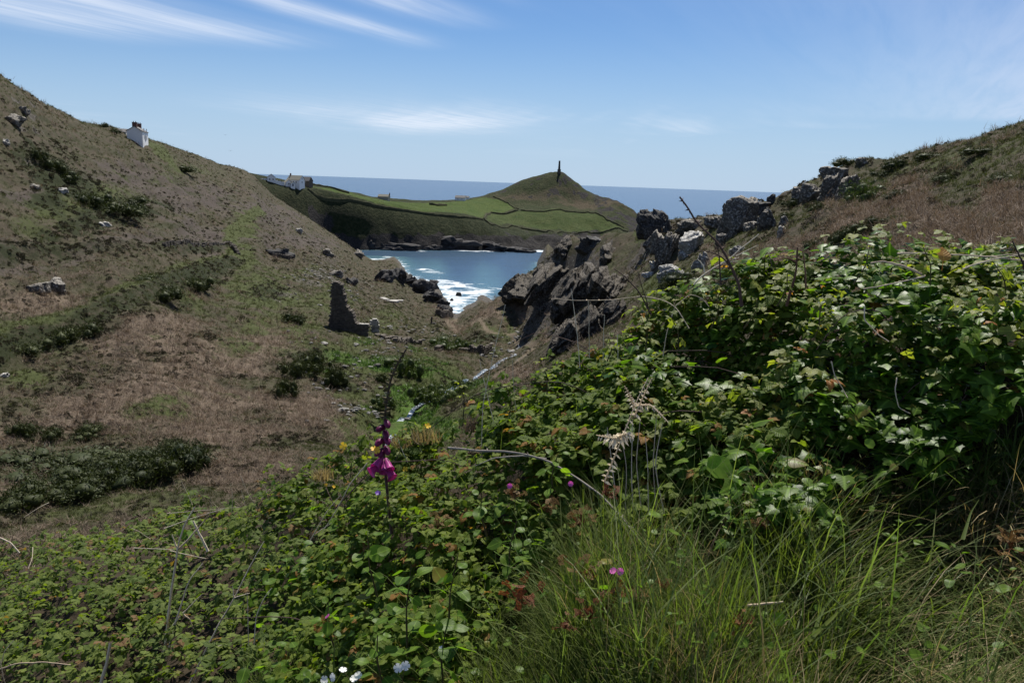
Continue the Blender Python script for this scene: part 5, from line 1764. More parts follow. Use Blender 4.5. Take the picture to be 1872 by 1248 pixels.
def build_leaves(root, kind, P, R, size, rg, n_parts=300, partname="leaf", fill="foliage"):
    """the leaves that show largest become parts, the rest one joined part"""
    o0 = np.array(root.location)
    X, Y = project(P)
    dist = np.linalg.norm(P - EYE, axis=1)
    inside = (X > -10) & (X < 1882) & (Y > -10) & (Y < 1258)
    Nz = (R[:, :, 2] * (EYE - P)).sum(1) / dist
    score = size / dist * (.4 + np.abs(Nz)) * inside * (1 - .6 * sstep(.02, .2, _inner(P)))
    order = np.argsort(-score)
    ind = order[:n_parts]; rest = order[n_parts:]
    T = LT["bramble" if kind in ("dull", "shoot") else kind]
    for i in ind:
        k = int(rg.integers(0, len(T)))
        lo = bpy.data.objects.new(partname, LMESH[kind][k])
        COL.objects.link(lo)
        lo.parent = root
        Mx = Matrix(R[i].tolist()).to_4x4()
        lo.matrix_local = Matrix.Translation(Vector((P[i] - o0).tolist())) @ Mx @ Matrix.Scale(float(size[i]), 4)
    if len(rest):
        Vs, Fs, As, Rs, o = [], [], [], [], 0
        kk = rg.integers(0, len(T), len(rest))
        T = LT["plain" if kind in ("dull", "shoot", "bramble") else kind]
        kk = rg.integers(0, len(T), len(rest))
        for k in range(len(T)):
            s_ = rest[kk == k]
            if not len(s_): continue
            v, f, a = T[k]
            VV = np.einsum('nij,vj->nvi', R[s_], v) * size[s_][:, None, None] + P[s_][:, None] - o0
            Vs.append(VV.reshape(-1, 3)); Fs.append((f[None] + (np.arange(len(s_)) * len(v))[:, None, None]).reshape(-1, 3) + o); o += len(s_) * len(v)
            As.append(np.tile(a, (len(s_), 1))); Rs.append(np.repeat(rg.random(len(s_)), len(v)))
        me = mesh_np(fill, np.concatenate(Vs), np.concatenate(Fs), LM[kind], True, dict(lf=np.concatenate(As), rnd=np.concatenate(Rs)))
        link(fill, me, root, kind="stuff")


def _inner(P):
    return np.zeros(len(P))


def tube(pts, r0, r1, seg=6, knots=0.0, rg=None):
    pts = np.array(pts, float)
    n = len(pts)
    tg_ = np.gradient(pts, axis=0); tg_ /= np.linalg.norm(tg_, axis=1, keepdims=True) + 1e-9
    ref = np.array([.3, .2, .93]); n1_ = np.cross(tg_, ref); n1_ /= np.linalg.norm(n1_, axis=1, keepdims=True) + 1e-9
    n2_ = np.cross(tg_, n1_)
    a = np.linspace(0, 2 * math.pi, seg, endpoint=False)
    rr = np.linspace(r0, r1, n)
    if knots and rg is not None: rr = rr * (1 + knots * rg.uniform(-1, 1, n))
    V = pts[:, None] + rr[:, None, None] * (np.cos(a)[None, :, None] * n1_[:, None] + np.sin(a)[None, :, None] * n2_[:, None])
    i = np.arange(n - 1)[:, None] * seg + np.arange(seg)[None]; j = np.arange(n - 1)[:, None] * seg + (np.arange(seg)[None] + 1) % seg
    F = np.stack([i, j, j + seg, i + seg], -1).reshape(-1, 4)
    return V.reshape(-1, 3), F


def smooth_line(pts, n=24):
    pts = np.array(pts, float)
    s_ = np.r_[0, np.cumsum(np.linalg.norm(np.diff(pts, axis=0), axis=1))]
    q = np.linspace(0, s_[-1], n)
    L = np.stack([np.interp(q, s_, pts[:, k]) for k in range(3)], 1)
    for _ in range(max(1, n // (len(pts) * 3))):
        L[1:-1] = (L[:-2] + 2 * L[1:-1] + L[2:]) / 4
    return L


def sight(*l):
    return [unproj(*q) for q in l]


RGF = np.random.default_rng(42)
# which plant grows where on the bank (soft, ragged borders)
rag = (fbm(SURF[..., 0] / .5, (SURF[..., 2] + SURF[..., 1]) / .5, 3, 140) - .5) * 220
GRASSP = [(760, 1500), (790, 1260), (860, 1120), (930, 985), (1050, 905), (1250, 930), (1420, 940), (1560, 895), (1700, 868), (1800, 820), (1900, 765), (2500, 730), (2500, 1500)]
Z_grass = in_poly(PX + rag * .5, PY + rag * .3, GRASSP)
Z_ivy = ((PX + rag) > 1440) & ~Z_grass
Z_ivy |= in_poly(PX + rag * .3, PY + rag * .3, [(1290, 820), (1560, 800), (1560, 1010), (1330, 1010)]) 
Z_left = ((PX + rag) < 520) & ~Z_grass
Z_mid = ~Z_grass & ~Z_ivy & ~Z_left
Z_mid2 = Z_mid & ((PX + rag) < 960)
Z_mid3 = Z_mid & ~Z_mid2


def thicket(name, label, cat, kind, n, size, region, seed, depth_=(.16, .05), stems=26, face=.55, updir=.75, droop=.35, szn=.36, n_parts=300, group=None):
    rg = np.random.default_rng(seed)
    P, N, X, Y, v_ = sample_surface(n, -520, 2420, 0, 1, rg, region)
    clump = fbm(P[:, 0] / .22, (P[:, 2] + P[:, 1] * .5) / .22, 3, seed)
    keep = rg.random(n) < sstep(.30, .50, clump) * .65 + .35
    P, N, v_ = P[keep], N[keep], v_[keep]
    off = np.where(rg.random(len(P)) < .6, rg.uniform(-.03, depth_[1], len(P)), -depth_[0] * rg.random(len(P)) ** 1.2)
    off += (clump[keep] - .5) * .12
    P = P + N * off[:, None]
    crest = v_ > .965
    P[crest, 2] += rg.uniform(-.02, .07, crest.sum())
    sz = size * np.clip(np.exp(rg.normal(0, szn, len(P))), .4, 1.75)
    R, _ = leaf_set(P, N, sz, rg, droop, face, updir)
    c = P.mean(0)
    root = thing(name, label, cat, (float(c[0]), float(c[1]), float(np.percentile(P[:, 2], 2))), 0, group)
    build_leaves(root, kind, P, R, sz, rg, n_parts)
    # woody canes running through it
    for _ in range(stems):
        k = rg.integers(0, len(P)); p0 = P[k] - N[k] * .25
        d_ = rg.normal(size=3) * np.array([.45, .25, .09]) + N[k] * .08
        q = [p0, p0 + d_ * .35 + N[k] * .16, p0 + d_ * .8 + N[k] * .1 - np.array([0, 0, .04]), p0 + d_ * 1.1 - np.array([0, 0, .15])]
        V, F = tube(smooth_line(q, 14), .0028, .0014, 5)
        link("cane", mesh_np("cane", V - np.array(root.location), F, M_DARKST, True, dict(rnd=np.full(len(V), rg.random()))), root)
    return root, P, N, sz


thicket("bramble_thicket", "wide low thicket of small dull bramble leaves at lower left below the gorse band", "bramble", "dull", 11500, .032, Z_left, 301, updir=1.0, face=.4, stems=26)
thicket("bramble_bush", "bramble bush with greener leaves around the purple foxglove", "bramble", "bramble", 6800, .034, Z_mid2, 302, updir=.95, face=.45)
thicket("bramble_hedge", "tall bramble hedge between the foxglove and the ivy, bare stems above it", "bramble", "bramble", 7200, .036, Z_mid3, 303, updir=.95, face=.5)
thicket("ivy_hedge", "dark glossy ivy hanging over the hedge on the right", "ivy", "ivy", 7200, .036, Z_ivy, 304, face=.8, updir=.62, droop=.8, stems=22)
crest_z = (vv[:, None] > .74) & (PX + rag * .5 > 1120)
thicket("young_bramble", "fresh yellow-green bramble growth along the sunlit crest of the hedge", "bramble", "shoot", 2300, .033, crest_z.astype(float), 305, depth_=(.05, .10), updir=.8, stems=18)
thicket("ivy_trail", "scattered ivy leaves climbing through the bramble hedge left of the dark ivy", "ivy", "ivy", 700, .038, (Z_mid3 & (PX + rag > 1180)).astype(float), 306, depth_=(.03, .09), face=.6, updir=.8, stems=6, n_parts=200)
thicket("leafy_undergrowth", "mixed broad leaves low among the bramble under the foxglove", "plant", "broad", 800, .038, (Z_mid2 & (PY > 900)).astype(float), 307, depth_=(.04, .08), face=.5, updir=.9, stems=8, n_parts=250)
thicket("verge_weeds", "small leafy weeds scattered through the verge grass", "plant", "broad", 420, .024, Z_grass.astype(float), 308, depth_=(.02, .05), face=.5, updir=.9, stems=4, n_parts=200)
# ------------------------------------------------------------------ grass of the verge
M_GRASS = leafmat("verge_grass", (.028, .064, .008), (.135, .175, .032), .6, .44, (1.35, 1.55, .45), .08, tip=(.12, .14, .05))
M_GRASSL = leafmat("long_pale_grass", (.075, .115, .03), (.16, .19, .07), .5, .45, (1.25, 1.5, .5), .15)
M_STRAW = leafmat("dry_grass", (.16, .12, .055), (.36, .29, .15), .6, .35, (1.2, 1.1, .7), .25)


def grass_field(name, n, region, seed, mat, L0, w0, label, lay=1.0):
    rg = np.random.default_rng(seed)
    P, N, X, Y, v_ = sample_surface(n, -520, 2420, 0, 1, rg, region)
    tuft = fbm(P[:, 0] / .16, P[:, 1] / .16, 3, seed)
    big_ = fbm(P[:, 0] / .5, P[:, 1] / .5, 2, seed + 3)
    k = rg.random(n) < .12 + .88 * sstep(.38, .6, tuft)
    P, N, X, Y, tuft, big_ = P[k], N[k], X[k], Y[k], tuft[k], big_[k]; m = len(P)
    base = P - N * rg.uniform(.10, .2, m)[:, None]; base[:, 2] -= .05
    flop = sstep(1400, 1640, X + 200 * (big_ - .5)) * lay          # to the right the long grass is laid over
    az = np.where(rg.random(m) < .75 * flop, -.55 + rg.normal(0, .55, m) + (big_ - .5) * 4.0, rg.uniform(0, 6.28, m) * .75 + 9 * big_)
    lean = np.abs(rg.normal(.30, .28, m)) * (1 - flop) + flop * rg.normal(.75, .28, m)
    bend = rg.uniform(.2, 1.3, m) * (1 - flop) + flop * rg.uniform(.5, 1.3, m)
    L = L0 * rg.uniform(.45, 1.2, m) * (.7 + .7 * tuft)
    w = w0 * rg.uniform(.45, 1.6, m) * np.where(rg.random(m) < .04, 1.9, 1)
    V, Fq, Ft, r_, tp_ = blade_arrays(base, az, L, w, lean, bend, 4, np.clip(rg.random(m) * .7 + .5 * (big_ - .3), 0, .999))
    link(name, mesh_np(name, V, [Fq, Ft], mat, True, dict(rnd=r_, tip=tp_)), kind="stuff", label=label)


Zg = sstep(0, 1, Z_grass.astype(float))
grass_field("grass", 46000, Zg, 401, M_GRASS, .24, .0034, "long green verge grass at bottom right, laid over to the right")
strip = in_poly(PX + rag * .6, PY + rag * .4, [(380, 1500), (430, 1240), (560, 1165), (740, 1150), (900, 1110), (900, 1500)])
grass_field("grass", 5200, strip.astype(float), 402, M_GRASS, .24, .0045, "short grass among the plants at the bottom edge", 0.0)
grass_field("grass", 2600, Zg, 407, M_GRASSL, .46, .0042, "longer pale grass blades rising out of the verge grass", .7)
seam = in_poly(PX + rag, PY + rag, [(880, 1060), (1000, 860), (1200, 830), (1240, 960), (1000, 1100)])
grass_field("grass", 2600, seam.astype(float), 405, M_GRASS, .34, .004, "taller grass blades growing up into the bramble", 0.0)
soft = sstep(230, 0, np.abs(PX + rag - 950)) * sstep(820, 960, PY + rag * .4)
grass_field("grass", 4200, np.maximum(soft, 0), 408, M_GRASS, .30, .0036, "grass blades mixed into the bramble edge left of the verge", 0.0)
grass_field("grass", 1800, (Z_mid & (PY + rag * .3 > 640)).astype(float), 409, M_GRASS, .26, .0026, "thin grass stems growing through the bramble", 0.0)
grass_field("grass", 1700, Zg, 410, M_GRASS, .26, .0068, "broader grass blades in the verge", .6)
dry = in_poly(PX + rag * .8, PY + rag * .5, [(1700, 930), (1800, 870), (2100, 820), (2300, 1200), (1800, 1120), (1760, 1010)]) | in_poly(PX + rag, PY + rag * .5, [(1180, 1500), (1200, 1190), (1400, 1150), (1650, 1160), (1900, 1250), (1900, 1500)])
grass_field("dry_grass", 9000, dry.astype(float), 403, M_STRAW, .24, .0034, "dry straw coloured grass mixed in at the right and bottom edge")
grass_field("dry_grass", 2600, Z_grass.astype(float), 404, M_STRAW, .30, .003, "scattered straw coloured blades in the verge grass")
lowz = in_poly(PX + rag * .4, PY + rag * .3, [(1380, 870), (1560, 850), (1760, 850), (1760, 930), (1560, 960), (1400, 960)])
grass_field("dry_grass", 900, lowz.astype(float), 406, M_STRAW, .2, .003, "tangle of dead grass under the ivy")


# ------------------------------------------------------------------ leafy plants standing out from the hedge
def on_bank(px, py, lift=0.0):
    """point of the bank's leaf surface under a sight line"""
    p = surf_pts([px], [py])[0]
    return p + (EYE - p) / np.linalg.norm(EYE - p) * lift


def sprig(name, label, cat, kind, stem_pts, leaves, size, r0=.004, stemmat=None, group=None, seed=0, droop=.3, leafname="leaf"):
    """a shoot: stem (thing's base at its foot) with leaves set along it as parts"""
    rg = np.random.default_rng(seed)
    L = smooth_line(stem_pts, 16)
    root = thing(name, label, cat, tuple(map(float, L[0])), 0, group)
    V, F = tube(L - L[0], r0, r0 * .45, 6, .1, rg)
    link("stem", mesh_np("stem", V, F, stemmat or M_STEM, True, dict(rnd=np.full(len(V), rg.random()))), root)
    for i in range(leaves):
        u = 1 - .75 * (i / max(1, leaves - 1)) ** 1.2
        q = L[int(u * (len(L) - 1))]
        a = i * 2.4 + rg.uniform(-.4, .4)
        out = np.array([math.cos(a), math.sin(a), .35 if i > 1 else 1.2])
        z = np.array([0, -.25, 1.0]) + rg.normal(0, .35, 3)
        R = frames(z[None], (out + np.array([0, 0, -droop]))[None])[0]
        s_ = size * rg.uniform(.6, 1.15) * (.65 if i < 2 else 1)
        lo = bpy.data.objects.new(leafname, LMESH[kind][int(rg.integers(0, len(LMESH[kind])))])
        COL.objects.link(lo); lo.parent = root
        pos = q - L[0] + R @ np.array([0, .58 * s_, 0])
        lo.matrix_local = Matrix.Translation(Vector(pos.tolist())) @ Matrix(R.tolist()).to_4x4() @ Matrix.Scale(float(s_), 4)
    return root


G_ = "bramble shoots standing above the hedge"
for i, (x, y, d, x1, y1, n, lab) in enumerate(((845, 780, 3.55, 838, 688, 8, "lone bramble shoot with yellow tip in front of the stream"), (1560, 520, 3.0, 1590, 450, 9, "pale bramble shoot with yellow-green top above the ivy crest"),
                       (1300, 600, 3.2, 1310, 540, 7, "yellowish bramble shoot near the base of the tall bare stem"), (1180, 640, 3.25, 1172, 580, 7, "pale young bramble shoot at the hedge edge before the crag"),
                       (1110, 660, 3.3, 1112, 615, 6, "small young bramble shoot near the straw stalks"), (1420, 560, 3.1, 1440, 500, 7, "young shoot under the brown sorrel stem"), (1700, 520, 2.9, 1688, 452, 6, "shoot under the single orange leaf"),
                       (1840, 540, 2.8, 1815, 478, 8, "bright yellow-green shoot at the far right crest"), (1000, 720, 3.4, 985, 655, 6, "small leafy shoot above the left shoulder of the hedge"), (930, 760, 3.45, 925, 706, 6, "leafy shoot left of the hedge shoulder"),
                       (720, 850, 3.6, 735, 780, 7, "reddish tipped shoot right of the foxglove"), (640, 880, 3.8, 630, 815, 6, "shoot with orange tip left of the foxglove"), (560, 930, 4.0, 545, 880, 6, "shoot on the hedge edge left of the foxglove"), (1240, 640, 3.15, 1225, 575, 7, "yellowish shoot between stalks and tall bare stem"),
                       (1500, 560, 3.0, 1478, 640, 6, "finely cut yellow-green fern-like shoot in mid hedge"), (1360, 600, 3.1, 1385, 545, 7, "young shoot right of the tall bare stem"), (700, 960, 3.0, 708, 905, 7, "young pale shoot under the foxglove bells"))):
    sprig("bramble_shoot", lab, "bramble", "shoot", [unproj(x, y, d), unproj((x + x1) / 2 + 8, (y + y1) / 2, d - .02), unproj(x1, y1, d - .05)], n, .034, .003, group=G_, seed=500 + i)

G_ = "broad-leaved plants in front of the hedge"
for i, (x, y, d, x1, y1, n, sz, lab) in enumerate(((745, 1200, 2.35, 752, 1030, 12, .062, "tall bright broad-leaved plant with pale stem at bottom centre left"), (820, 1150, 2.4, 838, 1010, 9, .055, "broad-leaved plant left of the grass with round bright leaves"),
                       (930, 1060, 2.5, 945, 950, 9, .05, "bright heart-leaved plant at the left edge of the long grass"), (690, 1090, 2.6, 672, 980, 8, .05, "bright broad-leaved plant under the foxglove"), (810, 1250, 2.1, 815, 1150, 7, .06, "yellow-green broad leaves behind white flowers"),
                       (890, 980, 2.75, 880, 900, 8, .05, "broad leaves between bramble and the long grass"), (610, 1180, 2.6, 600, 1100, 7, .045, "broad-leaved plant beside the small purple flower"), (350, 1010, 4.1, 330, 940, 8, .055, "bright yellow-green leaves at the top of the left thicket"),
                       (1010, 900, 2.85, 1020, 830, 8, .045, "broad leaves under the arching dead cane"), (1180, 760, 3.0, 1130, 770, 6, .055, "bright maple-like leaves above the dead fern"), (700, 1250, 2.15, 690, 1160, 6, .055, "low bright leaves at the bottom edge by white flowers"))):
    sprig("broad_leaved_plant", lab, "plant", "broad", [unproj(x, y, d), unproj((x + x1) / 2 - 6, (y + y1) / 2, d - .02), unproj(x1, y1, d - .05)], n, sz, .0035, group=G_, seed=600 + i)

# navelwort discs
rl_v, rl_f, rl_a = round_leaf(0)
ME_ROUND = mesh_np("leaf", rl_v, tri(rl_f), M_BROAD, True, dict(lf=rl_a * np.array([0, 0, 0]), rnd=np.full(len(rl_v), .3)))
for i, (x, y, w, lab) in enumerate(((1315, 852, 48, "large round pale green disc leaf in shade under the bramble"), (1424, 1130, 26, "round pale disc leaf by the dry stalk in the grass"), (1408, 1178, 14, "small round leaf below the dry stalk"), (1350, 1196, 18, "little upright round leaf low in the grass"), (690, 1010, 34, "round leaf in the bramble under the foxglove"), (1590, 810, 20, "small round leaf in the ivy shade"))):
    p = on_bank(x, y, .07)
    k = float((p - EYE) @ _f) / FOC
    root = thing("navelwort", lab, "plant", tuple(map(float, p)), 0, "round-leaved navelwort")
    lo = bpy.data.objects.new("leaf", ME_ROUND); COL.objects.link(lo); lo.parent = root
    R = frames(np.array([[.1, -.8, .6]]), np.array([[0, -.3, -1.0]]))[0]
    lo.matrix_local = Matrix(R.tolist()).to_4x4() @ Matrix.Scale(w * k, 4) @ Matrix.Translation((0, -.5, 0))


# ------------------------------------------------------------------ bare stems, stalks and canes
def stem_thing(name, label, cat, lines, mat, r0, r1, group=None, thorns=0, seed=0, n=26, partnames=("stem", "side_stem")):
    rg = np.random.default_rng(seed)
    L0 = smooth_line(sight(*lines[0]), n)
    root = thing(name, label, cat, tuple(map(float, L0[0])), 0, group)
    for li, ln in enumerate(lines):
        L = smooth_line(sight(*ln), n if li == 0 else max(8, n // 2))
        L = L + np.cumsum(rg.normal(0, .0006, L.shape), axis=0)
        f_ = 1 if li == 0 else .62
        V, F = tube(L - L0[0], r0 * f_, r1 * f_, 6, .14, rg)
        Fl = [F]
        Vl = [V]; o = len(V)
        if thorns and li == 0:
            for _ in range(thorns):
                k = rg.integers(1, len(L) - 1); a = rg.uniform(0, 6.28)
                dv = np.array([math.cos(a), .2, math.sin(a)]); q = L[k] - L0[0]; tgv = L[k + 1] - L[k]; tgv /= np.linalg.norm(tgv) + 1e-9
                Vl.append(np.array([q - tgv * .004, q + tgv * .004, q + dv * (r0 * 2.8) - tgv * .003, q + np.cross(dv, tgv) * .003])); Fl.append(np.array([(0, 1, 2, 2), (1, 3, 2, 2), (3, 0, 2, 2)]) + o); o += 4
        Fa = np.concatenate([tri(f) for f in Fl]); Va = np.concatenate(Vl)
        link(partnames[0] if li == 0 else partnames[1], mesh_np("stem", Va, Fa, mat, True, dict(rnd=np.full(len(Va), rg.random()))), root)
    return root


stem_thing("thorny_cane", "tall dark bare thorny stem rising above the hedge against the sea", "bramble cane", [[(1356, 560, 3.2), (1352, 522, 3.2), (1333, 476, 3.2), (1310, 441, 3.2), (1272, 406, 3.2), (1260, 382, 3.2), (1243, 359, 3.2)],
           [(1340, 492, 3.2), (1322, 470, 3.2), (1300, 460, 3.2), (1276, 458, 3.2)], [(1318, 520, 3.22), (1316, 470, 3.22), (1314, 452, 3.22)]], M_DARKST, .0062, .0028, None, 30, 1)
stem_thing("bleached_stalk", "pale bleached stalk with forked tip crossing in front of the boulders", "dead stalk", [[(1268, 520, 3.25), (1290, 500, 3.25), (1335, 474, 3.25), (1365, 450, 3.25), (1390, 431, 3.25)], [(1345, 468, 3.25), (1388, 448, 3.25)], [(1322, 480, 3.25), (1350, 478, 3.25)]], M_DEAD, .0032, .0014, None, 0, 2)
stem_thing("bleached_stalk", "short crooked bleached stalk left of the forked one", "dead stalk", [[(1288, 498, 3.25), (1284, 484, 3.25), (1276, 472, 3.25)]], M_DEAD, .003, .0015, None, 0, 3)
stem_thing("bare_cane", "dark bare twig leaning over the slabby rock rib", "bramble cane", [[(1190, 575, 3.3), (1168, 533, 3.3), (1145, 508, 3.3), (1122, 490, 3.3)], [(1187, 570, 3.3), (1172, 520, 3.3), (1166, 498, 3.3)]], M_DARKST, .0036, .0016, None, 12, 4)
stem_thing("arching_cane", "thin pale cane arching left from the hedge over the apron slope", "bramble cane", [[(1260, 600, 3.25), (1235, 560, 3.3), (1215, 548, 3.35), (1177, 539, 3.4), (1130, 546, 3.45), (1060, 548, 3.5), (1010, 545, 3.55)], [(1130, 546, 3.45), (1108, 556, 3.45), (1090, 575, 3.45)]], M_DEADB, .0018, .001, None, 14, 5)
stem_thing("arching_cane", "pale green cane hooping over the left end of the hedge top", "bramble cane", [[(1212, 650, 3.2), (1218, 610, 3.2), (1235, 560, 3.2), (1262, 538, 3.2), (1285, 548, 3.2), (1296, 562, 3.2)]], M_DEADB, .0019, .0012, None, 8, 6)
for i, (lns, lab) in enumerate((([[(1078, 655, 3.45), (1076, 548, 3.45)]], "straight straw stalk left of the slabby rib"), ([[(1060, 672, 3.45), (1054, 600, 3.45), (1043, 528, 3.45)]], "leaning straw stalk against the dark cliff"), ([[(1103, 658, 3.4), (1105, 575, 3.4)]], "short straw stalk at the foot of the rib"),
               ([[(880, 850, 3.4), (882, 740, 3.4), (900, 660, 3.4), (925, 556, 3.4)]], "tallest straw stalk crossing the stream"), ([[(902, 770, 3.45), (890, 720, 3.45), (876, 657, 3.45)]], "straw stalk crossing behind the tallest one"), ([[(944, 762, 3.45), (938, 700, 3.45), (937, 660, 3.45)]], "upright straw stalk right of the tallest one"), ([[(1130, 660, 3.4), (1128, 610, 3.4)]], "grey straw stalk beside the pale shoots"),
               ([[(745, 845, 3.55), (728, 800, 3.55)]], "little straw stalk right of the foxglove"))):
    stem_thing("straw_stalk", lab, "dead stalk", lns, M_DEAD, .0016, .001, "straw stalks above the hedge", 0, 20 + i, 14)
stem_thing("dead_cane", "grey dead bramble cane arching down over the middle of the hedge", "bramble cane", [[(820, 818, 3.3), (870, 822, 3.15), (920, 822, 3.0), (960, 828, 2.95), (1010, 842, 2.9), (1060, 872, 2.8), (1100, 900, 2.7), (1140, 940, 2.6), (1175, 985, 2.5)], [(1000, 838, 2.92), (960, 832, 2.98), (905, 835, 3.1), (870, 850, 3.2)]], simple_mat("grey_cane", (.14, .12, .10), (.30, .27, .235), 25, .75), .0052, .0024, None, 40, 7, 40)
stem_thing("bare_cane", "thin dark cane running across behind the purple foxglove bells", "bramble cane", [[(612, 930, 3.3), (650, 890, 3.3), (690, 846, 3.3), (750, 842, 3.3), (810, 838, 3.3), (860, 858, 3.3)]], M_DARKST, .0026, .0014, None, 20, 8)
stem_thing("pale_cane", "pale thin cane sloping down left from the foxglove bells", "bramble cane", [[(672, 845, 3.2), (640, 885, 3.2), (615, 935, 3.2), (590, 972, 3.2)]], M_DEAD, .0024, .0012, None, 0, 9)
G_ = "dead stems in the left thicket"
stem_thing("dead_stalk", "tallest brown dead stem at left with forked top", "dead stalk", [[(300, 1205, 3.3), (308, 1130, 3.3), (318, 1050, 3.3), (328, 985, 3.3), (340, 950, 3.3), (358, 922, 3.3)], [(324, 1005, 3.3), (345, 985, 3.3), (362, 966, 3.3), (376, 948, 3.3)], [(324, 1002, 3.3), (314, 975, 3.3)]], M_DEADB, .0072, .003, G_, 0, 10, 30)
stem_thing("dead_stalk", "second brown dead stem leaning right beside the tallest one", "dead stalk", [[(304, 1205, 3.25), (318, 1150, 3.25), (332, 1105, 3.25), (346, 1060, 3.25), (372, 1028, 3.25)], [(335, 1120, 3.25), (355, 1100, 3.25), (371, 1086, 3.25)], [(335, 1122, 3.25), (345, 1130, 3.25), (352, 1148, 3.25)], [(330, 1125, 3.25), (312, 1150, 3.25), (292, 1205, 3.25)]], M_DEADB, .0055, .002, G_, 0, 11, 24)
stem_thing("dead_stalk", "long pale dead stem leaning right from the bottom edge at left", "dead stalk", [[(345, 1252, 2.9), (375, 1190, 2.95), (400, 1140, 3.0), (428, 1090, 3.05), (450, 1045, 3.1), (482, 988, 3.15)], [(428, 1092, 3.05), (458, 1083, 3.05)], [(378, 1190, 2.95), (404, 1178, 2.95)], [(428, 1090, 3.05), (424, 1070, 3.05)]], M_DEAD, .0042, .002, G_, 0, 12, 30)
stem_thing("dead_stalk", "short thick bleached stem stub beside the fork", "dead stalk", [[(380, 1007, 3.6), (366, 980, 3.6), (351, 952, 3.6)]], M_DEAD, .0065, .004, G_, 0, 13, 10)
stem_thing("dead_stalk", "pale stub standing at the bottom edge, far left", "dead stalk", [[(184, 1252, 2.9), (195, 1215, 2.9), (203, 1175, 2.9)]], M_DEAD, .007, .005, G_, 0, 14, 10)
stem_thing("dead_stalk", "thin pale stem curving at the left picture edge", "dead stalk", [[(36, 1010, 4.4), (20, 992, 4.4), (-10, 978, 4.4)]], M_DEAD, .004, .003, G_, 0, 15, 12)
stem_thing("dead_stalk", "thin pale forked stem in the dark gap left of centre", "dead stalk", [[(560, 1000, 3.5), (580, 965, 3.5), (600, 930, 3.5), (622, 905, 3.5)], [(576, 976, 3.5), (606, 955, 3.5)]], M_DEAD, .003, .0014, G_, 0, 16, 16)
stem_thing("dead_stalk", "arched thin cane at the bottom left corner", "dead stalk", [[(-10, 1225, 3.2), (30, 1212, 3.2), (80, 1208, 3.2), (130, 1212, 3.2)], [(2, 1215, 3.2), (8, 1190, 3.2), (25, 1170, 3.2)], [(0, 1205, 3.2), (10, 1255, 3.2)]], M_DEADB, .0035, .002, G_, 8, 17, 18)
stem_thing("dead_stalk", "curved pale stalk at the bottom edge left of centre", "dead stalk", [[(465, 1180, 2.8), (467, 1130, 2.8), (478, 1100, 2.8), (496, 1075, 2.8)], [(455, 1180, 2.8), (452, 1080, 2.8)]], M_DEAD, .0024, .0012, G_, 0, 18, 16)
rgd = np.random.default_rng(91)
for i, (x0, y0, x1, y1) in enumerate(((455, 938, 442, 895), (424, 940, 422, 884), (404, 935, 388, 917), (390, 940, 386, 908), (352, 922, 331, 876), (470, 930, 440, 868), (306, 938, 440, 926), (275, 985, 235, 962), (300, 965, 410, 930), (490, 905, 470, 872), (90, 918, 45, 944), (60, 1000, 52, 1040), (245, 1001, 320, 1005), (312, 1006, 378, 1020))):
    stem_thing("dry_stick", ("bleached stick %s" % ("upright in the scrub gap, rightmost", "upright with straight tip in scrub gap", "leaning in the scrub gap with bent tip", "small upright in the scrub gap", "leaning below the gorse band end", "dark long one leaning by the hedge edge", "lying level across the scrub gap", "short on the scrub left of the thicket top", "long slanting into the scrub gap", "short beside the hedge edge", "lying in the gorse band shade", "small at the left edge of the thicket", "lying on the thicket left of the tall dead stem", "lying right of the tall dead stem")[i]), "dead stalk",
               [[(x0, y0, 4.6 if y0 < 960 else 3.9), ((x0 + x1) / 2 + rgd.uniform(-4, 4), (y0 + y1) / 2 + rgd.uniform(-3, 3), 4.55 if y0 < 960 else 3.85), (x1, y1, 4.5 if y0 < 960 else 3.8)]], M_DEAD, .0022, .0012, "bleached sticks by the left thicket", 0, 700 + i, 10)
stem_thing("seed_stalk", "stout reddish brown seeding stem above the hedge, right of tall thorny one", "plant stem", [[(1438, 560, 3.05), (1446, 530, 3.05), (1454, 500, 3.05), (1458, 452, 3.05)], [(1474, 525, 3.05), (1472, 490, 3.05), (1468, 462, 3.05)], [(1455, 478, 3.05), (1435, 470, 3.05), (1418, 476, 3.05)]], simple_mat("rusty_stem", (.075, .035, .022), (.16, .085, .05), 20, .8), .006, .003, None, 0, 19, 16)
G_ = "bare twigs over the right hedge top"
stem_thing("bare_twig", "long level twig over the ivy crest, at left", "twig", [[(1640, 463, 2.95), (1690, 464, 2.95), (1740, 466, 2.95), (1800, 470, 2.95), (1876, 478, 2.95)], [(1800, 470, 2.95), (1872, 462, 2.95)]], M_DEADB, .0036, .002, G_, 0, 30)
stem_thing("bare_twig", "slanting twig rising right over the ivy crest", "twig", [[(1760, 492, 2.9), (1810, 476, 2.9), (1880, 462, 2.9)]], M_DEADB, .003, .002, G_, 0, 31)
stem_thing("bare_twig", "dark upright twig at the right picture edge", "twig", [[(1880, 510, 2.85), (1866, 475, 2.85), (1850, 440, 2.85)]], M_DARKST, .004, .002, G_, 0, 32)
stem_thing("bare_twig", "mossy grey branch lying along the ivy crest", "twig", [[(1690, 505, 2.88), (1650, 486, 2.88), (1612, 478, 2.88), (1590, 482, 2.88)], [(1690, 505, 2.86), (1640, 516, 2.86), (1580, 528, 2.86)]], M_DEADB, .005, .003, G_, 0, 33)
stem_thing("bare_twig", "bent pale twig in the dark ivy shade at right", "twig", [[(1760, 683, 2.75), (1790, 684, 2.7), (1812, 680, 2.7)], [(1782, 684, 2.72), (1768, 700, 2.72), (1762, 720, 2.72)]], M_DEADB, .004, .002, G_, 0, 34)
rgi = np.random.default_rng(5)
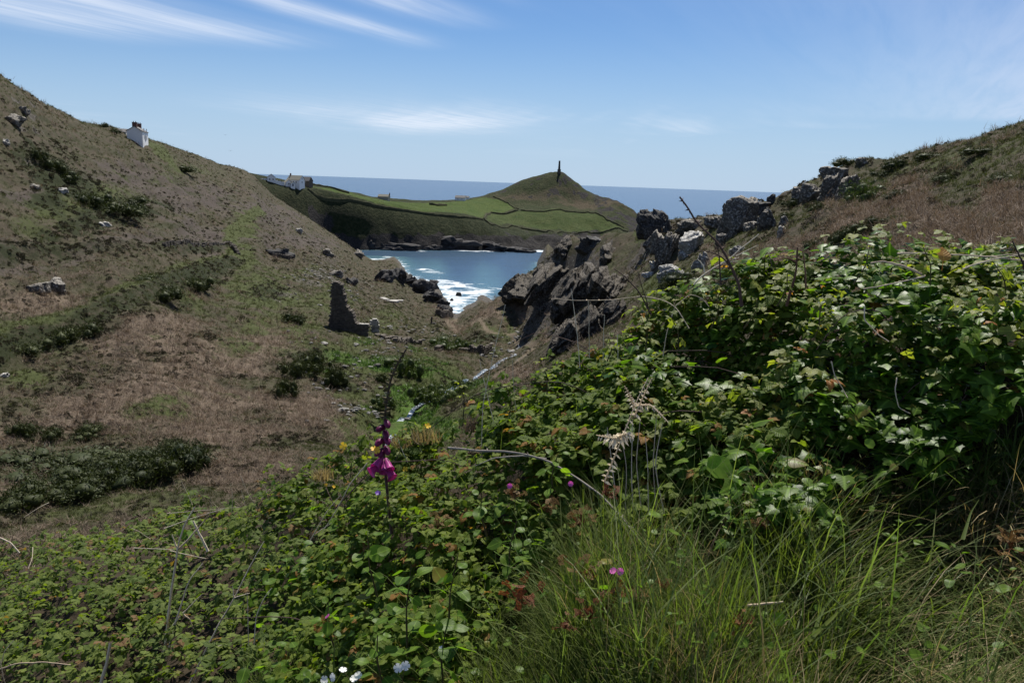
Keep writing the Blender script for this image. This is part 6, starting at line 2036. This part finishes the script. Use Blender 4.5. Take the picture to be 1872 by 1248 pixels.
for i, (x, y, lab) in enumerate(((1520, 660, "ivy runner hanging at the left edge of the dark ivy"), (1640, 690, "ivy runner with pale tip in the middle of the ivy"), (1700, 740, "thin ivy runner hanging low in the ivy shade"), (1850, 700, "ivy runner at the right picture edge"), (1580, 560, "short ivy runner near the crest"))):
    stem_thing("ivy_runner", lab, "ivy", [[(x, y, 2.68), (x + rgi.uniform(-10, 10), y + 25, 2.66), (x + rgi.uniform(0, 30), y + 55, 2.66), (x + rgi.uniform(10, 50), y + 66, 2.64)]], M_DEADB, .002, .0014, "hanging ivy runners", 0, 40 + i, 14)
# single orange leaf
root = thing("orange_leaf", "single round orange leaf standing over the ivy crest", "leaf", tuple(map(float, unproj(1724, 478, 2.92))))
lo = link("blade", mesh_np("blade", LT["broad"][0][0], LT["broad"][0][1], glossleaf("autumn_leaf", (.32, .16, .03), (.42, .22, .05), (.3, .12, .03), .5, .4, .3, .3, (1.3, 1.1, .6)), True, dict(lf=LT["broad"][0][2], rnd=np.zeros(len(LT["broad"][0][0])))), root)
lo.matrix_local = Matrix(frames(np.array([[0, -1, .3]]), np.array([[0.1, 0, 1.0]]))[0].tolist()).to_4x4() @ Matrix.Scale(.055, 4) @ Matrix.Diagonal((1.3, 1, 1, 1))

# ------------------------------------------------------------------ dead fern
fr_m = leafmat("bleached_fern", (.55, .46, .34), (.80, .72, .58), .8, .5, (1.0, .95, .85), .1)


def frond(pts, L0, n, seed):
    rg = np.random.default_rng(seed)
    L = smooth_line(sight(*pts), 20)
    S_ = Soup()
    V, F = tube(L - L[0], .003, .0012, 5); S_.add(V, F, .4)
    n = int(n * 1.5)
    for i in range(n):
        u = (i + 1) / (n + 1); q = L[int(u * 19)] - L[0]; tg_ = L[min(19, int(u * 19) + 1)] - L[int(u * 19)]; tg_ /= np.linalg.norm(tg_) + 1e-9
        for sg in (-1, 1):
            sd_ = np.cross(tg_, np.array([0, -1.0, .2])) * sg + tg_ * .45 + rg.normal(0, .25, 3); sd_ /= np.linalg.norm(sd_)
            ll = L0 * .72 * (1 - .7 * u) * rg.uniform(.7, 1.2)
            wv = np.cross(sd_, [0, -1, .3]); wv /= np.linalg.norm(wv) + 1e-9
            m_ = q + sd_ * ll * .5 + np.array([0, 0, -.15 * ll]); e_ = q + sd_ * ll + np.array([0, -.1 * ll, -.45 * ll])
            w_ = ll * .17
            S_.add(np.array([q - wv * w_ * .5, q + wv * w_ * .5, m_ + wv * w_ + np.array([0, -.004, 0]), m_ - wv * w_, e_]), np.array([(0, 1, 2, 3)]), rg.random())
            S_.add(np.array([m_ - wv * w_, m_ + wv * w_, e_]), np.array([(0, 1, 2)]), rg.random())
    return L[0], S_


fern = None
for i, (pts, L0, n) in enumerate(((([(1105, 880, 2.50), (1125, 830, 2.50), (1145, 780, 2.52), (1165, 730, 2.54), (1185, 690, 2.58)]), .035, 13), (([(1135, 803, 2.46), (1115, 800, 2.42), (1090, 795, 2.40)]), .05, 7), (([(1130, 798, 2.46), (1145, 792, 2.44), (1160, 798, 2.42)]), .045, 6),
                       (([(1165, 740, 2.50), (1190, 740, 2.48), (1206, 755, 2.46), (1222, 772, 2.44)]), .022, 9), (([(1160, 745, 2.50), (1150, 720, 2.48), (1142, 705, 2.48)]), .03, 6), (([(1160, 760, 2.50), (1180, 715, 2.48), (1192, 690, 2.48)]), .03, 7))):
    b0, S_ = frond(pts, L0, n, 800 + i)
    if fern is None: fern = thing("dead_fern", "bleached dead fern hanging against the dark middle of the hedge", "fern", tuple(map(float, b0))); fb0 = b0
    link("frond", S_.mesh("frond", fr_m, False), fern, tuple(map(float, b0 - fb0)))
G_ = "dead stems under the fern"
for i in range(7):
    x = 1120 + 14 * i
    stem_thing("dead_stalk", "%s dead straw stalk from the left under the bleached fern" % ("first", "second", "third", "fourth", "fifth", "sixth", "last")[i], "dead stalk", [[(x + 10, 900 + rgd.uniform(0, 60), 2.65), (x + rgd.uniform(-10, 10), 850, 2.68), (x + rgd.uniform(-14, 20), 760 + rgd.uniform(0, 40), 2.7)]], M_DEADB, .0022, .001, "dead stems under the fern", 0, 60 + i, 10)

# ------------------------------------------------------------------ foxglove
fx = sight((716, 975, 3.0), (708, 900, 3.0), (703, 850, 3.0), (701, 815, 3.0), (704, 760, 3.0), (708, 725, 3.0), (714, 695, 3.0), (726, 665, 3.0), (743, 638, 3.0))
FL = smooth_line(fx, 40)
fox = thing("foxglove", "purple foxglove with few open bells and a long bare seed spike", "flower", tuple(map(float, FL[0])))
V, F = tube(FL - FL[0], .0065, .0032, 7, .12, RGF)
link("stem", mesh_np("stem", V, F, M_DARKST, True, dict(rnd=np.full(len(V), .5))), fox)


def petalmat(name, c0, c1, tcol=(1.4, .9, 1.3), trans=.4):
    return leafmat(name, c0, c1, .45, trans, tcol, .3)


M_FOX = petalmat("foxglove_petal", (.36, .04, .20), (.48, .07, .30))
M_FOXD = petalmat("foxglove_bud", (.13, .012, .06), (.22, .025, .11))
M_CAL = leafmat("calyx_green", (.05, .075, .025), (.10, .12, .05), .6, .3)
bell = [(.12, 0), (.18, .1), (.22, .3), (.27, .6), (.30, .82), (.37, .97), (.41, 1.02), (.34, .99), (.25, .8), (.20, .4)]


def bell_mesh(nm, mat, closed):
    pf = bell if not closed else [(.08, 0), (.2, .12), (.27, .4), (.26, .7), (.14, .95), (.01, 1.02)]
    V, F = lathe(pf, 10)
    if not closed:
        lip = V[:, 2] > .9
        V[lip, 1] -= .14 * (V[lip, 2] - .85) / .15 * (V[lip, 1] < 0)
    return mesh_np(nm, V, F, mat, True, dict(rnd=np.zeros(len(V))))


B_OPEN, B_MID, B_BUD = bell_mesh("bell", M_FOX, False), bell_mesh("bell", M_FOXD, True), None
cv, cf = [], []
for k in range(5):
    a = k * 2 * math.pi / 5; c_, s_ = math.cos(a), math.sin(a)
    cv += [(c_ * .06 - s_ * .13, s_ * .06 + c_ * .13, .0), (c_ * .06 + s_ * .13, s_ * .06 - c_ * .13, .0), (c_ * .34, s_ * .34, .34)]; cf.append((3 * k, 3 * k + 1, 3 * k + 2))
B_CAL = mesh_np("calyx", cv, np.array(cf), M_CAL, False, dict(rnd=np.zeros(len(cv))))
SV_, SF_ = lathe([(.01, 0), (.24, .1), (.3, .3), (.22, .6), (.05, .9), (.02, 1.2)], 8)
B_SEED = mesh_np("seed_pod", SV_, SF_, M_STEM, True, dict(rnd=np.full(len(SV_), .7)))


def hang(me, nm, mouth, root_px, L, d=2.97):
    a = unproj(root_px[0], root_px[1], d + .02); b_ = unproj(mouth[0], mouth[1], d - .02)
    z = b_ - a; z /= np.linalg.norm(z)
    o = bpy.data.objects.new(nm, me); COL.objects.link(o); o.parent = fox
    q = Vector(z.tolist()).to_track_quat('Z', 'Y')
    o.matrix_local = Matrix.Translation(Vector((a - FL[0]).tolist())) @ q.to_matrix().to_4x4() @ Matrix.Scale(L, 4)
    c = bpy.data.objects.new("calyx", B_CAL); COL.objects.link(c); c.parent = o
    return o


for m_, r0 in (((672, 866), (697, 848)), ((684, 856), (699, 836)), ((703, 866), (702, 840)), ((722, 880), (707, 852)), ((714, 862), (705, 838))):
    hang(B_OPEN, "bell", m_, r0, .050)
for m_, r0 in (((684, 834), (699, 820)), ((712, 834), (704, 815)), ((684, 816), (700, 802)), ((712, 814), (704, 798)), ((708, 802), (703, 786)), ((711, 782), (705, 768)), ((688, 788), (702, 778)), ((694, 836), (700, 820))):
    hang(B_MID, "bell", m_, r0, .045)
for k in range(26):
    u = .60 + .40 * k / 26
    q = FL[min(39, int(u * 39))]
    a = k * 2.4
    out = np.array([math.cos(a), math.sin(a) * .6 - .3, .5]); out /= np.linalg.norm(out)
    o = bpy.data.objects.new("seed_pod", B_SEED); COL.objects.link(o); o.parent = fox
    o.matrix_local = Matrix.Translation(Vector((q - FL[0]).tolist())) @ Vector(out.tolist()).to_track_quat('Z', 'Y').to_matrix().to_4x4() @ Matrix.Scale(.032 * (1.25 - u * .7), 4)


# ------------------------------------------------------------------ small flowers
def flower_head(n, L, w, notch=False, cup=.25):
    V, F = [], []
    for k in range(n):
        a = 2 * math.pi * k / n
        c_, s_ = math.cos(a), math.sin(a)
        pts = [(0, 0, 0), (.45 * L, -w * .35, cup * .3 * L), (.92 * L, -w * .5, cup * .75 * L), (L * (.86 if notch else 1.05), 0, cup * L * .8), (.92 * L, w * .5, cup * .75 * L), (.45 * L, w * .35, cup * .3 * L), (.5 * L, 0, cup * .2 * L)]
        o = len(V)
        V += [(x * c_ - y * s_, x * s_ + y * c_, z) for x, y, z in pts]
        F += [(o, o + 1, o + 6), (o + 1, o + 2, o + 6), (o + 2, o + 3, o + 6), (o + 3, o + 4, o + 6), (o + 4, o + 5, o + 6), (o + 5, o, o + 6)]
    return np.array(V), np.array(F)


M_PINK = petalmat("pink_petal", (.72, .12, .45), (.85, .22, .58))
M_WHITEP = leafmat("white_petal", (.78, .78, .74), (.86, .86, .82), .5, .3, (1, 1, 1), .3)
M_YEL = leafmat("yellow_petal", (.75, .42, .02), (.85, .55, .04), .5, .3, (1, 1, .6), .3)
M_VIO = petalmat("violet_petal", (.12, .05, .32), (.2, .09, .45))
M_RED = leafmat("red_herb_leaf", (.10, .035, .014), (.22, .085, .035), .6, .35, (1.4, .9, .6), .2)
M_RUST = leafmat("rusty_herb_leaf", (.10, .06, .02), (.22, .13, .04), .6, .35, (1.3, 1, .6), .2)


def flower(name, label, foot, heads, mat, n, L, w, notch, group, seed, stemmat=None, face=(0, -.8, .6)):
    rg = np.random.default_rng(seed)
    f0 = unproj(*foot)
    root = thing(name, label, "flower", tuple(map(float, f0)), 0, group)
    hv, hf = flower_head(n, L, w, notch)
    me = mesh_np("blossom", hv, hf, mat, True, dict(rnd=np.zeros(len(hv))))
    for h_ in heads:
        p = unproj(*h_)
        Lc = smooth_line([f0, (f0 + p) / 2 + rg.normal(0, .006, 3), p], 10)
        V, F = tube(Lc - f0, .0014, .001, 5)
        link("stem", mesh_np("stem", V, F, stemmat or M_STEM, True, dict(rnd=np.full(len(V), .6))), root)
        o = link("blossom", me, root)
        z = np.array(face) + rg.normal(0, .35, 3)
        o.matrix_local = Matrix.Translation(Vector((p - f0).tolist())) @ Matrix(frames(z[None], rg.normal(size=(1, 3)))[0].tolist()).to_4x4()
    return root


flower("herb_robert", "pair of bright pink flowers in the grass at bottom centre", (1122, 1085, 2.1), [(1121, 1043, 2.08), (1134, 1044, 2.08)], M_PINK, 5, .0105, .010, True, "small pink flowers", 1, M_DARKST)
flower("herb_robert", "single magenta flower in the leaves at bottom left of centre", (604, 1165, 2.6), [(599, 1126, 2.55)], M_PINK, 5, .010, .010, True, "small pink flowers", 2, M_DARKST)
flower("herb_robert", "single pink flower in dark leaves under the arching dead cane", (940, 930, 2.8), [(932, 888, 2.75)], M_PINK, 5, .010, .010, True, "small pink flowers", 3, M_DARKST)
flower("herb_robert", "pink flower on reddish leaves beside the arching dead cane", (1050, 920, 2.7), [(1043, 884, 2.68)], M_PINK, 5, .010, .009, True, "small pink flowers", 4, M_DARKST)
flower("violet", "dark violet flower under the foxglove bells", (694, 925, 3.0), [(691, 901, 2.95)], M_VIO, 5, .011, .010, False, None, 5)
flower("yellow_flower", "yellow pea flower just left of the foxglove bells", (700, 850, 3.0), [(684, 820, 2.96), (690, 823, 2.95)], M_YEL, 4, .013, .014, False, "yellow flowers around the foxglove", 6)
flower("yellow_flower", "yellow blossom on the shoot left of the foxglove", (640, 850, 3.6), [(628, 815, 3.58)], M_YEL, 4, .018, .018, False, "yellow flowers around the foxglove", 7)
flower("yellow_flower", "tiny yellow flowers low left of the foxglove", (604, 905, 3.7), [(596, 886, 3.68), (610, 889, 3.68)], M_YEL, 4, .008, .008, False, "yellow flowers around the foxglove", 8)
flower("yellow_flower", "yellow flower in the dry gorse behind the foxglove", (780, 800, 3.7), [(782, 778, 3.66)], M_YEL, 4, .014, .014, False, "yellow flowers around the foxglove", 9)
flower("yellow_flower", "small yellow flower right of the foxglove bells", (745, 880, 3.3), [(741, 857, 3.28)], M_YEL, 4, .011, .011, False, "yellow flowers around the foxglove", 10)
G_ = "white flowers at the bottom edge"
flower("white_flower", "largest pair of white flowers at the bottom edge", (742, 1280, 2.0), [(728, 1220, 1.98), (741, 1216, 1.98)], M_WHITEP, 5, .012, .011, False, G_, 11)
flower("white_flower", "white flowers at the very bottom edge, leftmost of three groups", (600, 1285, 2.2), [(592, 1242, 2.18), (609, 1237, 2.18)], M_WHITEP, 5, .012, .011, False, G_, 12)
flower("white_flower", "white flowers at the bottom edge between the other two groups", (652, 1285, 2.15), [(647, 1240, 2.13), (655, 1234, 2.13), (627, 1224, 2.13)], M_WHITEP, 5, .011, .010, False, G_, 13)
flower("white_flower", "small white flower right of the bottom-edge groups", (806, 1220, 2.15), [(806, 1185, 2.14)], M_WHITEP, 5, .008, .007, False, G_, 14)


def herb(px, py, w, label, mat, seed, group, lift=.13):
    """a clump of finely cut herb-robert leaves on thin stems"""
    rg = np.random.default_rng(seed)
    p = on_bank(px, py, lift)
    k = float((p - EYE) @ _f) / FOC * w
    root = thing("herb_clump", label, "plant", tuple(map(float, p - np.array([0, 0, k * .3]))), 0, group)
    S1, = [Soup()]
    for i in range(13):
        c = np.array([rg.normal(0, k * .32), rg.normal(0, k * .2), k * .3 + rg.normal(0, k * .22)])
        V, F = tube(smooth_line([np.zeros(3), c * np.array([.5, .5, .7]), c], 6), .0011, .0008, 4)
        S1.add(V, F, rg.random())
        S2 = Soup()
        R = frames(np.array([[0, -.6, .8]]) + rg.normal(0, .4, (1, 3)), rg.normal(size=(1, 3)))[0]
        for j in range(5):
            a = (j - 2) * .75
            l_ = k * .19 * rg.uniform(.7, 1.2)
            for q, f2 in ((0, 1.0), (.5, .55), (-.5, .55)):
                aa = a + q
                st_ = np.array([math.sin(a), math.cos(a), 0]) * l_ * (.45 if q else 0)
                e_ = st_ + np.array([math.sin(aa), math.cos(aa), 0]) * l_ * f2
                n_ = np.array([math.cos(aa), -math.sin(aa), 0]) * l_ * .13
                m_ = st_ * .4 + e_ * .6
                S2.add((np.array([st_, m_ + n_, e_, m_ - n_]) @ R.T) + c, np.array([(0, 1, 2, 3)]), rg.random())
        link("leaf", S2.mesh("leaf", mat, True), root)
    link("stem", S1.mesh("stem", M_RED, True), root)


G_ = "reddish herb clumps in the grass"
for i, (x, y, w, mt_, lab) in enumerate(((955, 1088, 66, M_RED, "reddest herb clump at the left edge of the long grass"), (1062, 1030, 60, M_RUST, "yellowish rusty herb clump left of the pink pair"), (1080, 1118, 44, M_RED, "red herb clump below left of the pink pair"), (1118, 1090, 52, M_RED, "red-tinged herb clump under the pink pair"), (1165, 1085, 60, M_RUST, "rusty herb clump right under the pink pair"),
               (1060, 945, 50, M_RUST, "rusty herb clump in the tall grass below the dead cane"), (1112, 898, 36, M_RED, "dark red herb tuft on the end of the dead cane"), (1212, 1066, 30, M_RED, "small red leaf tuft right of the pink pair"), (1358, 1135, 44, M_RED, "red herb tuft by the dry stalk at lower right"), (1398, 950, 40, M_RUST, "orange tinged herb at the top of the grass"), (940, 900, 40, M_RUST, "brownish herb under the arching cane"), (800, 955, 40, M_RUST, "orange-brown herb in the bramble right of the foxglove"),
               (1000, 925, 40, M_RUST, "rusty herb at the grass top left"), (1035, 1140, 30, M_RED, "sparse red herb low in the long grass"), (1850, 985, 60, M_RUST, "orange-brown tuft at the right edge of the grass"))):
    herb(x, y, w, lab, mt_, 900 + i, G_)

# dry gorse tops behind the foxglove
dg = np.random.default_rng(15)
for i, (x, y, w, lab) in enumerate(((778, 792, 70, "golden brown dry gorse top right of the foxglove"), (735, 800, 50, "dry gorse top close behind the foxglove"), (860, 770, 60, "dead brown gorse patch under the lone shoot"), (590, 860, 50, "straw-brown gorse edge left of the foxglove"))):
    p = unproj(x, y + 14, 3.75)
    k = 3.75 / FOC * w
    arr = blades(150, k * .55, .004, .5, .5, 950 + i, .3, 2, k * .42)
    thing("dry_gorse", lab, "gorse", tuple(map(float, p)), 0, "dry gorse tops by the foxglove", blade_mesh("dry_gorse", arr, M_STRAW if i != 2 else M_BRACK))

# a few long single blades
for i, (ln, lab) in enumerate(((((1486, 1165), (1500, 1120), (1522, 1090), (1550, 1078), (1568, 1080)), "broad bluish blade arching right in the middle of the verge"), (((1478, 1170), (1520, 1130), (1576, 1075)), "straight bluish blade crossing the arching one"), (((1450, 1155), (1490, 1148), (1540, 1140)), "pale blade lying level below the arching one"), (((1760, 985), (1775, 935), (1790, 912)), "yellow-green blade curving up at the right"), (((1812, 975), (1840, 980), (1880, 995)), "bright yellow straw lying at the right edge"))):
    pts = [tuple(on_bank(x, y, .09)) for x, y in ln]
    L = smooth_line(pts, 14)
    w_ = np.linspace(1, .15, 14) * .0055
    tg_ = np.gradient(L, axis=0); sd_ = np.cross(tg_, EYE - L); sd_ /= np.linalg.norm(sd_, axis=1, keepdims=True)
    V = np.stack([L - sd_ * w_[:, None], L + np.array([0, 0, -.001]), L + sd_ * w_[:, None]], 1).reshape(-1, 3) - L[0]
    thing("grass_blade", lab, "grass blade", tuple(map(float, L[0])), 0, "long single grass blades", mesh_np("grass_blade", V, grid_faces(14, 3), M_STRAW if i == 4 else M_GRASS, True, dict(rnd=np.full(42, .6), tip=np.full(42, .3))))
p_ = [tuple(on_bank(x, y, .08)) for x, y in ((1366, 1106), (1400, 1103), (1430, 1100))]
stem_thing("dry_stalk", "short thick straw stalk lying in the grass by a round leaf", "dead stalk", [[(1366, 1106, 2.0), (1400, 1103, 2.0), (1430, 1100, 2.0)]], M_DEADB, .0035, .0026, None, 0, 99, 8)
